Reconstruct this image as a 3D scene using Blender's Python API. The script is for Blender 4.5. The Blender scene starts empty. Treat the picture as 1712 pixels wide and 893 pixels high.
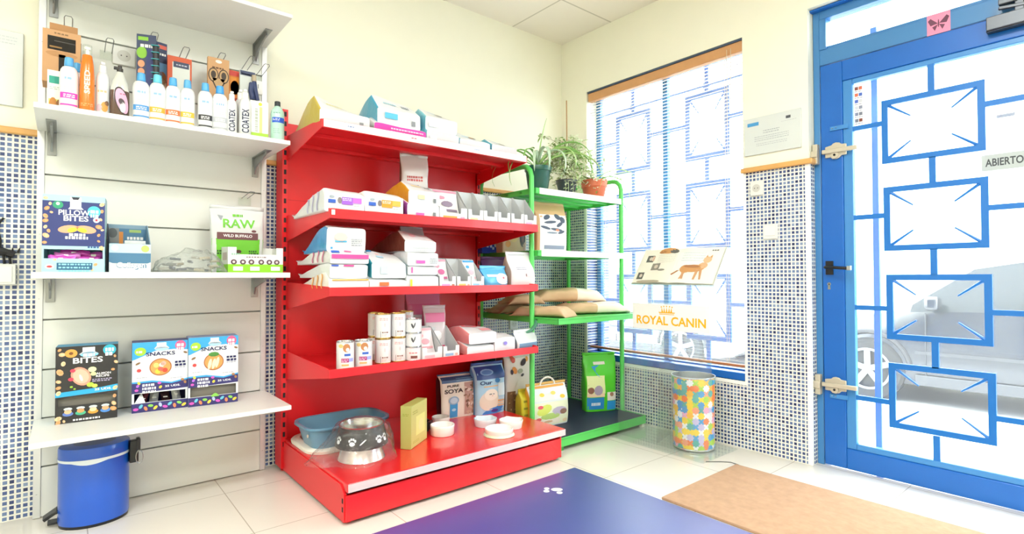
import bpy, bmesh, math, random
from mathutils import Vector, Matrix, noise
random.seed(7)
PI = math.pi
SKY_S, PANEL_W, EXPO = 11.0, 23.0, 0.5
C = bpy.context.scene.collection
# ------------------------------------------------------------------ camera model (photo frame 1712 x 893)
F_PX, YAW, PITCH, ROLL = 902.47, 0.692452, 0.01733448, -0.002345
_f = Vector((math.sin(YAW)*math.cos(PITCH), math.cos(YAW)*math.cos(PITCH), math.sin(PITCH)))
_r = Vector((math.cos(YAW), -math.sin(YAW), 0)); _u = _r.cross(_f)
CR = math.cos(ROLL)*_r + math.sin(ROLL)*_u; CU = -math.sin(ROLL)*_r + math.cos(ROLL)*_u; CF = _f
EYE = Vector((0, 0, 1.0))
def on(px, py, ax, val):
    """the point of the plane axis = val that the camera sees at a pixel of the photograph (for measuring places)"""
    d = CF + (px-856)/F_PX*CR - (py-446.5)/F_PX*CU
    return EYE + d*((val-EYE[ax])/d[ax])
def Xa(px, y, py=450): return on(px, py, 1, y).x
def Za(px, py, y): return on(px, py, 1, y).z
def Ya(px, x, py=450): return on(px, py, 0, x).y

# ------------------------------------------------------------------ materials
def lin(h):
    h = h.lstrip('#')
    c = [int(h[i:i+2], 16)/255 for i in (0, 2, 4)]
    return tuple(v/12.92 if v <= .04045 else ((v+.055)/1.055)**2.4 for v in c) + (1,)
MATS = {}
def M(hexc, rough=.5, metal=0., spec=.5, coat=0., trans=0., bump=0., var=0., alpha=1., sheen=0.):
    """a procedural material: Principled BSDF with optional noise variation and bump"""
    key = (hexc, rough, metal, spec, coat, trans, bump, var, alpha)
    if key in MATS: return MATS[key]
    m = bpy.data.materials.new('mat_%s_%d' % (hexc.strip('#'), len(MATS))); m.use_nodes = True
    nt = m.node_tree; b = nt.nodes['Principled BSDF']
    b.inputs['Base Color'].default_value = lin(hexc); b.inputs['Roughness'].default_value = rough
    b.inputs['Metallic'].default_value = metal; b.inputs['Specular IOR Level'].default_value = spec
    b.inputs['Coat Weight'].default_value = coat; b.inputs['Coat Roughness'].default_value = .08
    b.inputs['Transmission Weight'].default_value = trans; b.inputs['Alpha'].default_value = alpha
    if bump or var:
        tc = nt.nodes.new('ShaderNodeTexCoord'); n = nt.nodes.new('ShaderNodeTexNoise')
        n.inputs['Scale'].default_value = 30 if bump else 9; n.inputs['Detail'].default_value = 4
        nt.links.new(tc.outputs['Object'], n.inputs['Vector'])
        if bump:
            bp = nt.nodes.new('ShaderNodeBump'); bp.inputs['Strength'].default_value = bump; bp.inputs['Distance'].default_value = .01
            nt.links.new(n.outputs['Fac'], bp.inputs['Height']); nt.links.new(bp.outputs['Normal'], b.inputs['Normal'])
        if var:
            mx = nt.nodes.new('ShaderNodeMix'); mx.data_type = 'RGBA'
            c = lin(hexc); mx.inputs[6].default_value = tuple(v*(1-var) for v in c[:3])+(1,); mx.inputs[7].default_value = tuple(min(1, v*(1+var)) for v in c[:3])+(1,)
            nt.links.new(n.outputs['Fac'], mx.inputs[0]); nt.links.new(mx.outputs[2], b.inputs['Base Color'])
    MATS[key] = m
    return m
def N(nt, t, **kw):
    n = nt.nodes.new(t)
    for k, v in kw.items(): setattr(n, k, v)
    return n
def math_node(nt, op, a, b=None):
    n = N(nt, 'ShaderNodeMath', operation=op)
    for i, v in enumerate((a, b)):
        if v is None: continue
        if isinstance(v, (int, float)): n.inputs[i].default_value = v
        else: nt.links.new(v, n.inputs[i])
    return n.outputs[0]
def glass_mat(name, tint='#ffffff', refl=1.0, haze=0., hazecol='#ffffff', crinkle=0.):
    """thin clear sheet: mostly transparent, mirror-like by Fresnel, optional milky haze, a glare veil on window glass"""
    m = bpy.data.materials.new(name); m.use_nodes = True; nt = m.node_tree
    for n in list(nt.nodes):
        if n.type != 'OUTPUT_MATERIAL': nt.nodes.remove(n)
    out = nt.nodes['Material Output']
    tr = N(nt, 'ShaderNodeBsdfTransparent'); tr.inputs[0].default_value = lin(tint)
    gl = N(nt, 'ShaderNodeBsdfGlossy'); gl.inputs['Roughness'].default_value = .03
    lw = N(nt, 'ShaderNodeLayerWeight'); lw.inputs[0].default_value = .5
    if crinkle:
        tc = N(nt, 'ShaderNodeTexCoord'); nz = N(nt, 'ShaderNodeTexNoise'); nz.inputs['Scale'].default_value = 38; nz.inputs['Detail'].default_value = 3; nt.links.new(tc.outputs['Object'], nz.inputs['Vector'])
        bp = N(nt, 'ShaderNodeBump'); bp.inputs['Strength'].default_value = crinkle; bp.inputs['Distance'].default_value = .02; nt.links.new(nz.outputs['Fac'], bp.inputs['Height'])
        nt.links.new(bp.outputs['Normal'], gl.inputs['Normal']); nt.links.new(bp.outputs['Normal'], lw.inputs['Normal']); gl.inputs['Roughness'].default_value = .12
    fm = math_node(nt, 'MULTIPLY', math_node(nt, 'ADD', .03, math_node(nt, 'MULTIPLY', .6, math_node(nt, 'POWER', lw.outputs['Facing'], 5.))), refl)
    mx = N(nt, 'ShaderNodeMixShader'); nt.links.new(fm, mx.inputs[0]); nt.links.new(tr.outputs[0], mx.inputs[1]); nt.links.new(gl.outputs[0], mx.inputs[2])
    last = mx.outputs[0]
    if haze:
        tl = N(nt, 'ShaderNodeBsdfTranslucent'); tl.inputs[0].default_value = lin(hazecol)
        df = N(nt, 'ShaderNodeBsdfDiffuse'); df.inputs[0].default_value = lin(hazecol)
        ad = N(nt, 'ShaderNodeMixShader'); ad.inputs[0].default_value = .5
        nt.links.new(df.outputs[0], ad.inputs[1]); nt.links.new(tl.outputs[0], ad.inputs[2])
        m2 = N(nt, 'ShaderNodeMixShader'); m2.inputs[0].default_value = haze
        nt.links.new(last, m2.inputs[1]); nt.links.new(ad.outputs[0], m2.inputs[2]); last = m2.outputs[0]
    nt.links.new(last, out.inputs[0])
    return m
GLASS = glass_mat('window_glass', '#f4f8f8', 1.0, 0.02)
WGLASS = glass_mat('glare_veil_glass', '#f4f8f8', 1.0, 0.05)  # haze stands in for the glare that washes out the grille bars
ACRYLIC = glass_mat('clear_acrylic', '#fafdfc', 1.2, 0.04, '#ffffff')
FILM = glass_mat('clear_film', '#fdfdfd', 1.7, 0.045, '#ffffff', .8)
CRINK = glass_mat('crinkled_film', '#f8faf9', 2.0, 0.15, '#e4e8e6', .8)
CLEAR = glass_mat('clear_plastic', '#fcfefc', 1.6, 0.0, '#ffffff')

def mosaic_mat(name, axis, pitch=.0211, off=(0., 0.)):
    """small square ceramic tiles in white grout; axis 0: wall along x, axis 1: wall along y"""
    m = bpy.data.materials.new(name); m.use_nodes = True; nt = m.node_tree; b = nt.nodes['Principled BSDF']
    g = N(nt, 'ShaderNodeNewGeometry'); s = N(nt, 'ShaderNodeSeparateXYZ'); nt.links.new(g.outputs['Position'], s.inputs[0])
    U = math_node(nt, 'DIVIDE', math_node(nt, 'ADD', s.outputs[axis], off[0]), pitch)
    V = math_node(nt, 'DIVIDE', math_node(nt, 'ADD', s.outputs[2], off[1]), pitch)
    fu = math_node(nt, 'ABSOLUTE', math_node(nt, 'SUBTRACT', math_node(nt, 'FRACT', U), .5))
    fv = math_node(nt, 'ABSOLUTE', math_node(nt, 'SUBTRACT', math_node(nt, 'FRACT', V), .5))
    mk = math_node(nt, 'LESS_THAN', math_node(nt, 'MAXIMUM', fu, fv), .335)
    cm = N(nt, 'ShaderNodeCombineXYZ'); nt.links.new(math_node(nt, 'FLOOR', U), cm.inputs[0]); nt.links.new(math_node(nt, 'FLOOR', V), cm.inputs[1])
    wn = N(nt, 'ShaderNodeTexWhiteNoise', noise_dimensions='2D'); nt.links.new(cm.outputs[0], wn.inputs['Vector'])
    cr = N(nt, 'ShaderNodeValToRGB'); cr.color_ramp.interpolation = 'CONSTANT'
    el = cr.color_ramp.elements; el[0].color = lin('#3a4876'); el[0].position = 0
    el[1].color = lin('#4a5c8c'); el[1].position = .2
    for p, c in ((.42, '#586c9a'), (.62, '#6e84ac'), (.8, '#8496b8'), (.93, '#28335f')):
        e = el.new(p); e.color = lin(c)
    nt.links.new(wn.outputs['Value'], cr.inputs[0])
    mx = N(nt, 'ShaderNodeMix', data_type='RGBA'); mx.inputs[6].default_value = lin('#e6e6de')
    nt.links.new(mk, mx.inputs[0]); nt.links.new(cr.outputs[0], mx.inputs[7]); nt.links.new(mx.outputs[2], b.inputs['Base Color'])
    rr = math_node(nt, 'SUBTRACT', .75, math_node(nt, 'MULTIPLY', mk, .5)); nt.links.new(rr, b.inputs['Roughness'])
    return m
MOSAIC_X = mosaic_mat('mosaic_back', 0); MOSAIC_Y = mosaic_mat('mosaic_side', 1)

def grid_mat(name, base, line, px, py, ox, oy, width, rough, spec=.5, var=.02):
    """square panels (floor slabs, ceiling panels) with thin joints, in world x and y"""
    m = bpy.data.materials.new(name); m.use_nodes = True; nt = m.node_tree; b = nt.nodes['Principled BSDF']
    g = N(nt, 'ShaderNodeNewGeometry'); s = N(nt, 'ShaderNodeSeparateXYZ'); nt.links.new(g.outputs['Position'], s.inputs[0])
    def dist(o, off, p):
        q = math_node(nt, 'FRACT', math_node(nt, 'DIVIDE', math_node(nt, 'SUBTRACT', o, off), p))
        return math_node(nt, 'MULTIPLY', math_node(nt, 'SUBTRACT', .5, math_node(nt, 'ABSOLUTE', math_node(nt, 'SUBTRACT', q, .5))), p)
    d = math_node(nt, 'MINIMUM', dist(s.outputs[0], ox, px), dist(s.outputs[1], oy, py))
    mk = math_node(nt, 'LESS_THAN', d, width/2)
    nz = N(nt, 'ShaderNodeTexNoise'); nz.inputs['Scale'].default_value = 3.5; nz.inputs['Detail'].default_value = 5
    nt.links.new(g.outputs['Position'], nz.inputs['Vector'])
    c = lin(base)
    m0 = N(nt, 'ShaderNodeMix', data_type='RGBA'); m0.inputs[6].default_value = tuple(v*(1-var) for v in c[:3])+(1,); m0.inputs[7].default_value = tuple(min(1, v*(1+var)) for v in c[:3])+(1,)
    nt.links.new(nz.outputs['Fac'], m0.inputs[0])
    m1 = N(nt, 'ShaderNodeMix', data_type='RGBA'); nt.links.new(mk, m1.inputs[0]); nt.links.new(m0.outputs[2], m1.inputs[6]); m1.inputs[7].default_value = lin(line)
    nt.links.new(m1.outputs[2], b.inputs['Base Color']); b.inputs['Roughness'].default_value = rough; b.inputs['Specular IOR Level'].default_value = spec
    return m

# ------------------------------------------------------------------ mesh builder
WM = {}
_txt = {}
def refine(vs, fs, mx=.16):
    """triangles cut until no edge is long, so print can follow a curved face"""
    bm = bmesh.new(); bv = [bm.verts.new((x, y, 0)) for x, y in vs]
    for f in fs:
        try: bm.faces.new([bv[i] for i in f])
        except ValueError: pass
    bmesh.ops.remove_doubles(bm, verts=bm.verts[:], dist=1e-5); bmesh.ops.triangulate(bm, faces=bm.faces[:])
    for _ in range(4):
        es = [e for e in bm.edges if e.calc_length() > mx]
        if not es: break
        bmesh.ops.subdivide_edges(bm, edges=es, cuts=1); bmesh.ops.triangulate(bm, faces=[f for f in bm.faces if len(f.verts) > 3])
    bm.verts.index_update(); o = [(v.co.x, v.co.y) for v in bm.verts]; g = [tuple(v.index for v in f.verts) for f in bm.faces]; bm.free()
    return o, g
def text_data(s):
    """outline of a word in the built-in face: points, faces, width, height (unit cap height)"""
    if s in _txt: return _txt[s]
    cu = bpy.data.curves.new('word', 'FONT'); cu.body = s; cu.resolution_u = 3; cu.offset = .022
    ob = bpy.data.objects.new('word', cu); C.objects.link(ob); bpy.context.view_layer.update()
    me = bpy.data.meshes.new_from_object(ob.evaluated_get(bpy.context.evaluated_depsgraph_get()))
    vs = [(v.co.x, v.co.y) for v in me.vertices]; fs = [tuple(p.vertices) for p in me.polygons]
    bpy.data.objects.remove(ob); bpy.data.curves.remove(cu); bpy.data.meshes.remove(me)
    vs, fs = refine(vs, fs)
    x0 = min(v[0] for v in vs); x1 = max(v[0] for v in vs); y0 = min(v[1] for v in vs); y1 = max(v[1] for v in vs)
    vs = [((x-x0), (y-y0)) for x, y in vs]
    _txt[s] = (vs, fs, x1-x0, y1-y0)
    return _txt[s]
class MB:
    def __init__(s): s.v = []; s.f = []; s.m = []; s.sm = []; s.mats = []
    def mi(s, m):
        if m not in s.mats: s.mats.append(m)
        return s.mats.index(m)
    def add(s, vs, fs, m, smooth=False):
        o = len(s.v); k = s.mi(m) if not isinstance(m, list) else None
        s.v += [tuple(q) for q in vs]
        for i, f in enumerate(fs):
            s.f.append(tuple(o+a for a in f)); s.m.append(k if k is not None else s.mi(m[i])); s.sm.append(smooth)
        return s
    def box(s, x0, x1, y0, y1, z0, z1, m):
        vs = [(x, y, z) for z in (z0, z1) for y in (y0, y1) for x in (x0, x1)]
        return s.add(vs, [(0, 2, 3, 1), (4, 5, 7, 6), (0, 1, 5, 4), (1, 3, 7, 5), (3, 2, 6, 7), (2, 0, 4, 6)], m)
    def obox(s, c, ax, ay, az, m):
        """box with centre c and half-axis vectors"""
        c = Vector(c); ax, ay, az = Vector(ax), Vector(ay), Vector(az)
        vs = [c+i*ax+j*ay+k*az for k in (-1, 1) for j in (-1, 1) for i in (-1, 1)]
        return s.add(vs, [(0, 2, 3, 1), (4, 5, 7, 6), (0, 1, 5, 4), (1, 3, 7, 5), (3, 2, 6, 7), (2, 0, 4, 6)], m)
    def prism(s, pts, a0, a1, axis, m, caps=True):
        """polygon (2-D) extruded along an axis; the polygon lives in the two other axes in order"""
        def p3(p, a):
            q = list(p); q.insert(axis, a); return q
        n = len(pts); vs = [p3(p, a0) for p in pts]+[p3(p, a1) for p in pts]
        fs = [(i, (i+1) % n, n+(i+1) % n, n+i) for i in range(n)]
        if caps: fs += [tuple(range(n-1, -1, -1)), tuple(range(n, 2*n))]
        return s.add(vs, fs, m)
    def tube(s, path, r, m, n=8, closed=False, taper=None):
        path = [Vector(p) for p in path]; L = len(path); vs = []; ref = None
        for i, p in enumerate(path):
            a = path[(i-1) % L] if closed or i else p; b = path[(i+1) % L] if closed or i < L-1 else p
            t = (b-a).normalized() if (b-a).length > 1e-9 else Vector((0, 0, 1))
            if ref is None:
                ref = Vector((0, 0, 1)) if abs(t.z) < .9 else Vector((1, 0, 0))
            sd = t.cross(ref)
            if sd.length < 1e-6: sd = t.orthogonal()
            sd.normalize(); up = sd.cross(t); ref = up
            rr = r if taper is None else r*taper(i/(L-1))
            vs += [p+rr*(math.cos(2*PI*k/n)*sd+math.sin(2*PI*k/n)*up) for k in range(n)]
        fs = [(i*n+k, i*n+(k+1) % n, ((i+1) % L)*n+(k+1) % n, ((i+1) % L)*n+k) for i in range(L if closed else L-1) for k in range(n)]
        if not closed: fs += [tuple(range(n-1, -1, -1)), tuple((L-1)*n+k for k in range(n))]
        return s.add(vs, fs, m, True)
    def lathe(s, prof, m, n=28, c=(0, 0, 0), sx=1., sy=1., cap=True):
        """prof: (radius, z[, material]) rows bottom to top"""
        vs = []
        for p in prof: vs += [(c[0]+p[0]*sx*math.cos(2*PI*k/n), c[1]+p[0]*sy*math.sin(2*PI*k/n), c[2]+p[1]) for k in range(n)]
        fs = []; ms = []
        for i in range(len(prof)-1):
            mm = prof[i][2] if len(prof[i]) > 2 else m
            for k in range(n): fs.append((i*n+k, i*n+(k+1) % n, (i+1)*n+(k+1) % n, (i+1)*n+k)); ms.append(mm)
        if cap:
            fs += [tuple(range(n-1, -1, -1)), tuple((len(prof)-1)*n+k for k in range(n))]; ms += [m, prof[-1][2] if len(prof[-1]) > 2 else m]
        return s.add(vs, fs, ms, True)
    def sheet(s, fn, nu, nv, m, smooth=True, wrap=False):
        """grid of fn(a, b), a and b in 0..1"""
        vs = [fn(i/nu, j/nv) for j in range(nv+1) for i in range(nu+1)]
        fs = [(j*(nu+1)+i, j*(nu+1)+i+1, (j+1)*(nu+1)+i+1, (j+1)*(nu+1)+i) for j in range(nv) for i in range(nu)]
        return s.add(vs, fs, m, smooth)
    # ---- printing on a face: fn(u, v) -> point
    def patch(s, fn, u0, u1, v0, v1, m, nu=4, nv=4):
        return s.sheet(lambda a, b: fn(u0+(u1-u0)*a, v0+(v1-v0)*b), nu, nv, m)
    def blob(s, fn, u, v, ru, rv, m, n=16, rot=0., k=1., jag=0.):
        cr, sr = math.cos(rot), math.sin(rot); vs = [fn(u, v)]; R = 1 if max(ru, rv) < .006 else 3
        for t in range(1, R+1):
            for i in range(n):
                a = 2*PI*i/n; q = (1+jag*(1 if i % 2 else -1))*t/R
                x, y = ru*q*math.cos(a), rv*q*math.sin(a); vs.append(fn(u+cr*x-sr*y, v+sr*x+cr*y))
        fs = [(0, 1+i, 1+(i+1) % n) for i in range(n)]
        for t in range(R-1): fs += [(1+t*n+i, 1+(t+1)*n+i, 1+(t+1)*n+(i+1) % n, 1+t*n+(i+1) % n) for i in range(n)]
        return s.add(vs, fs, m, True)
    def poly(s, fn, pts, m):
        return s.add([fn(*p) for p in pts], [tuple(range(len(pts)))], m)
    def word(s, fn, text, u, v, h, m, wid=None, rot=0., slant=0.):
        """text centred on (u, v), cap height h, optional forced width, rotation"""
        vs, fs, w, hh = text_data(text); k = h/hh; kx = k if wid is None else wid/w
        cr, sr = math.cos(rot), math.sin(rot); out = []
        for x, y in vs:
            a, b = (x-w/2)*kx, (y-hh/2)*k; a += slant*b
            out.append(fn(u+cr*a-sr*b, v+sr*a+cr*b))
        return s.add(out, fs, m)
    def lines(s, fn, u0, u1, v, m, rows=2, h=.003, gap=.003, seed=0):
        """rows of small illegible print: short dashes"""
        rnd = random.Random(seed)
        for r in range(rows):
            u = u0; vv = v-r*(h+gap)
            while u < u1-.004:
                l = min(rnd.uniform(.004, .014), u1-u); s.patch(fn, u, u+l, vv-h, vv, m, 1, 1); u += l+.003
        return s
    def build(s, name, parent=None, origin=None, local=False, bevel=0., seg=2, sharp=38, subd=0):
        me = bpy.data.meshes.new(name)
        base = Matrix.Identity(4)
        if parent is not None: base = WM[parent]
        elif origin is not None: base = Matrix.Translation(origin)
        vs = s.v
        if not local:
            inv = base.inverted(); vs = [inv @ Vector(v) for v in s.v]
        me.from_pydata(vs, [], s.f); me.update()
        for m in s.mats: me.materials.append(m)
        for p, k, sm in zip(me.polygons, s.m, s.sm): p.material_index = k; p.use_smooth = True if bevel else sm
        bm = bmesh.new(); bm.from_mesh(me)
        ca = math.radians(sharp)
        for e in bm.edges:
            if len(e.link_faces) == 2 and e.link_faces[0].normal.length > 0 and e.link_faces[1].normal.length > 0:
                if e.calc_face_angle(0) > ca: e.smooth = False
        bm.to_mesh(me); bm.free()
        o = bpy.data.objects.new(name, me); C.objects.link(o)
        if parent is not None: o.parent = parent; WM[o] = base
        else: o.matrix_world = base; WM[o] = base
        if subd:
            md = o.modifiers.new('round', 'SUBSURF'); md.levels = subd; md.render_levels = subd
        if bevel:
            md = o.modifiers.new('edge', 'BEVEL'); md.width = bevel; md.segments = seg; md.limit_method = 'ANGLE'; md.angle_limit = math.radians(40)
            md.harden_normals = False
        return o
def tag(o, label, cat, group=None, kind=None):
    if label: o['label'] = label
    if cat: o['category'] = cat
    if group: o['group'] = group
    if kind: o['kind'] = kind
    return o
def thing(name, label, cat, loc=(0, 0, 0), rotz=0., group=None, rot=None):
    o = bpy.data.objects.new(name, None); o.empty_display_size = .05; C.objects.link(o)
    R = Matrix.Rotation(rotz, 4, 'Z') if rot is None else rot
    o.matrix_world = Matrix.Translation(loc) @ R; WM[o] = o.matrix_world.copy()
    return tag(o, label, cat, group)
def struct(o, label=None, cat=None):
    o['kind'] = 'structure'
    if label: o['label'] = label
    if cat: o['category'] = cat
    return o
def dup(src, loc, rotz=0., label=None, group=None):
    def cp(o, par):
        c = o.copy(); C.objects.link(c); c.parent = par
        for ch in list(o.children): cp(ch, c)
        return c
    c = cp(src, None)
    c.matrix_world = Matrix.Translation(loc) @ Matrix.Rotation(rotz, 4, 'Z'); WM[c] = c.matrix_world.copy()
    if label: c['label'] = label
    if group: c['group'] = group
    return c
WHITE = M('#f2f2ee', .45)
# ================================================================== the room
RW, BW, CE = 3.04, 3.04, 2.845           # right wall x, back wall y, ceiling z
CREAM = M('#f2f1df', .6, var=.015, spec=.3)
WOODTRIM = M('#d9a560', .45, var=.12)
FLOOR_M = grid_mat('floor_tiles', '#e3ded3', '#b5ad9f', .5, .5, .08, .28, .004, .12, .5, .03)
CEIL_M = grid_mat('ceiling_panels', '#efe9dd', '#c9c3b4', .6, .6, 2.533, 2.533, .012, .8, .2, .01)
struct(MB().box(-3, 3.3, -2.6, 3.29, -.1, 0, FLOOR_M).build('floor'), 'pale glossy cream floor tiles', 'floor')
struct(MB().box(-3.1, 3.3, -2.7, 3.3, CE, CE+.1, CEIL_M).build('ceiling'), 'white panel ceiling with thin grid lines', 'ceiling')
TR0, TR1 = 1.595, 1.622
b = MB().box(-3.1, 3.3, BW, BW+.25, TR0, CE, CREAM).box(-3.1, 3.3, BW, BW+.25, 0, TR0, MOSAIC_X)
struct(b.build('wall_back'), 'cream wall above blue mosaic tiles behind the shelving', 'wall')
struct(MB().box(-3.25, -3, -2.7, 3.3, 0, CE, CREAM).build('wall_left'), 'cream wall on the left', 'wall')
struct(MB().box(-3.1, 3.3, -2.85, -2.6, 0, CE, CREAM).build('wall_front'), 'cream wall behind the viewer', 'wall')
# right wall with window and door openings
WY0, WY1, WZ0, WZ1 = 1.552, 2.775, .388, 2.397
DY0, DY1, DZ1 = -.02, 1.192, 2.425
WT = .25
b = MB()
def wall_seg(y0, y1, z0, z1):
    if z0 < TR0: b.box(RW, RW+WT, y0, y1, z0, min(z1, TR0), MOSAIC_Y)
    if z1 > TR0: b.box(RW, RW+WT, y0, y1, max(z0, TR0), z1, CREAM)
wall_seg(WY1, 3.04, 0, CE); wall_seg(WY0, WY1, 0, WZ0); wall_seg(WY0, WY1, WZ1, CE)
wall_seg(DY1, WY0, 0, CE); wall_seg(DY0, DY1, DZ1, CE); wall_seg(-2.7, DY0, 0, CE)
# reveal faces of the pilaster at the door: mosaic running in x
b.box(RW+.0005, RW+.07, DY1-.0012, DY1, 0, TR0, MOSAIC_X)
struct(b.build('wall_right'), 'mosaic and cream wall with the window and the blue door', 'wall')
# wood trims and white edge strips
struct(MB().box(-3, 3.0, BW-.022, BW, TR0, TR1, WOODTRIM).build('trim_1', bevel=.006), 'orange wood dado trim on the back wall', 'trim')
b = MB().box(RW-.022, RW, DY1-.012, WY0+.008, TR0-.002, TR1, WOODTRIM).box(RW-.022, RW+.045, DY1-.022, DY1-.001, TR0-.002, TR1, WOODTRIM)
struct(b.build('trim_2', bevel=.006), 'orange wood dado trim between window and door', 'trim')
EDGE = M('#f6f6f2', .4)
struct(MB().box(RW-.004, RW+.012, DY1-.004, DY1+.02, 0, TR0, EDGE).build('trim_3', bevel=.002), 'white edge strip on the mosaic corner beside the door', 'trim')
b = MB().box(RW-.004, RW+.004, WY1, WY1+.022, WZ0-.02, TR0, EDGE).box(RW-.004, RW+.06, WY0, WY1+.022, WZ0-.022, WZ0, EDGE).box(RW-.003, RW+.01, WY0-.016, WY0, WZ0-.022, TR0, EDGE)
struct(b.build('trim_4', bevel=.0015), 'white edge strips around the window opening', 'trim')
# ------------------------------------------------------------------ window
BLUE = M('#0d63bb', .36, coat=.08, var=.05)
BLUEF = M('#3f7fb8', .38, coat=.2, var=.06)  # frame blue lightened in its colour for the glare it catches
t = thing('window_1', 'tall window with blue frame and blue steel grille behind blinds', 'window', (RW, (WY0+WY1)/2, WZ0)); struct(t)
GX = RW+.20
f = MB()
for y0, y1, z0, z1 in ((WY0, WY0+.04, WZ0, WZ1), (WY1-.04, WY1, WZ0, WZ1), (WY0, WY1, WZ0, WZ0+.05), (WY0, WY1, WZ1-.04, WZ1)):
    f.box(RW+.11, RW+.15, y0, y1, z0, z1, BLUEF)
f.box(RW+.11, RW+.15, Ya(1120, RW+.13), Ya(1112, RW+.13), WZ0, WZ1, BLUEF)
f.build('window_frame', t, bevel=.003)
MB().box(RW+.128, RW+.132, WY0+.03, WY1-.03, WZ0+.04, WZ1-.03, WGLASS).build('pane', t)
MB().box(RW+.062, RW+.24, WY0+.002, WY1-.002, WZ0+.001, WZ0+.03, BLUE).box(RW+.004, RW+.07, WY0+.002, WY1-.002, WZ0+.001, WZ0+.045, BLUE).build('window_sill', t, bevel=.003)
# grille: boxes joined by short bars, measured on the plane outside the pane
g = MB(); GB = M('#2a6ec6', .4, coat=.2)
def bar(mb, x, a, c, w, m, th=.012):
    """flat bar between two (y, z) points"""
    a, c = Vector((x, a[0], a[1])), Vector((x, c[0], c[1])); d = c-a; L = d.length/2; d.normalize()
    nrm = Vector((1, 0, 0)).cross(d)
    mb.obox((a+c)/2, d*(L+w*.0), nrm*(w/2), Vector((th/2, 0, 0)), m)
def gp(px, py, x=GX): q = on(px, py, 0, x); return (q.y, q.z)
def grille_box(mb, x, y0, y1, z0, z1, w, m, prong=.27):
    mb.box(x-.007, x+.007, y0, y1, z1-w, z1, m).box(x-.007, x+.007, y0, y1, z0, z0+w, m)
    mb.box(x-.007, x+.007, y0, y0+w, z0+w, z1-w, m).box(x-.007, x+.007, y1-w, y1, z0+w, z1-w, m)
    yi0, yi1, zi0, zi1 = y0+w, y1-w, z0+w, z1-w; yc, zc = (yi0+yi1)/2, (zi0+zi1)/2
    for yy, zz in ((yi0, zi0), (yi0, zi1), (yi1, zi0), (yi1, zi1)):
        e = Vector((x, yy+(yc-yy)*2*prong, zz+(zc-zz)*2*prong))
        mb.tube([(x, yy, zz), (x, (yy+e.y)/2, (zz+e.z)/2), e], .0075, m, 8, taper=lambda s: 1.-.5*s)
yA0, yA1 = gp(1089, 300)[0], gp(1031, 300)[0]; yB0, yB1 = gp(1221, 300)[0], gp(1147, 300)[0]
rows = [(gp(1089.4, 282)[1], gp(1088.7, 179.5)[1]), (gp(1089, 420)[1], gp(1089.4, 317)[1]), (gp(1089, 560)[1], gp(1089, 458)[1])]
for z0, z1 in rows:
    for y0, y1 in ((yA0, yA1), (yB0, yB1)): grille_box(g, GX, y0, y1, z0, z1, .034, GB)
    zc = (z0+z1)/2+.02
    g.box(GX-.006, GX+.006, yA1, WY1+.05, zc-.013, zc+.013, GB).box(GX-.006, GX+.006, yB1, yA0, zc-.013, zc+.013, GB).box(GX-.006, GX+.006, WY0-.05, yB0, zc-.013, zc+.013, GB)
for y0, y1 in ((yA0, yA1), (yB0, yB1)):
    yc = (y0+y1)/2; zs = [WZ1]+[z for r in rows for z in (r[1], r[0])]+[WZ0]
    for i in range(0, len(zs), 2): g.box(GX-.006, GX+.006, yc-.014, yc+.014, zs[i+1], zs[i], GB)
    g.box(GX-.012, GX+.012, yc-.02, yc+.02, WZ1-.16, WZ1-.13, GB)
g.box(GX-.006, GX+.006, WY0, WY1, WZ1-.15, WZ1-.135, GB)
g.build('grille', t)
# venetian blind
t = thing('venetian_blind', 'wooden venetian blind with open slats covering the window', 'blind', (RW+.04, (WY0+WY1)/2, WZ0))
SL = M('#f0e8dc', .5)  # wood slats coloured near white to stand for overexposed daylight
MB().box(RW+.012, RW+.055, WY0+.006, WY1-.006, WZ1-.075, WZ1-.012, M('#cf9a68', .45, var=.12)).build('headrail', t, bevel=.004)
MB().box(RW+.006, RW+.06, WY0+.004, WY1-.004, WZ1-.012, WZ1-.0005, M('#3f5068', .5)).build('mounting_strip', t)
MB().box(RW+.016, RW+.05, WY0+.01, WY1-.01, WZ0+.075, WZ0+.09, M('#b0704a', .5, var=.1)).build('bottom_rail', t, bevel=.003)
s = MB(); z = WZ0+.108
while z < WZ1-.085:
    s.add([(RW+.025, WY0+.012, z+.0008), (RW+.025, WY1-.012, z+.0008), (RW+.037, WY0+.012, z-.0008), (RW+.037, WY1-.012, z-.0008)], [(0, 1, 3, 2)], SL); z += .0215
o = s.build('slats', t)
md = o.modifiers.new('thick', 'SOLIDIFY'); md.thickness = .001
c = MB()
for yy in (WY0+.12, (WY0+WY1)/2+.05, WY1-.14):
    for xx in (RW+.0185, RW+.046): c.tube([(xx, yy, WZ0+.09), (xx, yy, WZ1-.08)], .0011, M('#d9c9ac', .7), 5)
c.build('ladder_cords', t)
MB().tube([(RW+.008, WY0+.1, WZ1-.04), (RW+.006, WY0+.1, WZ1-.5)], .002, M('#d9c9ac', .7), 6).tube([(RW+.008, WY0+.075, WZ1-.04), (RW+.006, WY0+.08, WZ1-.42)], .002, M('#d9c9ac', .7), 6).build('pull_cord', t)
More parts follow.
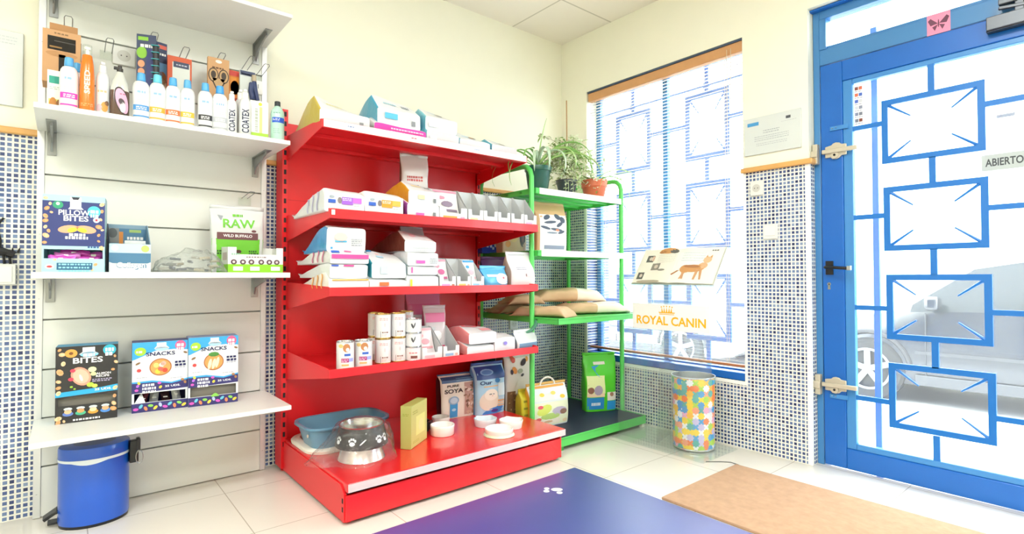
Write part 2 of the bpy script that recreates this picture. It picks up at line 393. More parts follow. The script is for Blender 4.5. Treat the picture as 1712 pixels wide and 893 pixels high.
# ------------------------------------------------------------------ door
DX = 3.10
t = thing('door_1', 'blue metal door with glass and a grille of rectangles', 'door', (DX, .65, 0)); struct(t)
fr = MB()
DF0, DF1 = DX+.005, DX+.07
fr.box(DF0, DF1, 1.158, DY1-.0015, 0, DZ1, BLUEF).box(DF0, DF1, DY0+.002, .03, 0, DZ1, BLUEF)
fr.box(DF0, DF1, .03, 1.158, DZ1-.055, DZ1-.001, BLUEF).box(DF0, DF1, .03, 1.158, 2.122, 2.205, BLUEF)
fr.box(DF0-.004, DF1, 1.125, 1.158, 2.205, DZ1-.055, BLUEF).box(DF0+.02, DF1, .03, 1.158, 2.205, 2.225, BLUEF)
fr.box(RW+.03, DF0, DY0+.002, DY1+.01, DZ1-.012, DZ1-.001, BLUE)
fr.build('door_frame', t, bevel=.003)
MB().box(DX+.035, DX+.039, .02, 1.135, 2.2, 2.385, GLASS).build('transom_pane', t)
lf = MB(); L0, L1, LZ0, LZ1 = .035, 1.154, .008, 2.117
SW = 1.154-Ya(1411, DX, 400); BWD = .02
zt = on(1417, 133, 0, DX).z; zb = on(1422, 751, 0, DX).z
lf.box(DX, DX+.045, L1-SW, L1, LZ0, LZ1, BLUE).box(DX, DX+.045, L0, L0+SW, LZ0, LZ1, BLUE)
lf.box(DX, DX+.045, L0+SW, L1-SW, zt, LZ1, BLUE).box(DX, DX+.045, L0+SW, L1-SW, LZ0, zb, BLUE)
leaf = lf.build('door_leaf', t, bevel=.004)
bd = MB(); B2 = M('#3d86c8', .35, coat=.25)
yi1, yi0 = L1-SW, L0+SW
bdw = yi1-Ya(1427, DX, 400)
for y0, y1, z0, z1 in ((yi1-bdw, yi1, zb, zt), (yi0, yi0+bdw, zb, zt), (yi0+bdw, yi1-bdw, zt-.025, zt), (yi0+bdw, yi1-bdw, zb, zb+.03)):
    bd.box(DX+.006, DX+.04, y0, y1, z0, z1, B2)
bd.build('glazing_bead', leaf, bevel=.003)
MB().box(DX+.026, DX+.03, yi0, yi1, zb, zt, GLASS).build('pane', leaf)
g = MB(); GD = M('#116fc2', .38, coat=.08); GXD = DX+.014
def dp(px, py): return gp(px, py, GXD)
for (xl, xr, yt, yb) in ((1477.8, 1652.5, 150, 262.5), (1479.5, 1655.6, 304, 417), (1482, 1659, 458.8, 573), (1484, 1662.4, 615, 729)):
    y1, y0 = dp(xl, 460)[0], dp(xr, 460)[0]; xm = (xl+xr)/2
    z1, z0 = dp(xm, yt)[1], dp(xm, yb)[1]; grille_box(g, GXD, y0, y1, z0, z1, .027, GD)
    q = dp(xl, (yt+yb)/2)[1]
    g.box(GXD-.007, GXD+.007, y1, yi1, q-.012, q+.012, GD).box(GXD-.007, GXD+.007, yi0, y0, q-.012, q+.012, GD)
ym = dp(1562, 460)[0]
for a, c in ((72, 150), (262.5, 304), (417, 458.8), (573, 615), (729, 800)):
    z1, z0 = dp(1562, a)[1], dp(1562, c)[1]; z1 = min(z1, zt); z0 = max(z0, zb)
    g.box(GXD-.007, GXD+.007, ym-.013, ym+.013, z0-.002, z1+.002, GD)
g.build('grille', leaf)
# handle, keyhole, straps
h = MB(); BLK = M('#17181a', .35); zh = on(1385, 448, 0, DX).z; yh = Ya(1386, DX)
h.box(DX-.008, DX, yh-.022, yh+.014, zh-.036, zh+.036, BLK).tube([(DX-.006, yh, zh+.003), (DX-.05, yh, zh+.003), (DX-.055, yh-.008, zh+.003), (DX-.055, yh-.105, zh-.004)], .0085, BLK, 8)
h.box(DX-.064, DX-.046, yh-.122, yh-.104, zh-.014, zh+.008, M('#c9ccd0', .2, 1.))
h.build('door_handle', leaf, bevel=.002)
k = MB(); kz = on(1387, 477, 0, DX).z; fn = lambda u, v: (DX-.0012, yh-u, v)
k.blob(fn, 0, kz+.006, .009, .009, M('#a0a4a2', .3, 1.), 14).poly(fn, [(-.005, kz), (.005, kz), (.007, kz-.022), (-.007, kz-.022)], M('#a0a4a2', .3, 1.)).blob(lambda u, v: (DX-.002, yh-u, v), 0, kz+.005, .0035, .0035, BLK, 8)
k.build('keyhole', leaf)
st = MB()
for py in (214, 663):
    zz = on(1400, py, 0, DX).z; yy = Ya(1388, DX, py)
    st.box(DX-.006, DX, yy-.085, yy, zz-.011, zz+.011, B2)
    for dy in (.012, .03): st.lathe([(.0035, 0), (.003, .003)], M('#cfd3d6', .3, 1.), 8, (DX-.009, yy-dy, zz))
st.build('strap', leaf, bevel=.002)
# surface bolts (ivory latches) and their keepers
def latch(py, label):
    zz = on(1400, py, 0, DX).z; y0 = Ya(1380, DX, py)
    IV = M('#c8c0ac', .4, .3, var=.05)
    tt = thing('door_latch', label, 'latch', (DX, y0-.04, zz), group='ivory surface bolts on the blue door')
    b = MB()
    pts = []
    for yy, z_ in ((0, -.034), (-.03, -.034), (-.04, -.045), (-.06, -.048), (-.08, -.042), (-.09, -.03), (-.118, -.028), (-.118, .038), (-.09, .04), (-.08, .05), (-.06, .054), (-.045, .05), (-.035, .04), (0, .034)):
        pts.append((y0-.002+yy*.85, zz+z_*.85))
    b.prism(pts, DX-.012, DX-.0005, 0, IV).build('back_plate', tt, bevel=.003)
    MB().box(DX-.026, DX-.012, y0-.155, y0+.01, zz-.009, zz+.013, IV).build('bolt', tt, bevel=.003)
    MB().tube([(DX-.012, y0-.05, zz-.02), (DX-.02, y0-.05, zz-.02)], .018, IV, 16).tube([(DX-.02, y0-.05, zz-.02), (DX-.0225, y0-.05, zz-.02)], .006, BLK, 10).build('lock_cylinder', tt)
    k = MB().box(DX-.03, DX+.004, 1.162, 1.188, zz-.055, zz+.05, IV).box(DX-.04, DX-.028, 1.16, 1.192, zz-.02, zz+.015, IV)
    tag(k.build('latch_keeper', origin=(DX, 1.175, zz-.05), bevel=.003), label.replace('bolt on the door', 'bolt keeper on the door frame'), 'latch keeper', 'bolt keepers on the door frame')
latch(253, 'ivory surface bolt on the door above the black handle')
latch(645, 'ivory surface bolt on the door near the bottom')
# door closer
zz = on(1690, 30, 0, DX).z; yc = Ya(1652, DX, 30)
t = thing('door_closer', 'dark grey hydraulic door closer at the top of the blue door', 'door closer', (DX, yc-.1, zz))
DG = M('#5f6368', .35, .6)
MB().box(DX-.05, DX-.001, yc-.26, yc, zz-.045, zz+.012, DG).box(DX-.046, DX-.006, yc-.262, yc+.002, zz-.05, zz-.044, BLK).build('body', t, bevel=.004)
MB().obox((DX-.035, yc-.13, zz+.03), (0, .09, .012), (.008, 0, 0), (0, -.002, .007), DG).box(DX-.04, DX-.02, yc-.12, yc-.09, zz+.01, zz+.06, DG).box(DX-.05, DX-.001, yc-.10, yc-.04, zz+.052, zz+.075, DG).build('arm', t, bevel=.003)
# stickers and signs on the door
PINK = M('#f08fb0', .6)
p0 = on(1549, 22, 0, DX); p1 = on(1589, 55, 0, DX)
b = MB(); cx, cz = (p0.y+p1.y)/2, (p0.z+p1.z)/2; w = abs(p0.y-p1.y); hh = .095
fn = lambda u, v: (DX+.0035, cx-u, cz+v)
b.obox((DX+.0042, cx, cz), (0, w/2, 0), (0, .0, hh/2), (.0006, 0, 0), PINK)
DP = M('#6b3d55', .6)
b.poly(fn, [(-.002, 0), (-.03, .03), (-.04, .02), (-.03, -.005)], DP).poly(fn, [(.002, 0), (.03, .03), (.04, .02), (.03, -.005)], DP)
b.poly(fn, [(-.002, -.004), (-.024, -.012), (-.014, -.032)], DP).poly(fn, [(.002, -.004), (.024, -.012), (.014, -.032)], DP).blob(fn, 0, 0, .003, .02, DP, 8)
tag(b.build('sticker', origin=(DX, cx, cz)), 'pink square sticker with butterfly drawing over the blue door', 'sticker')
p0 = on(1641, 274, 0, DX+.024); b = MB(); SG = M('#b4bebf', .5)
b.box(DX+.0225, DX+.0245, p0.y-.15, p0.y, p0.z-.036, p0.z+.036, SG)
b.word(lambda u, v: (DX+.0218, p0.y-u, p0.z+v), 'ABIERTO', .075, 0, .034, M('#3f454b', .5), .124)
tag(b.build('open_sign', origin=(DX+.0235, p0.y-.075, p0.z)), 'pale sign reading ABIERTO on the door glass', 'sign')
p0 = on(1428, 145, 0, DX+.024); b = MB(); q = lambda u, v: (DX+.0222, p0.y-u, p0.z-v)
cols = ['#8a4a3a', '#d46a4a', '#4a6ac0', '#d0d4da', '#8890a8', '#7a8090']
b.obox((DX+.0235, p0.y-.02, p0.z-.1), (0, .02, 0), (0, 0, .1), (.0006, 0, 0), M('#f3f4f5', .5))
for i, cc in enumerate(cols):
    for j in range(2): b.patch(q, .003+j*.018, .018+j*.018, .006+i*.033, .022+i*.033, M(cc if j == 0 else cols[(i+1) % 6], .5), 1, 1)
    b.lines(q, .003, .037, .031+i*.033, M('#8890a0', .6), 1, .003, .002, i)
tag(b.build('sticker', origin=(DX+.024, p0.y, p0.z)), 'strip of small coloured flag stickers on the door glass', 'sticker')
p0 = on(1684, 192, 0, DX+.024)
tag(MB().box(DX+.0215, DX+.025, p0.y-.025, p0.y+.035, p0.z-.008, p0.z+.006, M('#9aa6bd', .5)).build('sticker', origin=(DX+.023, p0.y, p0.z)), 'small dark strip sticker on door glass above the ABIERTO sign', 'sticker')
# outside blue guide post
q0 = on(1466, 450, 0, DX+.16)
struct(MB().box(DX+.15, DX+.17, q0.y-.015, q0.y+.013, -.25, 2.3, M('#3b82e0', .4)).build('trim_5'), 'blue steel guide post outside the door glass', 'post')
# ------------------------------------------------------------------ sockets, certificate, notices
def plate(name, label, cat, x, y, z, w, h, wall, detail):
    """white wall plate; wall 'R' faces -x, 'B' faces -y"""
    P = M('#e2e3df', .35)
    if wall == 'R':
        b = MB().box(x-.012, x, y-w/2, y+w/2, z-h/2, z+h/2, P); fn = lambda u, v, e=.0128: (x-e, y-u, z+v)
    else:
        b = MB().box(x-w/2, x+w/2, y-.012, y, z-h/2, z+h/2, P); fn = lambda u, v, e=.0128: (x+u, y-e, z+v)
    t = thing(name, label, cat, (x, y, z)); b.build('plate', t, bevel=.004)
    d = MB(); 
    if detail == 'socket':
        d.blob(fn, 0, 0, w*.3, w*.3, M('#c9c9c2', .4), 20)
        for s in (-1, 1): d.blob(lambda u, v: fn(u, v, .0134), s*w*.12, 0, .003, .003, BLK, 8)
        d.build('socket_face', t)
    else:
        d.patch(fn, -w*.34, w*.34, -h*.36, h*.36, M('#e9e9e6', .3), 1, 1).patch(lambda u, v: fn(u, v, .0134), -w*.34, w*.34, -h*.3, -h*.27, M('#bdbdb6', .5), 1, 1)
        d.build('rocker', t)
    return t
plate('wall_socket', 'white wall socket on mosaic pilaster under the certificate', 'socket', RW, 1.471, 1.499, .075, .085, 'R', 'socket')
plate('light_switch', 'white light switch on mosaic pilaster below the wall socket', 'switch', RW, 1.396, 1.247, .082, .085, 'R', 'switch')
q = on(858, 541, 1, BW); plate('wall_socket', 'white wall socket on the mosaic behind the green rack', 'socket', q.x, BW, q.z, .08, .08, 'B', 'socket')
t = thing('certificate', 'white certificate board on the cream wall beside the window', 'certificate', (RW, 1.382, 1.79))
b = MB().box(RW-.012, RW, 1.226, 1.538, 1.69, 1.902, M('#d3d9d7', .35))
fn = lambda u, v: (RW-.0126, 1.538-u, 1.69+v)
b.patch(fn, .02, .085, .165, .185, M('#4a9ad0', .5), 1, 1).lines(fn, .11, .2, .13, M('#9aa2a8', .6), 2, .004, .008, 1).lines(fn, .06, .25, .1, M('#a2aab0', .6), 3, .003, .008, 2)
b.lines(fn, .07, .24, .06, M('#b0b6ba', .6), 2, .003, .007, 3).patch(fn, .235, .26, .17, .185, M('#50545a', .5), 1, 1).lines(fn, .21, .29, .16, M('#b0b4b8', .6), 1, .002, .002, 4)
b.build('board', t, bevel=.0015)
# left wall: notice, box, cat ornament
b = MB().box(-.42, -.14, BW-.012, BW-.001, 1.71, 2.02, M('#d0d7d7', .25))
fn = lambda u, v: (-.42+u, BW-.0126, 1.71+v); b.lines(fn, .03, .26, .285, M('#b4bcc2', .6), 3, .003, .01, 5).lines(fn, .03, .25, .23, M('#d2d8dc', .6), 6, .002, .012, 6)
tag(b.build('notice_board', origin=(-.28, BW, 1.71), bevel=.002), 'white framed notice hung on the wall left of the shelving', 'notice')
b = MB().box(-.33, -.153, BW-.04, BW-.001, .972, 1.055, M('#dcdedb', .35)).box(-.32, -.163, BW-.043, BW-.038, .98, 1.047, M('#e6e7e4', .3))
tag(b.build('junction_box', origin=(-.24, BW, .972), bevel=.005), 'white electrical box on the mosaic under the cat ornament', 'electrical box')
k = MB(); CX, CZ = -.205, 1.09; yy = BW-.012
BC = M('#15161a', .5)
k.tube([(CX-.055, yy, CZ+.012), (CX-.03, yy, CZ+.02), (CX, yy, CZ+.018), (CX+.03, yy, CZ+.012)], .016, BC, 8, taper=lambda s: .75+.5*math.sin(PI*s))
k.tube([(CX+.025, yy, CZ+.012), (CX+.045, yy, CZ+.004)], .015, BC, 8)
for s in (-1, 1): k.tube([(CX+.047+s*.008, yy+s*.004, CZ+.012), (CX+.052+s*.011, yy+s*.004, CZ+.034)], .006, BC, 6, taper=lambda s: 1-.8*s)
for dx in (-.05, -.03, .012, .03): k.tube([(CX+dx, yy, CZ+.008), (CX+dx+.004, yy, CZ-.034)], .005, BC, 6)
k.tube([(CX+.002, yy, CZ+.02), (CX+.004, yy, CZ+.06), (CX-.004, yy, CZ+.1), (CX-.002, yy, CZ+.13), (CX+.012, yy, CZ+.155), (CX+.014, yy, CZ+.15)], .0045, BC, 6)
tag(k.build('cat_ornament', origin=(CX, yy, CZ-.034)), 'black cat ornament with a long upright tail on the mosaic', 'ornament')
# ------------------------------------------------------------------ mats
MATM = M('#3a4092', .5, spec=.9, var=.06); mb_ = MATM.node_tree.nodes['Principled BSDF']; mb_.inputs['Coat Weight'].default_value = 1.; mb_.inputs['Coat Roughness'].default_value = .3
b = MB().box(.45, 2.052, .05, 1.968, .0005, .006, MATM)
PW = M('#eef0f4', .5)
for px_, py_, a, c in ((914, 817, .013, .009), (913.5, 821.3, .014, .010), (931, 818.6, .027, .013), (935.5, 823.8, .014, .010)):
    q = on(px_, py_, 2, .0066); b.blob(lambda u, v: (q.x+.77*u+.64*v, q.y-.64*u+.77*v, .0066), 0, 0, a, c*1.5, PW, 18)
tag(b.build('floor_mat', origin=(1.2, 1.0, 0), bevel=.001), 'dark blue rubber floor mat with small white paw print', 'mat')
cm = M('#b8967a', .95, bump=.5, var=.18, spec=.1)
tag(MB().box(2.066, 2.727, .02, 1.447, .0005, .012, cm).build('door_mat', origin=(2.4, .8, 0), bevel=.003), 'tan coir door mat lying before the blue door', 'mat')
# ================================================================== left: white slat wall
PW0 = 2.995                                  # face of the slat panel
SLW = M('#e0e2dc', .42, var=.01); ALU = M('#d8dadb', .35, .5); GRV = M('#b9bab6', .6)
t = thing('slatwall_panel', 'white grooved slat wall panel between two pale uprights', 'display panel', (.36, 3.02, 0))
b = MB(); zs = [0, .21, .411, .613, .822, 1.029, 1.231, 1.4335, 1.636, 1.844, 2.05, 2.252, 2.4]
b.box(-.07, .79, 3.012, 3.036, .004, 2.4, GRV)
for i in range(len(zs)-1): b.box(-.068, .786, PW0, 3.02, zs[i]+.004, zs[i+1]-.003, SLW)
b.build('panel', t, bevel=.0012)
for x0, x1 in ((-.092, -.068), (.786, .81)):
    u = MB().box(x0, x1, PW0-.004, 3.036, .002, 2.4, ALU)
    for k in range(9): u.lathe([(.003, 0), (.003, .001)], M('#8d9092', .4, .6), 8, ((x0+x1)/2, PW0-.0045, .1+k*.27))
    u.build('upright', t, bevel=.0015)
STEEL = M('#9a9c9c', .3, .85); SHW = M('#e9eae4', .35, var=.01)
def white_shelf(zt, th, y0, label):
    t = thing('wall_shelf', label, 'shelf', (.36, 2.99, zt-th), group='white shelves on the slat wall')
    MB().box(-.092, .808, y0, PW0-.001, zt-th, zt, SHW).build('board', t, bevel=.002)
    for x in (-.045, .755):
        b = MB()
        b.prism([(PW0-.003, zt-th-.09), (PW0-.003, zt-th-.001), (PW0-.2, zt-th-.001), (PW0-.2, zt-th-.016), (PW0-.03, zt-th-.05)], x-.004, x+.004, 0, STEEL)
        b.box(x-.016, x+.016, PW0-.24, PW0-.01, zt-th-.004, zt-th-.0005, STEEL).box(x-.015, x+.015, PW0-.006, PW0-.001, zt-th-.1, zt-th-.002, STEEL)
        b.build('bracket', t, bevel=.001)
    return t
S1Z = Za(486, 26, 2.57)
white_shelf(S1Z+.008, .018, 2.57, 'empty white shelf at the top of the slat wall seen from below')
ST2, ST3, ST4 = 1.636, 1.020, .411
white_shelf(ST2, .02, 2.593, 'white shelf holding the row of shampoo bottles')
white_shelf(ST3, .024, 2.585, 'white shelf holding the navy treat box and green display box')
white_shelf(ST4, .02, 2.56, 'lowest white shelf holding three treat boxes')
# ------------------------------------------------------------------ wire hooks
WIRE = M('#8f9294', .3, .8)
def hook(px, py, length, label, w=.026, rise=.012, plate=True):
    p = on(px, py, 1, PW0-.004); t = thing('wire_hook', label, 'hook', (p.x, PW0, p.z), group='double wire hooks on the slat wall')
    y0 = PW0-.003
    MB().tube([(p.x-w/2, y0, p.z), (p.x-w/2, y0-length+.01, p.z+rise), (p.x-w/2+.004, y0-length, p.z+rise+.004), (p.x+w/2-.004, y0-length, p.z+rise+.004), (p.x+w/2, y0-length+.01, p.z+rise), (p.x+w/2, y0, p.z)], .0017, WIRE, 6).build('wire', t)
    if plate: MB().box(p.x-.03, p.x+.03, y0-.003, y0+.002, p.z-.035, p.z+.006, CLEAR).build('back_plate', t, bevel=.001)
    return p
HZ = 2.05
hook(181, 88, .14, 'empty wire hook left of the wall socket on the slat wall')
hook(432, 128, .16, 'wire hook at right end of the upper row with a white tag')
hook(409, 332, .15, 'wire hook below the bottle shelf above the green bag')
hook(114, 62, .2, 'wire hook carrying the large kraft box with black window')
hook(254, 75, .12, 'wire hook carrying the two navy grooming tool cards')
hook(302, 104, .17, 'wire hook carrying the orange framed pack', plate=False)
hook(364, 107, .12, 'wire hook carrying the kraft scissors card', plate=False)
hook(409, 116, .16, 'wire hook carrying the grey pack with navy header', plate=False)
p = on(433, 140, 1, 2.97)
tag(MB().box(p.x-.022, p.x+.022, 2.985, 2.987, p.z-.05, p.z+.02, M('#f4f4f2', .4)).word(lambda u, v: (p.x+u, 2.9845, p.z+v), '1', 0, -.01, .022, M('#9a9a9a', .5)).build('price_tag', origin=(p.x, 2.986, p.z)), 'small white price tag under the rightmost upper hook', 'tag')
p = on(207, 95, 1, PW0-.001); plate('wall_socket', 'white socket set in the slat wall above the brown bottle', 'socket', p.x, PW0-.001, p.z, .085, .085, 'B', 'socket')
# ------------------------------------------------------------------ hanging packs
KRAFT = M('#c99c70', .7, var=.05); KRAFT2 = M('#b98a5c', .7, var=.05); NAVY = M('#3b4566', .5); ORED = M('#c8552e', .5)
def flat(x0, y, z0): return lambda u, v, e=.0008: (x0+u, y-e, z0+v)
# kraft box with black window
x0, x1 = Xa(66, 2.80), Xa(131, 2.80); zt, zb = Za(66, 44, 2.80), Za(75, 135, 2.80)
t = thing('grooming_tool_box', 'large kraft box with black window hanging left above the bottles', 'box', ((x0+x1)/2, 2.8, zb))
b = MB().box(x0, x1, 2.80, 2.90, zb, zt, KRAFT); fn = flat(x0, 2.80, zb); w, h = x1-x0, zt-zb
bl = M('#14110e', .15)
b.patch(fn, .13*w, .86*w, .62*h, .88*h, bl, 1, 1).patch(fn, .42*w, .6*w, 0.02*h, .55*h, bl, 1, 1).blob(fn, .5*w, .55*h, .05, .012, KRAFT2, 12)
b.lines(fn, .3*w, .68*w, .955*h, M('#8a6a4a', .6), 1, .006, .003, 3)
b.patch(lambda u, v: fn(u, v, .0012), .18*w, .5*w, .66*h, .69*h, M('#8a6420', .4), 1, 1).patch(lambda u, v: fn(u, v, .0012), .3*w, .84*w, .78*h, .80*h, M('#3a352e', .3), 1, 1)
b.build('carton', t, bevel=.001)
MB().box(x0+.02, x1-.01, 2.852, 2.856, zt, zt+.045, KRAFT2).build('hang_tab', t)
MB().box(x1, x1+.0015, 2.81, 2.89, zb+.3*h, zt-.03, M('#5b6258', .6)).build('side_print', t)
# two navy cards
def card(name, label, cat, pts, y, m, deco, tilt=0, thick=.003):
    """hang card from its pixel corners: left px, right px, top py, bottom py"""
    l, r, tp, bt = pts; x0, x1 = Xa(l, y), Xa(r, y); zt, zb = Za((l+r)/2, tp, y), Za((l+r)/2, bt, y)
    w, h = x1-x0, zt-zb
    t = thing(name, label, cat, ((x0+x1)/2, y, zb), tilt)
    b = MB().box(-w/2, w/2, 0, thick, 0, h, m); fn = lambda u, v, e=.0008: (u-w/2, -e, v)
    deco(b, fn, w, h, t); b.build('card', t, local=True, bevel=.0008)
    return t
def deco_navy1(b, fn, w, h, t):
    b.patch(fn, .08*w, .6*w, .9*h, .96*h, M('#8cc63f', .5), 1, 1).lines(fn, .2*w, .9*w, .84*h, WHITE, 1, .014, .003, 2)
    b.blob(fn, .28*w, .7*h, .02, .026, M('#8cc63f', .5)).blob(fn, .25*w, .52*h, .013, .016, M('#f0a27a', .5)).blob(fn, .25*w, .39*h, .013, .016, M('#f0a27a', .5))
    b.patch(fn, .5*w, .98*w, .15*h, .78*h, M('#2f3a78', .5), 1, 1)
    TL = M('#2ba0a8', .4); k = MB()
    k.tube([(w*.5+.004, -.014, .2*h), (w*.5+.006, -.018, .5*h), (w*.5+.002, -.014, .82*h)], .012, M('#2a2d33', .4), 10)
    for i in range(6): k.box(w*.5-.012, w*.5+.018, -.03, -.012, .25*h+i*.03, .262*h+i*.03, TL)
    k.build('comb', t, local=True)
card('grooming_card', 'taller navy card with green badges and teal comb on hook', 'pack', (224, 258, 57, 160), 2.86, NAVY, deco_navy1, -.35)
def deco_navy2(b, fn, w, h, t):
    b.patch(fn, .35*w, .95*w, .88*h, .95*h, M('#e06a5a', .5), 1, 1).lines(fn, .3*w, .9*w, .8*h, WHITE, 1, .01, .003, 4)
    b.patch(fn, .35*w, .98*w, .3*h, .62*h, M('#6aa0d0', .5), 1, 1).blob(fn, .65*w, .34*h, .018, .03, M('#c07a40', .6)).blob(fn, .62*w, .22*h, .02, .03, M('#e0c8a8', .6))
card('grooming_card', 'shorter navy card with orange dog picture beside the teal comb', 'pack', (252, 277, 70, 160), 2.90, NAVY, deco_navy2, .25)
def deco_frame(b, fn, w, h, t):
    b.patch(fn, .2*w, .92*w, .12*h, .86*h, M('#c3c7c0', .3), 1, 1).patch(lambda u, v: fn(u, v, .0012), .24*w, .88*w, .74*h, .88*h, M('#39415c', .5), 1, 1)
    b.lines(lambda u, v: fn(u, v, .0016), .35*w, .8*w, .82*h, M('#aab0c0', .5), 1, .006, .003, 3)
card('grooming_pack', 'orange framed pack with grey window and navy header on hook', 'pack', (277, 318, 95, 165), 2.86, ORED, deco_frame, 0, .02)
def deco_scissors(b, fn, w, h, t):
    GB_ = M('#b8915a', .4); BKD = M('#3a2a1c', .5)
    for s in (-1, 1):
        b.blob(fn, .5*w+s*.022, .6*h, .022, .034, BKD, 18).blob(lambda u, v: fn(u, v, .0012), .5*w+s*.022, .6*h, .018, .029, GB_, 18).blob(lambda u, v: fn(u, v, .0016), .5*w+s*.022, .61*h, .011, .018, BKD, 14)
    b.poly(fn, [(.5*w-.034, .53*h), (.5*w+.034, .53*h), (.5*w+.004, .2*h), (.5*w-.004, .2*h)], BKD)
    b.poly(lambda u, v: fn(u, v, .0012), [(.5*w-.028, .535*h), (.5*w+.028, .535*h), (.5*w+.002, .24*h), (.5*w-.002, .24*h)], GB_)
    b.lines(fn, .2*w, .8*w, .79*h, M('#6a4a30', .6), 1, .008, .003, 6).blob(fn, .5*w, .92*h, .014, .008, M('#efe8dc', .6), 12)
card('scissors_card', 'kraft card with gold grooming scissors hanging on a hook', 'pack', (345, 381, 97, 170), 2.86, KRAFT, deco_scissors, 0, .02)
def deco_org(b, fn, w, h, t):
    b.patch(fn, 0.02*w, .98*w, .84*h, .99*h, M('#d8483c', .5), 1, 1).patch(fn, .05*w, .95*w, .3*h, .8*h, M('#f09a2a', .5), 1, 1).blob(fn, .5*w, .5*h, .02, .035, M('#f4bd5a', .5)).patch(fn, .05*w, .95*w, .02*h, .2*h, M('#b0402a', .5), 1, 1)
card('grooming_pack', 'orange pack with red header behind the kraft scissors card', 'pack', (381, 400, 118, 175), 2.90, M('#e8862a', .5), deco_org)
def deco_grey(b, fn, w, h, t):
    b.patch(fn, .02*w, .98*w, .84*h, .98*h, NAVY, 1, 1).lines(fn, .1*w, .9*w, .9*h, M('#aab0c0', .5), 1, .006, .003, 5)
    k = MB(); BD = M('#34416e', .5)
    k.tube([(.04-w*.25, -.006, .02), (.03-w*.25, -.012, .06), (.035-w*.25, -.008, .1)], .012, BD, 8).tube([(.062-w*.25, -.006, .02), (.05-w*.25, -.012, .07), (.046-w*.25, -.008, .11)], .01, BD, 8).lathe([(.011, 0), (.011, .03)], M('#b8a890', .5), 10, (.045-w*.25, -.008, .11))
    k.build('tool', t, local=True)
card('grooming_pack', 'grey pack with navy header and small blue tool at right', 'pack', (399, 425, 118, 172), 2.86, M('#c4c9c6', .35), deco_grey, 0, .02)
# ------------------------------------------------------------------ bottles
WBOT = M('#dbddde', .3, coat=.2); CAPB = M('#4fa3dc', .35); TXT = M('#8fb6d8', .5)
def cyl_fn(rx, ry, a0=0.):
    return lambda u, v, e=.0007: ((rx+e)*math.sin(u/rx+a0), -(ry+e)*math.cos(u/rx+a0), v)
def px_size(l, r, tp, bt, y):
    x0, x1 = Xa(l, y), Xa(r, y); xc = (x0+x1)/2
    c = math.cos(math.atan2(abs((l+r)/2-856), F_PX))
    return xc, (x1-x0), Za((l+r)/2, tp, y)
FACE = lambda x, y: math.atan2(y, x)-PI/2     # turn about z so a front (-y) looks at the viewer's spot
def shampoo(l, r, tp, y, band, label, cap='#4fa3dc', plain=False):
    xc, w, zt = px_size(l, r, tp, 0, y); h = zt-ST2; rx = w*.53; ry = rx*.66
    t = thing('shampoo_bottle', label, 'bottle', (xc, y, ST2), FACE(xc, y)*.6, 'white shampoo bottles on the shelf')
    b = MB(); hb = h*.83
    b.lathe([(rx*.92, 0), (rx, .006), (rx, hb*.76), (rx*.98, hb*.84), (rx*.88, hb*.92), (rx*.68, hb*.98), (rx*.5, hb), (rx*.42, hb+.006)], WBOT, 32, sy=.66)
    fn = cyl_fn(rx, ry); bm_ = M(band, .45)
    a = rx*1.05
    b.patch(fn, -a, a, hb*.26, hb*.39, bm_, 12, 1).patch(fn, -a, a, hb*.10, hb*.135, bm_, 12, 1)
    b.lines(lambda u, v: fn(u, v, .0012), -a*.55, a*.6, hb*.35, WHITE, 2, .004, .003, l)
    b.lines(fn, -a*.45, a*.45, hb*.74, TXT, 1, .009, .002, l+1).lines(fn, -a*.4, a*.4, hb*.62, M('#c9ccd4', .5), 2, .003, .005, l+2).lines(fn, -a*.5, a*.4, hb*.52, M('#d4c6cc', .5), 2, .003, .004, l+3)
    b.build('body', t, local=True)
    cm_ = M(cap, .35); MB().lathe([(rx*.48, hb), (rx*.53, hb+.002), (rx*.5, h*.93), (rx*.46, h*.99), (rx*.36, h)], cm_, 24).build('cap', t, local=True)
    return t
shampoo(96, 127, 96, 2.66, '#e83fb4', 'white shampoo bottle with magenta band beside the orange bottle')
shampoo(113, 137, 105, 2.76, '#e9a6c8', 'white shampoo bottle half hidden behind the magenta banded one')
shampoo(219, 247, 122, 2.66, '#4a94d4', 'white shampoo bottle with blue band below the navy card')
shampoo(247, 274, 125, 2.66, '#f2ae3c', 'white shampoo bottle with amber band below the teal comb', '#63c3dc')
shampoo(274, 299, 130, 2.66, '#f0703a', 'white shampoo bottle with orange red band below the orange frame')
shampoo(299, 323, 134, 2.66, '#d9b63c', 'white shampoo bottle with mustard gold band', '#5aa9dc')
shampoo(329, 353, 139, 2.66, '#2f3136', 'white shampoo bottle with black band before the scissors card')
shampoo(353, 378, 144, 2.66, '#b8bcc2', 'white shampoo bottle with grey band beside the slim spray bottle', '#3f9adf')
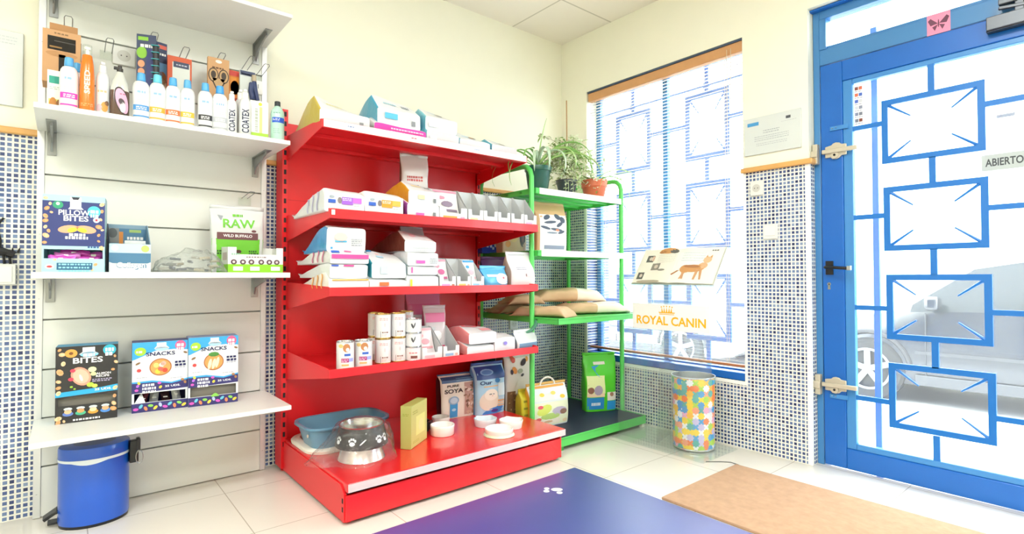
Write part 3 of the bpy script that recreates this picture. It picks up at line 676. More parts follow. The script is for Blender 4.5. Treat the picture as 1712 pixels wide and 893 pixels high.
# orange SPEED bottle
xc, w, zt = px_size(128, 156, 75, 0, 2.66); h = zt-ST2; rx = w*.47
t = thing('spray_bottle', 'tall orange bottle with clear cap lettered SPEED', 'bottle', (xc, 2.66, ST2), FACE(xc, 2.66)*.6)
OR = M('#f07818', .25, coat=.4); b = MB()
b.lathe([(rx*.93, 0), (rx, .005), (rx, h*.18), (rx*.97, h*.5), (rx*.86, h*.7), (rx*.64, h*.845), (rx*.6, h*.85)], OR, 32)
fn = cyl_fn(rx*.97, rx*.97)
fs = lambda u, v: fn(u, v, .0012)
b.word(fs, 'SPEED', -.0, h*.44, .017, M('#fbe6d4', .4), h*.34, rot=PI/2)
b.lines(fs, -.02, .02, h*.13, M('#f7b070', .5), 2, .003, .004, 9)
b.build('body', t, local=True)
MB().lathe([(rx*.6, h*.85), (rx*.6, h*.99), (rx*.55, h)], CLEAR, 24).lathe([(rx*.25, h*.85), (rx*.25, h*.93), (rx*.4, h*.93), (rx*.4, h*.97)], M('#e9ebe8', .4), 16).build('cap', t, local=True)
# white bottle with cat picture
def pump(l, r, tp, y, label, txt=None, deco=None, name='spray_bottle', grp=None):
    xc, w, zt = px_size(l, r, tp, 0, y); h = zt-ST2; rx = w*.52
    t = thing(name, label, 'bottle', (xc, y, ST2), FACE(xc, y)*.6, grp)
    b = MB().lathe([(rx*.92, 0), (rx, .005), (rx, h*.64), (rx*.94, h*.72), (rx*.72, h*.79), (rx*.5, h*.81)], WBOT, 28)
    fn = cyl_fn(rx, rx)
    if txt: b.word(lambda u, v: fn(u, v, .001), txt, .0, h*.32, min(.03, rx*1.15), M('#2a3150', .45), h*.5, rot=PI/2)
    if deco: deco(b, fn, rx, h)
    b.build('body', t, local=True)
    MB().lathe([(rx*.5, h*.79), (rx*.55, h*.80), (rx*.52, h*.93), (rx*.35, h*.955), (rx*.3, h)], M('#eceeed', .3), 20).box(-.006, .006, -rx*.75, 0, h*.945, h*.985, M('#eceeed', .3)).build('pump_head', t, local=True)
def deco_cat(b, fn, rx, h):
    b.lines(fn, -rx*.8, rx*.8, h*.46, M('#d9b98a', .5), 1, .008, .002, 3).blob(fn, .006, h*.16, .012, .02, M('#d89a4a', .5)).blob(fn, .014, h*.23, .008, .01, M('#7a5a44', .5)).blob(fn, -.012, h*.14, .01, .014, M('#c9b8c8', .5)).patch(fn, -rx, rx, h*.03, h*.05, M('#a8cfe0', .5), 8, 1)
pump(157, 180, 104, 2.67, 'white bottle with cat picture between orange and brown bottles', None, deco_cat, 'lotion_bottle')
G2 = 'white COATEX spray bottles'
pump(377, 394, 153, 2.66, 'slim white COATEX bottle touching the grey banded shampoo', 'COATEX', None, 'spray_bottle', G2)
pump(391, 409, 150, 2.76, 'white spray bottle half hidden behind the COATEX bottles', None, None, 'spray_bottle', G2)
pump(398, 418, 150, 2.66, 'white COATEX bottle beside the white and green carton', 'COATEX', None, 'spray_bottle', G2)
# brown bottle with pink label
xc, w, zt = px_size(180, 214, 110, 0, 2.66); h = zt-ST2; rx = w*.49; ry = rx*.55
t = thing('shampoo_bottle', 'brown see-through shampoo bottle with pink label and black cap', 'bottle', (xc, 2.66, ST2), FACE(xc, 2.66)*.6)
BR = M('#5e4638', .2, coat=.4); b = MB(); CLR = M('#c9cbc4', .15, coat=.5)
b.lathe([(rx*.9, 0), (rx*.97, .006), (rx, h*.3), (rx*.98, h*.52, CLR), (rx*.8, h*.68, CLR), (rx*.45, h*.82, CLR), (rx*.3, h*.88, CLR), (rx*.3, h*.9)], BR, 32, sy=.55)
fn = cyl_fn(rx, ry); f2 = lambda u, v: fn(u, v, .0015)
b.blob(fn, rx*.25, h*.32, rx*.75, h*.27, M('#2e2620', .5), 24, .25).blob(lambda u, v: fn(u, v, .0012), rx*.25, h*.32, rx*.62, h*.24, M('#e6a8c4', .4), 24, .25)
b.blob(f2, rx*.3, h*.2, rx*.3, h*.1, M('#e9e4e6', .5), 14).blob(f2, rx*.2, h*.3, rx*.3, h*.07, M('#4a3f44', .5), 12, .4).lines(f2, rx*.0, rx*.6, h*.46, M('#b0607e', .5), 1, .004, .002, 3)
b.build('body', t, local=True)
MB().lathe([(rx*.33, h*.89), (rx*.33, h*.95), (rx*.22, h*.96), (rx*.22, h)], M('#2a2624', .4), 18).box(-rx*.62, 0, -.008, .008, h*.93, h*.97, M('#2a2624', .4)).build('cap', t, local=True)
# small carton at far left, white and green carton, mint bottle
def carton(name, label, l, r, tp, y, d, m, deco, z, rot=None, cat='box'):
    xc, w, zt = px_size(l, r, tp, 0, y); h = zt-z
    t = thing(name, label, cat, (xc, y, z), FACE(xc, y)*.3 if rot is None else rot)
    b = MB().box(-w/2, w/2, 0, d, .0005, h, m); fn = lambda u, v, e=.0008: (u-w/2, -e, v); deco(b, fn, w, h, t)
    b.build('carton', t, local=True, bevel=.0008); return t
def deco_c1(b, fn, w, h, t):
    b.patch(fn, .12*w, .98*w, .68*h, .86*h, M('#2fa08c', .5), 1, 1).lines(fn, .15*w, .9*w, .6*h, M('#b8c4b8', .5), 2, .003, .004, 3).patch(fn, .1*w, .9*w, .03*h, .3*h, M('#d9e06a', .5), 1, 1).blob(lambda u, v: fn(u, v, .0012), .4*w, .15*h, .012, .03, M('#c9853c', .5)).blob(lambda u, v: fn(u, v, .0012), .85*w, .15*h, .012, .025, M('#9a6a40', .5))
carton('shampoo_carton', 'small white and lime carton at the left end of bottles', 75, 100, 117, 2.70, .05, M('#f2f4ef', .5), deco_c1, ST2)
def deco_c2(b, fn, w, h, t):
    b.patch(fn, 0, w, .0, .17*h, M('#a5d23c', .5), 1, 1).patch(fn, .5*w, .66*w, .17*h, .85*h, M('#cfe48a', .5), 1, 1).blob(fn, .55*w, .92*h, .008, .008, M('#c9d83c', .5)).lines(lambda u, v: fn(v, u), .2*h, .8*h, .42*w, M('#b4bcae', .5), 1, .012, .002, 4)
carton('shampoo_carton', 'white carton with lime base between COATEX and mint bottles', 417, 447, 169, 2.66, .045, M('#eef0ec', .4), deco_c2, ST2)
xc, w, zt = px_size(451, 474, 170, 0, 2.66); h = zt-ST2; rx = w*.49
t = thing('lotion_bottle', 'mint green bottle with blue band at the shelf end', 'bottle', (xc, 2.66, ST2), FACE(xc, 2.66)*.6)
MINT = M('#b4ddcf', .25, coat=.4); b = MB().lathe([(rx*.93, 0), (rx, .005), (rx, h*.66), (rx*.92, h*.76), (rx*.55, h*.85), (rx*.4, h*.87), (rx*.4, h*.9)], MINT, 28)
fn = cyl_fn(rx, rx); b.patch(fn, -rx*.95, rx*1.1, h*.45, h*.58, M('#2458c8', .4), 12, 1).lines(lambda u, v: fn(u, v, .0012), -rx*.8, rx*.2, h*.55, WHITE, 2, .003, .003, 2).lines(fn, -rx*.7, rx*.5, h*.7, M('#7aa49a', .5), 1, .004, .002, 3).lines(fn, -rx*.7, rx*.3, h*.3, M('#8ab0a8', .5), 3, .003, .006, 4)
b.build('body', t, local=True); MB().lathe([(rx*.43, h*.88), (rx*.43, h*.99), (rx*.38, h)], M('#2c3338', .4), 20).build('cap', t, local=True)
# ------------------------------------------------------------------ shelf three: treat boxes
def open_display(name, label, cat, l, r, tp, y, z, d, win, mside, rot, mfront, deco, cut=None):
    """display box with a window opening in its front: win = (u0, u1, v0, v1) as shares of the front"""
    xc, w, zt = px_size(l, r, tp, 0, y); h = zt-z; t = thing(name, label, cat, (xc, y, z), rot)
    th = .003; b = MB(); u0, u1, v0, v1 = win[0]*w-w/2, win[1]*w-w/2, win[2]*h, win[3]*h
    b.box(-w/2, u0, 0, th, .0005, h, mfront).box(u1, w/2, 0, th, .0005, h, mfront).box(u0, u1, 0, th, .0005, v0, mfront).box(u0, u1, 0, th, v1, h, mfront)
    fn = lambda u, v, e=.0008: (u-w/2, -e, v); deco(b, fn, w, h, t)
    b.build('front_panel', t, local=True)
    c = MB().box(-w/2, -w/2+th, th, d, .0005, h, mside).box(w/2-th, w/2, th, d, .0005, h, mside).box(-w/2+th, w/2-th, d-th, d, .0005, h, mside).box(-w/2+th, w/2-th, th, d-th, .0005, .004, mside).box(-w/2+th, w/2-th, th, d-th, h-th, h, mside)
    c.build('carton', t, local=True)
    return t, w, h
def sachets(xc, y, z, rot, w, h0, h1, d, cols, n, label, group, seed):
    """small foil sachets lying inside a display box"""
    rnd = random.Random(seed); R = Matrix.Rotation(rot, 4, 'Z')
    for i in range(n):
        cx = -w/2+w*(i+.5)/n; p = Vector((xc, y, z)) + R @ Vector((cx, .02+d*.35+(i % 2)*.01, h0+.004))
        b = MB(); L = w/n*.5; hh = (h1-h0)*rnd.uniform(.8, .98); m = M(cols[i % len(cols)], .3, .2)
        tl = rnd.uniform(-.25, .25)
        b.sheet(lambda a, c: (L*1.6*(a-.5)+tl*hh*(c-.5), -.012*math.sin(PI*a)*math.sin(PI*c)+.01*c, hh*c), 6, 6, m)
        b.sheet(lambda a, c: (L*1.6*(a-.5)+tl*hh*(c-.5), .012+.006*math.sin(PI*a)+.01*c, hh*c), 6, 6, m)
        b.word(lambda u, v: (u, -.014+.01*(.5), v), '-', 0, hh*.5, .004, WHITE, L*.8)
        t = b.build('treat_sachet', origin=p, local=True); t.rotation_euler = (0, 0, rot)
        tag(t, label, 'sachet', group)
COOK = ['#e9b98a', '#d99c62', '#f0cda0', '#dfa878']
def scatter(b, fn, w, h, spots, e=.001):
    for i, (u, v, a) in enumerate(spots): b.blob(lambda x, y: fn(x, y, e), u*w, v*h, a*w, a*w*.75, M(COOK[i % 4], .6), 8, i*.7).blob(lambda x, y: fn(x, y, e+.0004), (u+.008)*w, v*h, a*w*.55, a*w*.35, M(COOK[(i+2) % 4], .6), 8, i)
BNAVY = M('#2f3b78', .45); PALEB = M('#a9d6de', .45); TEAL = M('#2f9ab0', .5)
def deco_pillow(b, fn, w, h, t):
    b.patch(fn, 0, w, .34*h, .92*h, BNAVY, 1, 1).patch(fn, .0, w, .92*h, h, PALEB, 1, 1)
    f1 = lambda u, v: fn(u, v, .0012); f2 = lambda u, v: fn(u, v, .0016); f3 = lambda u, v: fn(u, v, .002)
    b.poly(f1, [(.43*w, .98*h), (.61*w, .98*h), (.61*w, .85*h), (.65*w, .82*h), (.4*w, .82*h), (.43*w, .85*h)], M('#f2f4f6', .5)).poly(f2, [(.45*w, .98*h), (.59*w, .98*h), (.56*w, .945*h), (.48*w, .945*h)], M('#2b2d3a', .5))
    WT_ = M('#f4f5f6', .5)
    b.word(f2, 'PILLOW', .5*w, .775*h, .07*h, WT_, .5*w).word(f2, 'BITES', .53*w, .70*h, .07*h, WT_, .4*w)
    b.blob(f1, .24*w, .87*h, .085*w, .05*h, M('#2f9a72', .5)).blob(f2, .24*w, .885*h, .03*w, .02*h, WT_)
    b.blob(f1, .82*w, .8*h, .11*w, .075*h, M('#4fc0d4', .5), 20).lines(f2, .76*w, .89*w, .82*h, WT_, 2, .012, .004, 2)
    b.blob(f1, .86*w, .69*h, .055*w, .035*h, WT_).blob(f2, .86*w, .69*h, .022*w, .016*h, M('#e0384a', .5), 10)
    b.blob(f1, .41*w, .56*h, .17*w, .05*h, M('#e9a884', .5), 20, .15).blob(f1, .69*w, .56*h, .17*w, .05*h, M('#e9a884', .5), 20, -.15).blob(f2, .47*w, .55*h, .08*w, .03*h, M('#f4d23c', .5), 14, .3).blob(f2, .63*w, .55*h, .08*w, .03*h, M('#f4d23c', .5), 14, -.3)
    b.lines(f2, .42*w, .68*w, .505*h, WT_, 1, .01, .003, 6).lines(f2, .36*w, .74*w, .465*h, WT_, 1, .01, .003, 7)
    scatter(b, fn, w, h, [(.05, .95, .04), (.07, .82, .05), (.12, .88, .035), (.05, .72, .05), (.14, .77, .03), (.05, .66, .05), (.05, .58, .04), (.1, .53, .04), (.06, .47, .06), (.04, .38, .04), (.95, .9, .05), (.95, .81, .04), (.93, .7, .035), (.9, .6, .06), (.96, .56, .03), (.9, .49, .035), (.95, .32, .05), (.9, .41, .03), (.2, .16, .03), (.85, .1, .04), (.8, .03, .03)])
    b.patch(f1, .23*w, .8*w, .03*h, .12*h, M('#2a5f86', .5), 1, 1).lines(f2, .26*w, .78*w, .11*h, M('#8fd0dc', .5), 3, .006, .006, 8).blob(f1, .12*w, .07*h, .07*w, .03*h, M('#f0e8e6', .5)).blob(f2, .12*w, .07*h, .045*w, .014*h, M('#d04048', .5))
    b.lines(f1, .72*w, .92*w, .345*h, M('#3a5a90', .5), 1, .008, .003, 4)
y = 2.63; fp = FACE(.05, 2.63)
t, w, h = open_display('treat_box', 'navy PILLOW BITES treat box with pink sachets in its window', 'box', 69, 174.5, 327, y, ST3, .13, (.03, .97, .175, .295), PALEB, -.10, PALEB, deco_pillow)
rnd = random.Random(4); R_ = Matrix.Rotation(-.10, 4, 'Z')
for i in range(5):
    L, hh = w*rnd.uniform(.42, .5), .026; cx = (-.2, .2, -.12, .22, .0)[i]*w; zz = h*(.17, .175, .215, .225, .25)[i]; dy = .022+.012*(i % 2)+.006*i
    b = MB(); m = M(['#e060cc', '#d048b8', '#ee86dc'][i % 3], .3, .15, coat=.3); tl = rnd.uniform(-.06, .06)
    for s_ in (-1, 1): b.sheet(lambda a, c: (L*(a-.5), s_*.010*math.sin(PI*c)*math.sin(PI*a)**.3, zz+tl*L*(a-.5)+hh*(c-.5)+.002*math.sin(14*a+i)), 12, 6, m)
    b.patch(lambda u, v: (u, -.0112, v), -L*.12+L*.2*(i % 2), L*.05+L*.2*(i % 2), zz-.004, zz+.005, WHITE, 2, 1)
    p = Vector((t.location.x, y, ST3)) + R_ @ Vector((cx, dy, 0)); o = b.build('treat_sachet', origin=p, local=True); o.rotation_euler = (0, 0, -.10)
    tag(o, 'pink foil sachet inside the navy PILLOW BITES box', 'sachet', 'pink sachets in the navy box')
# collagen display
def deco_none(*a): pass
xc, w, zt = px_size(182, 252, 408, 0, 2.66); zb = ST3; h = zt-zb
t = thing('treat_box', 'blue Collagen counter display with low front and picture back', 'box', (xc, 2.66, zb), .02)
LB = M('#7f9fb4', .5); OC = M('#4a7a9c', .5); b = MB(); d = .12; hb = Za(210, 376, 2.78)-zb
b.box(-w/2, w/2, 0, .003, .0005, h, M('#c9d2d6', .5)); fn = lambda u, v, e=.0008: (u-w/2, -e, v); f1 = lambda u, v: fn(u, v, .0012)
b.patch(fn, 0, w, .32*h, .68*h, OC, 1, 1).patch(fn, 0, w, .68*h, h, M('#bcd6e0', .5), 1, 1).blob(f1, .13*w, .85*h, .012, .012, WHITE).blob(f1, .86*w, .84*h, .014, .014, M('#b6cf6a', .5))
b.poly(f1, [(0, .0), (w, .0), (w, .36*h), (.8*w, .26*h), (.2*w, .26*h), (0, .36*h)], M('#d3dadd', .5)).word(lambda u, v: fn(u, v, .0017), 'Collagen', .53*w, .225*h, .030, M('#4a7a9c', .5), .72*w).word(lambda u, v: fn(u, v, .0023), 'Collagen', .52*w, .235*h, .026, M('#fbfcfc', .4), .68*w)
b.build('front_panel', t, local=True)
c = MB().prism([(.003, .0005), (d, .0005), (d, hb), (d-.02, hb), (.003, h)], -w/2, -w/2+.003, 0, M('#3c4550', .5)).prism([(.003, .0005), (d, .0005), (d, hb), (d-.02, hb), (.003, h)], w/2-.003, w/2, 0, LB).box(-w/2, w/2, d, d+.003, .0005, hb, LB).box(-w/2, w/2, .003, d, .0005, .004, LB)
fb = lambda u, v, e=.0008: (u-w/2, d-e, v); fb1 = lambda u, v: fb(u, v, .0012)
c.patch(fb, .3*w, w, .62*hb, .92*hb, OC, 1, 1).patch(fb1, .55*w, .85*w, .84*hb, .9*hb, M('#9ab86a', .5), 1, 1).lines(fb1, .5*w, .95*w, .75*hb, WHITE, 1, .012, .004, 3).patch(fb, .02*w, .3*w, .62*hb, .92*hb, M('#8a8f90', .5), 1, 1).blob(fb1, .14*w, .82*hb, .016, .02, M('#5a6266', .5)).patch(fb1, .3*w, .4*w, .6*hb, .85*hb, M('#d98a3c', .5), 1, 1)
c.build('carton', t, local=True)
p = Vector((xc+.012, 2.66, zb)); b = MB()
for s, y_ in ((0, -.006), (1, .006)): b.sheet(lambda a, c: (.07*(a-.5), y_*(1+math.sin(PI*a)*1.2), .004+.125*c), 8, 8, M('#c6cdcf', .25, coat=.3))
b.patch(lambda u, v: (u, -.0145, v), -.015, .015, .085, .095, M('#8a9296', .5), 1, 1)
tag(b.build('treat_sachet', origin=p+Vector((.005, .02, 0)), local=True), 'silver sachet standing in the blue Collagen display', 'sachet')
# crumpled clear bag
def crumple(fn0, amp, seed, sc=14):
    def g(a, b):
        p = Vector(fn0(a, b)); n = noise.noise_vector(p*sc+Vector((seed, 0, 0))); return p+amp*n+amp*.5*noise.noise_vector(p*sc*2.7)
    return g
y = 2.68; xa, xb = Xa(258, y), Xa(378, y); zt = Za(330, 413, y)-ST3; L = xb-xa
t = thing('snack_bag', 'crumpled clear bag of snacks lying between the two displays', 'bag', ((xa+xb)/2, y+.05, ST3))
def hump(a, b):
    x = L*(a-.5); yy = .16*(b-.5); e = math.sin(PI*a)**.5*math.sin(PI*b)**.5; return (x, yy, .004+max(0, zt*1.1*e*(.62+.38*a)))
FM = M('#d3d6d4', .25, coat=.5, bump=.2)
MB().sheet(lambda a, b: (lambda q: (q[0], q[1], max(.003, q[2])))(crumple(hump, .013, 3, 24)(a, b)), 46, 24, CRINK).build('wrap', t, local=True)
sn = MB(); rnd = random.Random(5)
for i in range(26):
    px_, py_ = rnd.uniform(-.38, .42)*L, rnd.uniform(-.05, .05); zz = rnd.uniform(.008, max(.012, hump(px_/L+.5, py_/.16+.5)[2]-.02)); an = rnd.uniform(0, 3)
    sn.tube([(px_-.02*math.cos(an), py_-.02*math.sin(an), zz), (px_+.02*math.cos(an), py_+.02*math.sin(an), zz+.004)], .006, M(['#a9a79c', '#8c8f8a', '#b8b09a', '#6a7078'][i % 4], .6), 6)
o = sn.build('snack_pieces', t, local=True); o['kind'] = 'stuff'
# RAW stand-up bag and small green display
def bag_fn(w, d, h, p=4., top=.62, wr=.0, seed=0., bulge=.0):
    """standing gusseted bag: returns (surface point of angle/height, front print function)"""
    def dims(v):
        k = v/h
        s = 1. if k < top else max(0., 1-((k-top)/(1-top))**1.15)
        dd = d/2*max(.05, (.88+.12*math.sin(PI*min(1, k/top))) * s); ww = w/2*(1+.02*(1-s)) * (1-.03*math.cos(PI*k))
        return ww, dd
    def pt(a, k):
        v = k*h; ww, dd = dims(v); ca, sa = math.cos(a), math.sin(a)
        x = ww*math.copysign(abs(ca)**(2/p), ca); y = dd*math.copysign(abs(sa)**(2/p), sa)
        q = Vector((x, y, v))
        if wr: n = noise.noise_vector(q*16+Vector((seed, seed, 0)))*wr*(.3+.9*k); q.y += n.y; q.x += n.x*.6
        return q
    def front(u, v, e=.0012):
        ww, dd = dims(v); r = min(.999, abs(u)/ww); y = -dd*(1-r**p)**(1/p); q = Vector((u, y, v))
        if wr: n = noise.noise_vector(q*16+Vector((seed, seed, 0)))*wr*(.3+.9*v/h); q.y += n.y; q.x += n.x*.6
        q.y -= e; return tuple(q)
    def side(s, v, e=.0012):                      # left gusset print: s in -1..1 across the depth
        ww, dd = dims(v); return (-ww-e, s*dd*.8, v)
    return pt, front, side
def bag(name, label, cat, loc, rotz, w, d, h, mf, ms, deco, p=4., top=.62, wr=.004, group=None, seal=None, rot=None, mtop=None, sealh=.02):
    t = thing(name, label, cat, loc, rotz, group, rot)
    seed = (w*1000+h*77) % 13; pt, fr_, sd = bag_fn(w, d, h, p, top, wr, seed)
    nu, nv = 40, 22; vs = []; fs = []; ms_ = []; b = MB()
    for j in range(nv+1):
        for i in range(nu): vs.append(pt(2*PI*i/nu-PI/2, j/nv))
    for j in range(nv):
        for i in range(nu):
            fs.append((j*nu+i, j*nu+(i+1) % nu, (j+1)*nu+(i+1) % nu, (j+1)*nu+i)); a = 2*PI*(i+.5)/nu-PI/2
            side_ = abs(math.cos(a)) > .93; ms_.append(ms if side_ else (mtop if mtop and j/nv > top-.04 else mf))
    fs.append(tuple(range(nu-1, -1, -1))); ms_.append(ms)
    b.add(vs, fs, ms_, True)
    if deco: deco(b, fr_, w, h, t, sd)
    b.build('body', t, local=True)
    sm_ = seal or mtop or mf; wt = w/2*1.05
    q = MB().sheet(lambda a, c: (wt*(2*a-1), (.006*math.sin(9*a+seed)*c), h-.004+sealh*c), 12, 2, sm_)
    o = q.build('top_seal', t, local=True); md = o.modifiers.new('thick', 'SOLIDIFY'); md.thickness = .003; md.offset = 0
    return t
RAWG = M('#6cc22c', .45); RAWW = M('#d2d5d5', .35, coat=.2)
def deco_raw(b, fn, w, h, t, sd):
    b.patch(fn, -.49*w, .49*w, .002, .53*h, RAWG, 10, 6)
    f2 = lambda u, v: fn(u, v, .002); f3 = lambda u, v: fn(u, v, .0027)
    b.word(f2, 'RAW', .02*w, .765*h, .14*h, RAWG, .62*w).lines(f2, -.1*w, .12*w, .915*h, RAWG, 1, .012, .002, 2)
    b.patch(f2, -.4*w, .38*w, .515*h, .625*h, M('#6a3f44', .5), 10, 2).word(f3, 'WILD BUFFALO', -.01*w, .575*h, .045*h, M('#f2eef0', .5), .55*w)
    b.blob(f2, .3*w, .655*h, .05*w, .02*h, M('#6a3f44', .5), 10).blob(f2, -.33*w, .86*h, .06*w, .06*h, M('#9aa0a4', .5), 3, .5).lines(f3, -.4*w, -.2*w, .35*h, M('#2c5a1c', .5), 2, .008, .004, 3).lines(f3, .2*w, .38*w, .35*h, M('#2c5a1c', .5), 2, .008, .004, 4).blob(f3, .0, .33*h, .06*w, .03*h, M('#5a3a34', .5), 9)
y = 2.86; xa, xb = Xa(352, y), Xa(438, y)
bag('snack_bag', 'white and green RAW WILD BUFFALO pouch behind green display', 'bag', ((xa+xb)/2, y, ST3), -.05, xb-xa, .06, Za(395, 350, y)-ST3, RAWW, RAWW, deco_raw, 6, .75, .003)
y = 2.70; xa, xb = Xa(381, y), Xa(473, y); h = Za(425, 414, y)-ST3; w = xb-xa; hh = h
t = thing('treat_box', 'low white and green display box before the RAW pouch', 'box', ((xa+xb)/2, y, ST3), 0)
b = MB().box(-w/2, w/2, 0, .003, .0005, .72*h, WHITE).box(-w/2, -w/2+.035, 0, .003, .72*h, h, WHITE).box(w/2-.03, w/2, 0, .003, .72*h, h, WHITE)
fn = lambda u, v, e=.0008: (u-w/2, -e, v); f1 = lambda u, v: fn(u, v, .0014); GL = M('#8fd62a', .5)
b.patch(fn, 0, w, .0, .33*h, GL, 1, 1)
for u in (.1, .26, .41, .59, .74, .88): b.blob(f1, u*w, .42*h, .013, .012, M('#5e4250', .5), 14).blob(lambda x, y_: fn(x, y_, .0018), u*w, .42*h, .006, .006, M('#d9ccd0', .5), 8)
for u in (.18, .48, .86): b.patch(f1, (u-.09)*w, (u+.08)*w, .08*h, .24*h, M('#f6f7f4', .5), 1, 1)
b.lines(f1, .32*w, .68*w, .64*h, M('#9a8890', .5), 1, .006, .003, 3).lines(f1, .06*w, .2*w, .76*h, M('#9ac8b0', .5), 1, .008, .002, 4)
b.build('front_panel', t, local=True)
c = MB(); d = .16; SD = [(.003, .0005), (d, .0005), (d, 1.05*h), (.003, h)]
c.prism(SD, -w/2, -w/2+.003, 0, M('#dfe3dc', .5)).prism(SD, w/2-.003, w/2, 0, M('#e6e8e4', .5)).box(-w/2, w/2, d, d+.003, .0005, 1.05*h, M('#e6e8e4', .5)).box(-w/2, w/2, .003, d, .0005, .004, WHITE)
c.patch(lambda u, v: (-w/2-.0008, d-u, v), 0, d, 0, .33*h, GL, 1, 1).patch(lambda u, v: (-w/2-.0014, d-u, v), .06, .14, .5*h, .8*h, M('#b8a8a4', .5), 1, 1).build('carton', t, local=True)
# ------------------------------------------------------------------ lowest shelf: three treat boxes
BLK2 = M('#2b2a2b', .45); CY = M('#2aa6da', .45)
def deco_bites(b, fn, w, h, t):
    f1 = lambda u, v: fn(u, v, .0012); f2 = lambda u, v: fn(u, v, .0017); WT_ = M('#f4f5f6', .5)
    b.poly(fn, [(0, .345*h), (w, .375*h), (w, .46*h), (.75*w, .435*h), (0, .405*h)], CY)
    b.poly(f1, [(.42*w, .98*h), (.62*w, .98*h), (.62*w, .92*h), (.67*w, .89*h), (.36*w, .89*h), (.42*w, .92*h)], M('#e9edf0', .5)).blob(f1, .53*w, .885*h, .15*w, .035*h, M('#7cc6ea', .5)).lines(f2, .43*w, .64*w, .895*h, WT_, 1, .012, .003, 2)
    b.word(f2, 'BITES', .51*w, .81*h, .075*h, WT_, .48*w).blob(f1, .86*w, .93*h, .11*w, .07*h, M('#35b0c8', .5), 20).lines(f2, .79*w, .93*w, .955*h, WT_, 2, .014, .004, 3)
    b.blob(f1, .4*w, .6*h, .15*w, .13*h, M('#f09c84', .5), 20, .5).blob(f2, .4*w, .6*h, .12*w, .1*h, M('#f6b8a0', .5), 18, .5).blob(lambda u, v: fn(u, v, .0021), .4*w, .58*h, .025*w, .05*h, M('#f9e2da', .5), 8, .3)
    for u, v, c_, a in ((.27, .68, '#e0405a', .045), (.24, .57, '#e0405a', .045), (.58, .68, '#dfe8b0', .07), (.6, .62, '#cfe0a0', .05), (.55, .48, '#b4d24a', .06), (.62, .46, '#c9e05a', .05), (.25, .47, '#9ac83c', .025), (.3, .44, '#9ac83c', .02)): b.blob(f2, u*w, v*h, a*w, a*w*.8, M(c_, .5), 10)
    b.word(f1, 'SALMON', .75*w, .62*h, .028*h, WT_, .27*w).word(f1, 'RECIPE', .75*w, .585*h, .028*h, WT_, .22*w).lines(f1, .58*w, .9*w, .55*h, M('#b0a8c8', .5), 2, .004, .003, 4).word(f1, '25 UDS.', .76*w, .41*h, .03*h, WT_, .28*w)
    b.blob(f1, .24*w, .91*h, .1*w, .055*h, M('#e0a04a', .5), 16).blob(f2, .24*w, .91*h, .035*w, .02*h, M('#7a4a20', .5), 10)
    scatter(b, fn, w, h, [(.1, .9, .055), (.06, .96, .035), (.12, .78, .05), (.07, .67, .07), (.05, .55, .045), (.05, .47, .045), (.05, .4, .05), (.95, .84, .03), (.97, .76, .04), (.92, .66, .035), (.96, .41, .05), (.95, .3, .04), (.94, .2, .05), (.93, .13, .06), (.05, .07, .06), (.05, .02, .05), (.14, .03, .03)])
    for i, c_ in enumerate(('#5c7ac0', '#4ab08a', '#e09a3c', '#4a86d0')):
        u = .2+.2*i; b.blob(f1, u*w, .12*h, .085*w, .03*h, M(c_, .5), 14).blob(f2, u*w, .15*h, .06*w, .03*h, M(COOK[i], .5), 10).blob(f2, u*w, .185*h, .07*w, .02*h, M('#c9d2d6', .5), 9)
    b.lines(f1, .28*w, .72*w, .045*h, WT_, 1, .007, .003, 7)
zf = on(145, 704, 2, ST4)
t, w, h = open_display('treat_box', 'black BITES salmon recipe treat box at the shelf left', 'box', 94.5, 198.5, 578, zf.y, ST4, .11, (.04, .96, .225, .335), M('#3d8fb8', .5), -.07, BLK2, deco_bites)
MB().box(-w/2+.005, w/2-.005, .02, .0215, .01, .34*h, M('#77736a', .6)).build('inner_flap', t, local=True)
PUR = M('#34306e', .45); SKY = M('#3aa6e0', .45); PNK = M('#ee5f90', .45)
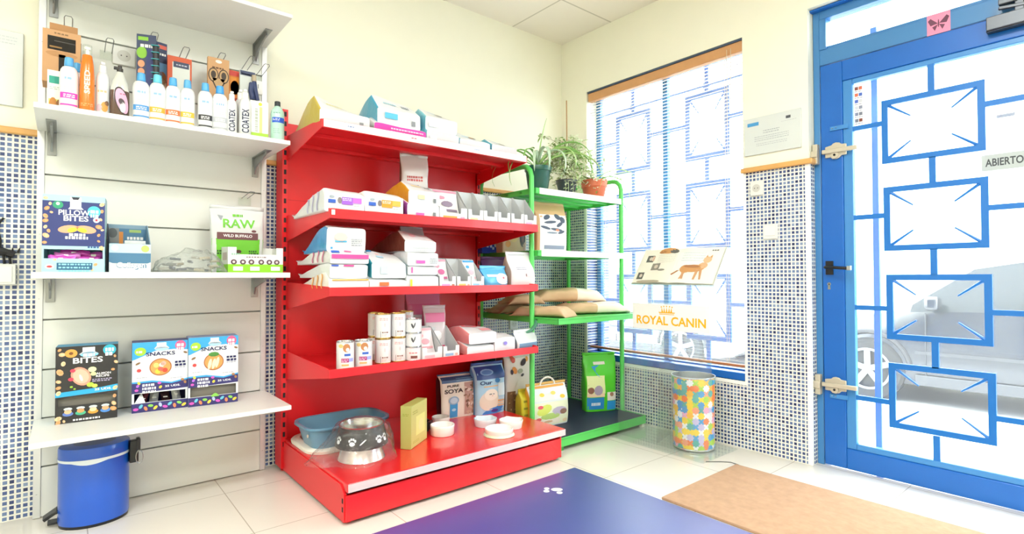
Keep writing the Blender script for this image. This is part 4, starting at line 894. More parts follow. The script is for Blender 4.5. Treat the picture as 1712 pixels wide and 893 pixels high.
def deco_snack(kind):
    def deco(b, fn, w, h, t):
        f1 = lambda u, v: fn(u, v, .0012); f2 = lambda u, v: fn(u, v, .0017); f3 = lambda u, v: fn(u, v, .0022); WT_ = M('#f5f6f6', .5); INK = M('#20235a', .5)
        b.poly(fn, [(0, h), (w, h), (w, .86*h), (.75*w, .88*h), (.4*w, .87*h), (.05*w, .76*h), (0, .75*h)], SKY)
        b.blob(f1, .14*w, .87*h, .1*w, .06*h, M('#a6d63c', .5), 20).lines(f2, .07*w, .2*w, .88*h, WT_, 1, .009, .002, 1).blob(f1, .86*w, .93*h, .1*w, .07*h, PNK, 20).lines(f2, .79*w, .92*w, .955*h, WT_, 2, .013, .004, 2)
        b.poly(f1, [(.43*w, .985*h), (.6*w, .985*h), (.6*w, .94*h), (.66*w, .9*h), (.38*w, .9*h), (.43*w, .94*h)], M('#e9edf0', .5)).blob(f1, .52*w, .895*h, .13*w, .03*h, M('#a8d2ea', .5))
        b.word(f2, 'SNACKS', .5*w, .825*h, .055*h, INK, .52*w, rot=.0)
        b.blob(f1, .5*w, .63*h, .2*w, .125*h, M('#b06a3c', .5), 26).blob(f2, .5*w, .63*h, .18*w, .11*h, M('#f0a05a', .5), 26)
        if kind:
            for u, v in ((.42, .6), (.5, .6), (.57, .62)): b.blob(f3, u*w, v*h, .035*w, .08*h, M('#f4dcc0', .5), 12, -.2)
            b.blob(f3, .5*w, .74*h, .11*w, .035*h, M('#4a8a3c', .5), 9)
        else:
            for i, (u, v) in enumerate(((.42, .66), (.5, .6), (.55, .68), (.45, .57), (.58, .58), (.52, .66))): b.blob(f3, u*w, v*h, .05*w, .035*h, M(['#f4e07a', '#ee6a5a', '#f7b0a0', '#f2d24a', '#e8503c', '#fae0d0'][i], .5), 9, i)
        b.lines(f1, .76*w, .96*w, .7*h, INK, 2, .009, .004, 5).lines(f1, .76*w, .95*w, .63*h, M('#9a9ab0', .5), 2, .003, .003, 6)
        b.blob(f1, .1*w, .7*h, .05*w, .015*h, M('#8a6a4a', .5), 8, .5).blob(f1, .95*w, .82*h, .04*w, .015*h, M('#8a6a4a', .5), 8, -.4).blob(f1, .12*w, .6*h, .04*w, .025*h, M('#e04a4a', .5), 10).lines(f1, .08*w, .27*w, .5*h, M('#b4b4c0', .5), 1, .003, .002, 7).lines(f1, .68*w, .9*w, .46*h, M('#b4b4c0', .5), 1, .003, .002, 8)
        b.poly(fn, [(0, .275*h), (w, .30*h), (w, .43*h), (.7*w, .39*h), (.35*w, .43*h), (0, .43*h)], PUR).poly(f1, [(0, .42*h), (.35*w, .42*h), (.7*w, .38*h), (w, .42*h), (w, .44*h), (.7*w, .4*h), (.35*w, .445*h), (0, .44*h)], SKY)
        b.lines(f1, .18*w, .42*w, .4*h, WT_, 3, .01, .005, 9).word(f1, '25 UDS.', .72*w, .345*h, .028*h, WT_, .28*w)
        for i, (u, v, c_) in enumerate(((.08, .32, '#e05ac0'), (.1, .38, '#b46ae0'), (.12, .42, '#d8e04a'), (.48, .4, '#e05ac0'), (.5, .34, '#f0d24a'), (.95, .38, '#a87a4a'), (.9, .42, '#a87a4a'))): b.blob(f2, u*w, v*h, .035*w, .018*h, M(c_, .5), 8, i)
        b.patch(fn, 0, w, 0, .13*h, PUR, 1, 1)
        for i in range(11): b.blob(f1, (.07+.086*i)*w, (.085 if i % 2 else .05)*h, .05*w, .02*h, M(['#e05ac0', '#6ac0d8', '#f08a5a', '#8ad05a', '#f0d04a', '#b8c4f0'][i % 6], .5), 8, i)
    return deco
WSN = M('#dfe3e6', .45)
p = on(268, 686, 2, ST4)
t, w, h = open_display('treat_box', 'open SNACKS treat box with sachets, middle of the lowest shelf', 'box', 222.5, 315, 571, p.y, ST4, .11, (.04, .96, .135, .27), M('#3a3f7a', .5), -.07, WSN, deco_snack(0))
MB().add([(-w/2+.008, .01, .12*h), (-w/2+.05, .012, .12*h), (-w/2+.035, .03, .27*h)], [(0, 1, 2)], M('#f4f5f6', .5)).build('torn_flap', t, local=True)
sachets(t.location.x, p.y, ST4, -.07, w*.8, .02, h*.28, .08, ['#6a2430', '#c9cdd0', '#3a2226', '#dfe2e4'], 4, 'sachet lying in the opening of the middle SNACKS box', 'sachets in the middle SNACKS box', 8)
p = on(358, 676, 2, ST4)
t, w, h = open_display('treat_box', 'SNACKS treat box with herb topped dish, right of lowest shelf', 'box', 316.5, 398.5, 563, p.y, ST4, .11, (.04, .96, .135, .28), M('#7f8cb0', .5), -.07, WSN, deco_snack(1))
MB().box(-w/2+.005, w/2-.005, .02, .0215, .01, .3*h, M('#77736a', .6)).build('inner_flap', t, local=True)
MB().sheet(lambda a, c: (-.012+.035*a, -.003-.005*math.sin(PI*a), .12*h+.016*c*math.sin(PI*a)), 6, 3, M('#8ad05a', .5)).build('loose_sticker', t, local=True)
# ------------------------------------------------------------------ pedal bin
bx, by = .105, 2.842; R0 = .118
t = thing('pedal_bin', 'blue metal pedal bin on the floor under the white shelves', 'bin', (bx, by, 0), .0)
BB = M('#0d55c4', .28, coat=.5); BD = M('#2c4a86', .35, coat=.4)
sy = .84
MB().lathe([(R0*.97, .0, BLK), (R0*.985, .012), (R0, .02), (R0, .262)], BB, 48, sy=sy).build('body', t, local=True)
MB().lathe([(R0*1.0, .268), (R0*1.01, .272), (R0*1.01, .308), (R0*.985, .315), (R0*.6, .319, BD), (0.001, .32, BD)], BB, 48, sy=sy).build('lid', t, local=True)
lm = MB()
lm.sheet(lambda a, c: ((R0*1.004+.002*c)*math.cos(2*PI*a), sy*(R0*1.004+.002*c)*math.sin(2*PI*a),   .261+.011*c-.010*max(0, math.sin(2*PI*a*3+.6))*(1-c)), 72, 2, M('#dfe8f0', .4)).build('bin_liner', t, local=True)
hb = MB().box(R0-.004, R0+.028, -.05, -.02, .215, .308, BLK).box(R0+.02, R0+.034, -.052, -.018, .262, .315, BLK)
hb.build('hinge', t, local=True, bevel=.004)
MB().tube([(R0+.03+.012*math.cos(a), -.055, .238+.028*math.sin(a)) for a in [2*PI*i/20 for i in range(20)]], .002, STEEL, 6, True).build('carry_ring', t, local=True)
MB().box(-R0-.03, -R0+.01, .0, .045, .012, .022, BLK).obox((-R0-.02, .02, .05), (.022, 0, .014), (0, .026, 0), (-.003, 0, .005), BLK).build('pedal', t, local=True, bevel=.002)
# ================================================================== red gondola
RED = M('#df1620', .4, spec=.6, coat=.1, var=.03); REDK = M('#df1a22', .25, spec=.6, coat=.45, var=.02); REDD = M('#b80a1a', .35, coat=.2); DARK = M('#1d1618', .6)
GX0, GX1, GY0, GYP = .872, 2.100, 2.10, 2.90
t = thing('gondola_shelving', 'red metal gondola shelving unit with four shelves above a deep base', 'shelving unit', (1.48, 2.6, 0))
b = MB().box(.890, 2.094, GYP, GYP+.03, .10, 1.80, RED)
for z in (.55, .98, 1.40): b.box(.890, 2.094, GYP-.0008, GYP, z, z+.002, REDD)
b.build('back_panel', t, bevel=.002)
for x0, x1 in ((.860, .888), (2.096, 2.122)):
    p = MB().box(x0, x1, GYP-.012, GYP+.09, .02, 1.868, RED)
    for k in range(35): p.box(x0+.008, x1-.008, GYP-.0128, GYP-.0118, .13+k*.05, .155+k*.05, DARK)
    p.build('post', t, bevel=.0012)
# base
BS = [(GYP, .012), (GYP, .155), (GY0+.05, .155), (GY0+.012, .125), (GY0+.012, .012)]
MB().prism(BS, GX1-.012, GX1, 0, RED).build('base_side', t, bevel=.002)
b = MB().prism(BS, GX0, GX0+.012, 0, RED)
for z in (.05, .085): b.box(GX0-.0008, GX0, GY0+.02, GY0+.032, z, z+.02, DARK)
b.build('base_side', t, bevel=.002)
pts = [(GX0+.004, .016), (GX1-.045, .016), (GX1-.03, .02), (GX1-.015, .035), (GX1-.012, .12), (GX0+.004, .12)]
MB().prism(pts, GY0, GY0+.014, 1, RED).build('kick_plate', t, bevel=.002)
MB().box(GX0+.006, GX1+.006, GY0-.012, GYP-.001, .134, .171, REDK).build('base_deck', t, bevel=.003)
MB().box(GX0+.008, GX1+.006, GY0-.0138, GY0-.0122, .136, .168, M('#dcc9c6', .25, coat=.5, var=.12)).build('price_strip', t)
MB().lathe([(.02, 0), (.02, .006), (.008, .01), (.008, .02)], RED, 14, (GX0+.03, GY0+.05, 0)).lathe([(.02, 0), (.02, .006), (.008, .01), (.008, .02)], RED, 14, (GX0+.02, GYP+.03, 0)).lathe([(.02, 0), (.02, .006), (.008, .01), (.008, .02)], RED, 14, (GX1-.03, GY0+.05, 0)).lathe([(.02, 0), (.02, .006), (.008, .01), (.008, .02)], RED, 14, (GX1-.02, GYP+.03, 0)).build('levelling_feet', t)
GS = []
def red_shelf(zt, lip, y0, zb_back, strip=None):
    sh = MB().box(.894, 2.092, y0+.004, GYP-.004, zt-.016, zt-.012, RED)
    sh.prism([(y0, zt+.002), (y0+.012, zt-.004), (y0+.014, zt-.013), (y0+.008, zt-lip+.006), (y0+.02, zt-lip), (y0+.001, zt-lip-.001)], .886, 2.098, 0, RED)
    sh.box(.9, 2.086, y0+.012, y0+.05, zt-.034, zt-.016, RED).box(.9, 2.086, y0+.20, y0+.24, zt-.034, zt-.016, RED).box(.9, 2.086, GYP-.05, GYP-.01, zt-.034, zt-.016, RED)
    s = sh.build('shelf', t, bevel=.0015)
    for x0, x1 in ((.882, .888), (2.096, 2.102)):
        br = MB().prism([(GYP-.002, zb_back), (GYP-.002, zt+.02), (GYP-.06, zt+.02), (y0+.02, zt+.004), (y0+.001, zt), (y0+.001, zt-lip)], x0, x1, 0, RED)
        for zz in (zt-.03, zt-.075): br.lathe([(.005, 0), (.004, .002)], M('#e9b8b0', .3, .3), 8, ((.888 if x0 < 1 else 2.094), GYP-.04, zz))
        br.build('bracket', s, bevel=.001)
    if strip: MB().box(.889, 2.096, y0-.0022, y0-.0006, zt-lip+.002, zt, M('#eeeeea', .3, coat=.4)).lines(lambda u, v: (u, y0-.0028, v), 1.0, 1.03, zt-.012, M('#7a8ab0', .5), 1, .006, .003, 1).lines(lambda u, v: (u, y0-.0028, v), 1.33, 1.36, zt-.012, M('#c06a7a', .5), 1, .006, .003, 2).lines(lambda u, v: (u, y0-.0028, v), 1.72, 1.75, zt-.012, M('#7a8ab0', .5), 1, .006, .003, 3).build('price_strip', s)
    GS.append(zt-.012); return s
Y1, Y2 = 2.392, 2.297
red_shelf(1.709, .036, Y1, 1.60, True)
s2 = red_shelf(1.296, .040, Y2, 1.180)
red_shelf(.952, .036, Y2, .829)
red_shelf(.597, .036, Y2, .470)
o = MB().box(.889, .905, Y2-.0016, Y2-.0004, 1.270, 1.292, M('#f0e4da', .4)).build('end_cap', s2, bevel=.003)
ZA, ZB, ZC, ZD = 1.697, 1.284, .940, .585      # tray tops
# ------------------------------------------------------------------ lying pet food bags
WB = '#eceef0'
def lying(label, l, r, pt, pb, pr, y, d1, L, front='#cdd0d3', slant='#dcdedf', side='#d4d6d8', z0=None, deco=None, decos=None, decoside=None, group=None, name='pet_food_bag', rot=0., right=None, tail=.15, p=10., zlift=0., sag=.45):
    """bag lying on its back, block bottom to the front. l r: front edge pixels; pt pb: front top / bottom pixel rows at the left; pr: ridge row"""
    x0, x1 = Xa(l, y, (pt+pb)/2), Xa(r, y, (pt+pb)/2)
    zb = Za(l, pb, y) if z0 is None else z0
    h1 = Za(l, pt, y)-zb; h2 = Za(l, pr, y+d1)-zb; w = x1-x0
    h2 = max(h2, h1+.004)
    t = thing(name, label, 'pet food bag', ((x0+x1)/2, y, zb+zlift), rot, group)
    sd = (w*997+h1*313+l*.37) % 17
    def prof(s):                                   # s along the bag 0..1 -> y, top height, half width
        yy = s*L
        if yy <= d1: top = h1+(h2-h1)*yy/d1
        else:
            k = (yy-d1)/(L-d1); top = h2*(1-k)+.014*k + h2*.18*math.sin(PI*k)*(1-k)
        return yy, top, w/2*(1-.05*s*s)
    def sagged(top, x, yy): return top-(max(0, top-h1)*sag*min(1, max(0, x/w+.5)) if yy < L*.6 else 0)
    def wob(q, e=0.):
        n = noise.noise_vector(Vector((q[0]*11+sd, q[1]*11, q[2]*11)))*.0045
        return Vector((q[0]+n.x, q[1]+n.y*.6, max(.0008, q[2]+n.z*min(1, q[2]/.02))))
    st = sorted(set([0, d1*.5/L, d1/L]+[d1/L+(1-d1/L)*k/9 for k in range(10)])); nu = 36
    mf, ml, ms = M(front, .38, coat=.15, bump=.25), M(slant, .38, coat=.15, bump=.25), M(side, .3, coat=.35, bump=.3)
    mr = M(right, .35) if right else ms
    b = MB(); vs = []; fs = []; mm = []
    for s in st:
        yy, top0, hw = prof(s)
        for i in range(nu):
            a = 2*PI*i/nu; ca, sa = math.cos(a), math.sin(a); xx = hw*math.copysign(abs(ca)**(2/p), ca); top = sagged(top0, xx, yy)
            vs.append(wob((hw*math.copysign(abs(ca)**(2/p), ca), yy, top/2+top/2*math.copysign(abs(sa)**(2/p), sa))))
    for j in range(len(st)-1):
        for i in range(nu):
            fs.append((j*nu+i, j*nu+(i+1) % nu, (j+1)*nu+(i+1) % nu, (j+1)*nu+i)); a = 2*PI*(i+.5)/nu
            ca = math.cos(a)
            mm.append((ms if ca < 0 else mr) if abs(ca) > .80 else (ml if st[j]*L < d1-1e-6 else ms if decoside == 'all' else ml))
    fs += [tuple(range(nu)), tuple((len(st)-1)*nu+nu-1-k for k in range(nu))]; mm += [mf, ms]
    b.add(vs, fs, mm, True)
    fr = lambda u, v, e=.0045: tuple(Vector((u, -e, v)))
    def sl(u, k, e=.003):
        hw = w/2*(1-.05*(k*d1/L)**2); r = min(.995, abs(u)/hw); top = sagged(h1+(h2-h1)*k, u, 0)
        z = top/2+top/2*(1-r**p)**(1/p); nrm = Vector((0, -(h2-h1), d1)).normalized()
        return tuple(wob((u, k*d1, z))+nrm*(e))
    def sdp(k, v, e=.004):                          # left side print: k along 0..1, v share of height
        yy, top, hw = prof(k); return (-hw-e, yy, top*v)
    if deco: deco(b, fr, w, h1)
    if decos: decos(b, sl, w)
    if decoside and decoside != 'all': decoside(b, sdp)
    b.build('body', t, local=True)
    q = MB().sheet(lambda a, c: (w*.47*(2*a-1), L-.004+.03*c, .012+.004*math.sin(7*a+sd)+.01*c), 10, 2, ms)
    o = q.build('end_seal', t, local=True); md = o.modifiers.new('thick', 'SOLIDIFY'); md.thickness = .003
    return t, zb+h1, (x0+x1)/2, w
HB = '#2f5cb8'
def d_hills(c1, c2, dims=(.1, .3, .42, .7, .92), inkrow=True):
    def deco(b, fn, w, h):
        f1 = lambda u, v: fn(u-w/2, v)
        b.patch(f1, .09*w, .27*w, .46*h, .64*h, M(HB, .5), 4, 1).blob(f1, .18*w, .78*h, .012, .006, M('#9aa4ac', .5), 8).patch(f1, dims[2]*w, dims[3]*w, .42*h, .8*h, M(c1, .5), 4, 1).patch(f1, dims[3]*w, dims[4]*w, .52*h, .8*h, M(c2, .5), 4, 1)
        b.blob(f1, .37*w, .62*h, .01, .014, M('#7a7270', .5), 8).lines(lambda u, v: fn(u-w/2, v, .005), .44*w, .66*w, .74*h, WHITE, 2, .003, .004, 3).lines(f1, .12*w, .35*w, .24*h, M('#c4cace', .5), 1, .003, .003, 4).lines(f1, .73*w, .9*w, .42*h, M('#b4c4c4', .5), 1, .004, .003, 5)
    return deco
def d_bar(c, u0=.3, u1=.62, v0=.3, v1=.55, code=True):
    def deco(b, fn, w, h):
        f1 = lambda u, v: fn(u-w/2, v); b.patch(f1, u0*w, u1*w, v0*h, v1*h, M(c, .5), 4, 1)
        if code:
            for k in range(7): b.patch(f1, .78*w+k*.012*w, .784*w+k*.012*w+.002, .2*h, .5*h, M('#8a8e92', .5), 1, 1)
    return deco
def s_pic(c, k0=.35, u=.0, words='#b8bec4', logo=None):
    def deco(b, sl, w):
        b.blob(sl, u*w, .5, .1*w, .18, M(c, .6), 10).blob(sl, (u+.06)*w, .42, .05*w, .16, M('#6a6460', .6), 9)
        for i in range(5): b.patch(sl, (-.32+.05*i)*w, (-.29+.05*i)*w, .45, .6, M(logo or '#a8c8e0', .5), 1, 1)
    return deco
def s_txt(c='#8a9096', c2='#a8d0e0'):
    def deco(b, sl, w):
        for i in range(6): b.patch(sl, (-.3+.05*i)*w, (-.26+.05*i)*w, .4, .55, M(c2, .5), 1, 1)
        for i in range(4): b.patch(sl, (.12+.05*i)*w, (.15+.05*i)*w, .35, .6, M(c, .5), 1, 1)
    return deco
GT = 'bags lying on the red top shelf'
lying('gold sided white bag at the left end of red top shelf', 534, 618, 180, 199, 158, 2.42, .09, .40, side='#c9b444', z0=ZA, sag=.95, deco=d_bar('#e3a050', .3, .55, .0, .25), decos=s_txt('#9aa4ac', '#e0d890'), group=GT, right='#8a8e90')
r3 = lying('magenta fronted bag lying under the blue sided bag, top shelf', 626, 712, 204, 217, 196, 2.42, .07, .40, front='#e23aa4', side='#d8d8dc', z0=ZA, deco=lambda b, fn, w, h: b.lines(lambda u, v: fn(u-w/2, v), .3*w, .95*w, .75*h, M('#f4c0e0', .5), 2, .008, .008, 5), group=GT)
lying('blue sided white bag lying on top of magenta bag, top shelf', 631, 703, 178, 197, 158, 2.43, .08, .36, side='#2f9fc4', deco=d_bar('#5ab4d8', .16, .45, .4, .75), decos=s_txt(), group=GT, z0=r3[1]+.001)
r5 = lying('white bag with pale blue gusset below another, top shelf centre', 713, 767, 217, 229, 207, 2.42, .08, .36, side='#7cc4d4', z0=ZA, deco=d_bar('#dfe3e6', .1, .3, .3, .6, False), decos=s_pic('#d0b088'), group=GT)
lying('white bag stacked uppermost with pale blue gusset, top shelf centre', 711, 764, 193, 208, 183, 2.43, .08, .34, side='#7cc4d4', deco=d_bar('#d8dde2', .1, .3, .3, .6, False), decos=s_pic('#b8b0a0'), group=GT, z0=r5[1]+.001)
lying('white bag, second from right end of the red top shelf', 769, 819, 231, 244, 222, 2.42, .08, .34, side='#58b0c8', z0=ZA, decos=s_pic('#c8a880'), group=GT)
lying('pinkish white bag at the right end of red top shelf', 823, 864, 241, 253, 234, 2.42, .08, .34, front='#d4c8cc', side='#58b0c8', z0=ZA, decos=s_pic('#8a8484'), group=GT)
# second red shelf
GB2 = 'bags on the second red shelf'
def hills_side(c):
    def deco(b, sdp):
        for k in (.16, .3, .45): b.sheet(lambda a, v: sdp(k+.03*a+.02*math.sin(6*v), .1+.8*v), 3, 8, M(c, .5))
    return deco
lying('white bag with purple and blue label at left, second shelf', 542, 609, 320, 344.5, 314, 2.315, .03, .42, front='#dcdddf', side='#dfe3e5', z0=ZB, deco=d_hills('#9a5cc8', '#c06cd8'), decoside=hills_side('#b4b0d4'), group=GB2)
lying('white bag with orange and blue label, second shelf', 610, 674, 325, 350, 319, 2.315, .03, .42, front='#dcdddf', side='#e8e2da', z0=ZB, deco=d_hills('#f0962a', '#f2b04a'), group=GB2)
h3 = lying('white bag with purple gusset under the gold bag, second shelf', 681, 735, 340, 356.5, 331, 2.315, .07, .40, side='#9a4a9a', z0=ZB, deco=d_bar('#e05aa8', .25, .5, .2, .4), decos=s_txt('#7a8086', '#e8a0c8'), group=GB2)
lying('white bag with golden side on top of purple gusset bag', 683, 735, 317, 334, 303, 2.32, .09, .42, side='#d2952a', deco=d_bar('#f0dca0', .3, .5, .4, .7), decos=s_txt('#6a7076', '#f0dc9a'), group=GB2, z0=h3[1]+.001)
# grey bag upright behind
def deco_grey_bag(c):
    def deco(b, fn, w, h, t, sd):
        b.lines(lambda u, v: fn(u, v, .002), -.3*w, .3*w, .70*h, M(c, .5), 2, .012, .005, 3).patch(lambda u, v: fn(u, v, .002), -.05*w, .12*w, .53*h, .57*h, M('#5a5c60', .5), 2, 1)
    return deco
y = 2.66; xa, xb = Xa(673, y), Xa(710, y)
bag('pet_food_bag', 'grey bag standing upright behind the golden sided bag', 'pet food bag', ((xa+xb)/2, y, ZB), -.3, xb-xa+.01, .09, Za(690, 262, y)-ZB, M('#d4d4d4', .35, coat=.2), M('#6a5a4a', .5), deco_grey_bag('#c05a5a'), 5, .8, .006)
# counter display boxes with pouches
GREY = M('#b9bcbd', .45); WC = M('#d9dbdb', .45)
def pouch_box(label, l, r, ptop, pb, y, z0, d, cols, group, pouch=None, side=GREY, rot=0.):
    x0, x1 = Xa(l, y), Xa(r, y); w = x1-x0; h = Za((l+r)/2, ptop, y+d)-z0
    t = thing('pouch_display', label, 'display box', ((x0+x1)/2, y, z0), rot, group)
    th = .002; fh = .30*h; b = MB()
    SDP = [(0, .0005), (d, .0005), (d, h), (d-.02, h), (.012, fh*1.35), (0, fh*1.3)]
    b.prism(SDP, -w/2, -w/2+th, 0, side).prism(SDP, w/2-th, w/2, 0, side).box(-w/2, w/2, d, d+th, .0005, h, side).box(-w/2, w/2, 0, d, .0005, .003, side)
    b.build('carton', t, local=True)
    f = MB(); n = w*.22
    f.prism([(-w/2, .0005), (w/2, .0005), (w/2, fh*1.3), (w/2-n, fh*1.3), (w/2-n*1.1, fh*.75), (-w/2+n*1.1, fh*.75), (-w/2+n, fh*1.3), (-w/2, fh*1.3)], -.002, 0, 1, WC)
    fn = lambda u, v: (u-w/2, -.0028, v)
    f.patch(fn, .12*w, .62*w, .2*fh, .48*fh, M(cols[0], .5), 1, 1).patch(fn, .74*w, .9*w, .2*fh, .45*fh, M(cols[1], .5), 1, 1)
    f.build('front_lip', t, local=True)
    MB().box(-w/2+th, w/2-th, d-.014, d-.006, .003, h*.97, GREY).build('inner_divider', t, local=True)
    if pouch:
        pm = M(pouch[0], .25, coat=.4); q = MB(); pw = w*.46; ph = h*.93
        def pf(s_):
            return lambda a, c: (pw*(2*a-1)*(1-.06*math.sin(PI*c)), d*.35+d*.38*c+s_*.011*math.sin(PI*c)**.6*math.sin(PI*a), .004+ph*c)
        q.sheet(pf(-1), 10, 10, pm).sheet(pf(1), 10, 10, pm)
        g = pf(-1)
        fp = lambda u, v: (lambda r_: (r_[0], r_[1]-.003, r_[2]))(g(u/(2*pw)+.5, v))
        q.blob(fp, .0, .55, pw*.5, .10, M(pouch[1], .5), 9).blob(fp, -pw*.4, .75, pw*.3, .06, M(pouch[2], .5), 8).patch(fp, -pw*.8, pw*.8, .3, .38, M(pouch[1], .5), 3, 1).patch(fp, -pw*.95, pw*.95, .92, .99, M(pouch[2], .5), 3, 1)
        o = q.build('pouch', origin=t.location+Vector((0, .0, 0)), local=True)
        tag(o, label.replace('display', 'pouch inside the display').replace('box', 'box'), 'pouch')
        o['label'] = 'pouch standing in the ' + label
    return t
GPB = 'pouch displays on the second red shelf'
pouch_box('grey display with pouch beside the golden bag, second shelf', 735, 781, 320, 363, 2.32, ZB, .13, ('#e2a04a', '#d89ab8'), GPB, ('#e9e6e6', '#8a7a90', '#c98aa0'))
for k, (l, r, tp, c) in enumerate(((783, 808, 324, '#e8d0a0'), (809, 832, 327, '#d8dde2'), (833, 853, 330, '#d8dde2'), (855, 876, 333, '#d4d8dc'), (877, 897, 336, '#e0a8d0'))):
    pouch_box(('first', 'second', 'third', 'fourth', 'fifth')[k]+' in the row of five empty grey displays, counted from left, second shelf', l, r, tp, 365, 2.32, ZB, .12, (c, '#c9cdd0'), GPB)
# third red shelf (about eye level)
GB3 = 'bags on the third red shelf'
k4 = lying('white bag with orange label at the bottom left, third shelf', 549, 617, 467, 478, 454.5, 2.315, .05, .40, front='#d8d9db', side='#e8e2d8', z0=ZC, deco=lambda b, fn, w, h: b.patch(lambda u, v: fn(u-w/2, v), .08*w, .98*w, .88*h, .99*h, M('#f0a83c', .5), 6, 1), decos=lambda b, sl, w: (b.patch(sl, -.14*w, .14*w, .2, .8, M('#f2a02a', .5), 4, 2), b.patch(sl, .14*w, .32*w, .35, .8, M('#f6bc5a', .5), 3, 2), b.patch(sl, -.42*w, -.22*w, .2, .5, M(HB, .5), 3, 1)), decoside=hills_side('#f0a850'), group=GB3)
k3 = lying('white bag with thin pink blue edge, second lowest in left stack', 551, 615, 442, 455, 438, 2.32, .03, .40, front='#d4d6d9', side='#dfe2e4', deco=lambda b, fn, w, h: (b.patch(lambda u, v: fn(u-w/2, v), .04*w, .22*w, .86*h, .98*h, M('#3a5ab8', .5), 2, 1), b.patch(lambda u, v: fn(u-w/2, v), .35*w, .62*w, .86*h, .98*h, M('#d83c8a', .5), 2, 1)), group=GB3, z0=k4[1]+.004)
k2 = lying('white bag with wide pink stripe in the left stack, third shelf', 552, 617, 424, 441, 412, 2.315, .05, .44, front='#d8d9db', side='#e4e4e4', deco=lambda b, fn, w, h: b.patch(lambda u, v: fn(u-w/2, v), .03*w, .98*w, .52*h, .95*h, M('#dc4a94', .5), 6, 1), decos=lambda b, sl, w: (b.patch(sl, -.46*w, -.26*w, .1, .4, M(HB, .5), 3, 1), b.patch(sl, -.12*w, .08*w, .3, .9, M('#dc5a94', .5), 3, 1)), decoside=hills_side('#c86a90'), group=GB3, z0=k3[1]+.003)
lying('blue sided white bag on top of left stack, third shelf', 546, 611, 379, 413, 376, 2.34, .04, .30, front='#d8dadb', side='#2a8ac8', deco=lambda b, fn, w, h: (b.patch(lambda u, v: fn(u-w/2, v), .2*w, .5*w, .42*h, .47*h, M('#4ab0d8', .5), 3, 1), b.blob(lambda u, v: fn(u-w/2, v), .35*w, .62*h, .03, .02, M('#e8c4bc', .5), 9), b.lines(lambda u, v: fn(u-w/2, v), .62*w, .9*w, .56*h, M('#8a8e94', .5), 4, .003, .006, 4), b.patch(lambda u, v: fn(u-w/2, v), .09*w, .14*w, .14*h, .22*h, M('#3a9ad0', .5), 1, 1)), group=GB3, z0=k2[1]+.006, p=9)
m2 = lying('white bag with orange label bars, bottom of the middle stack', 618, 680, 470, 477, 453, 2.315, .09, .40, front='#dcd4d6', side='#e4e0dc', z0=ZC, deco=lambda b, fn, w, h: b.patch(lambda u, v: fn(u-w/2, v), .25*w, .5*w, .45*h, .85*h, M('#e0703a', .5), 3, 1), decos=lambda b, sl, w: b.patch(sl, -.22*w, .0, .35, .65, M('#eeac84', .5), 3, 2), group=GB3)
m1 = lying('white bag with teal gusset, middle stack of third shelf', 621, 679, 440, 451, 417, 2.32, .09, .40, side='#2a96a8', deco=lambda b, fn, w, h: b.patch(lambda u, v: fn(u-w/2, v), .25*w, .45*w, .3*h, .8*h, M('#c0dce8', .5), 3, 1), decos=lambda b, sl, w: (b.patch(sl, -.25*w, -.05*w, .45, .6, M('#a8d0e4', .5), 3, 1), b.blob(sl, -.18*w, .75, .06*w, .1, M('#e8c8c8', .5), 8), b.patch(sl, -.5*w, -.3*w, .88, .99, M('#2a86b4', .5), 3, 1)), group=GB3, z0=m2[1]+.012)
n3 = lying('white bag with yellow mark, bottom of right stack, third shelf', 680, 733, 462, 477, 455, 2.315, .06, .40, side='#dcdedf', z0=ZC, deco=lambda b, fn, w, h: b.patch(lambda u, v: fn(u-w/2, v), .1*w, .16*w, .2*h, .75*h, M('#e0d83a', .5), 1, 1), decos=lambda b, sl, w: b.blob(sl, -.15*w, .5, .14*w, .2, M('#ecc88a', .5), 10), group=GB3)
n2 = lying('white bag with magenta corner mark, right stack of third shelf', 682, 731, 446, 459, 440, 2.32, .05, .38, side='#dcdedf', deco=lambda b, fn, w, h: b.patch(lambda u, v: fn(u-w/2, v), .1*w, .15*w, .25*h, .95*h, M('#d050a0', .5), 1, 1), group=GB3, z0=n3[1]+.006)
n1 = lying('white bag with pink label bar atop the right stack, third shelf', 681, 733, 422, 441, 418, 2.32, .05, .38, side='#dfe0e2', deco=lambda b, fn, w, h: (b.patch(lambda u, v: fn(u-w/2, v), .27*w, .55*w, .2*h, .42*h, M('#dc5ab0', .5), 3, 1), b.lines(lambda u, v: fn(u-w/2, v), .7*w, .95*w, .6*h, M('#a4a8ac', .5), 4, .003, .005, 2)), group=GB3, z0=n2[1]+.004)
lying('brown sided white bag lying over the middle and right stacks', 676, 729, 401, 420, 385, 2.33, .08, .42, side='#6a3a2e', deco=lambda b, fn, w, h: b.lines(lambda u, v: fn(u-w/2, v), .25*w, .9*w, .4*h, M('#c4c8ca', .5), 2, .004, .008, 5), decos=lambda b, sl, w: b.blob(sl, -.15*w, .5, .1*w, .2, M('#eab8c0', .5), 8), group=GB3, z0=n1[1]+.003)
y = 2.72; xa, xb = Xa(664, y), Xa(700, y)
bag('pet_food_bag', 'grey bag standing behind the stacks under the second shelf', 'pet food bag', ((xa+xb)/2+.02, y, ZC), 0, xb-xa, .1, Za(682, 381, y)-ZC, M('#c4c6c8', .35, coat=.2), M('#8a8c8e', .5), None, 6, .85, .004)
GP3 = 'pouch displays on the third red shelf'
pouch_box('grey display with pink labelled pouch beside the stacks, third shelf', 735, 762, 432, 477, 2.32, ZC, .13, ('#d89ad0', '#b87a6a'), GP3, ('#e8e8ea', '#d06a9a', '#d8a0b4'))
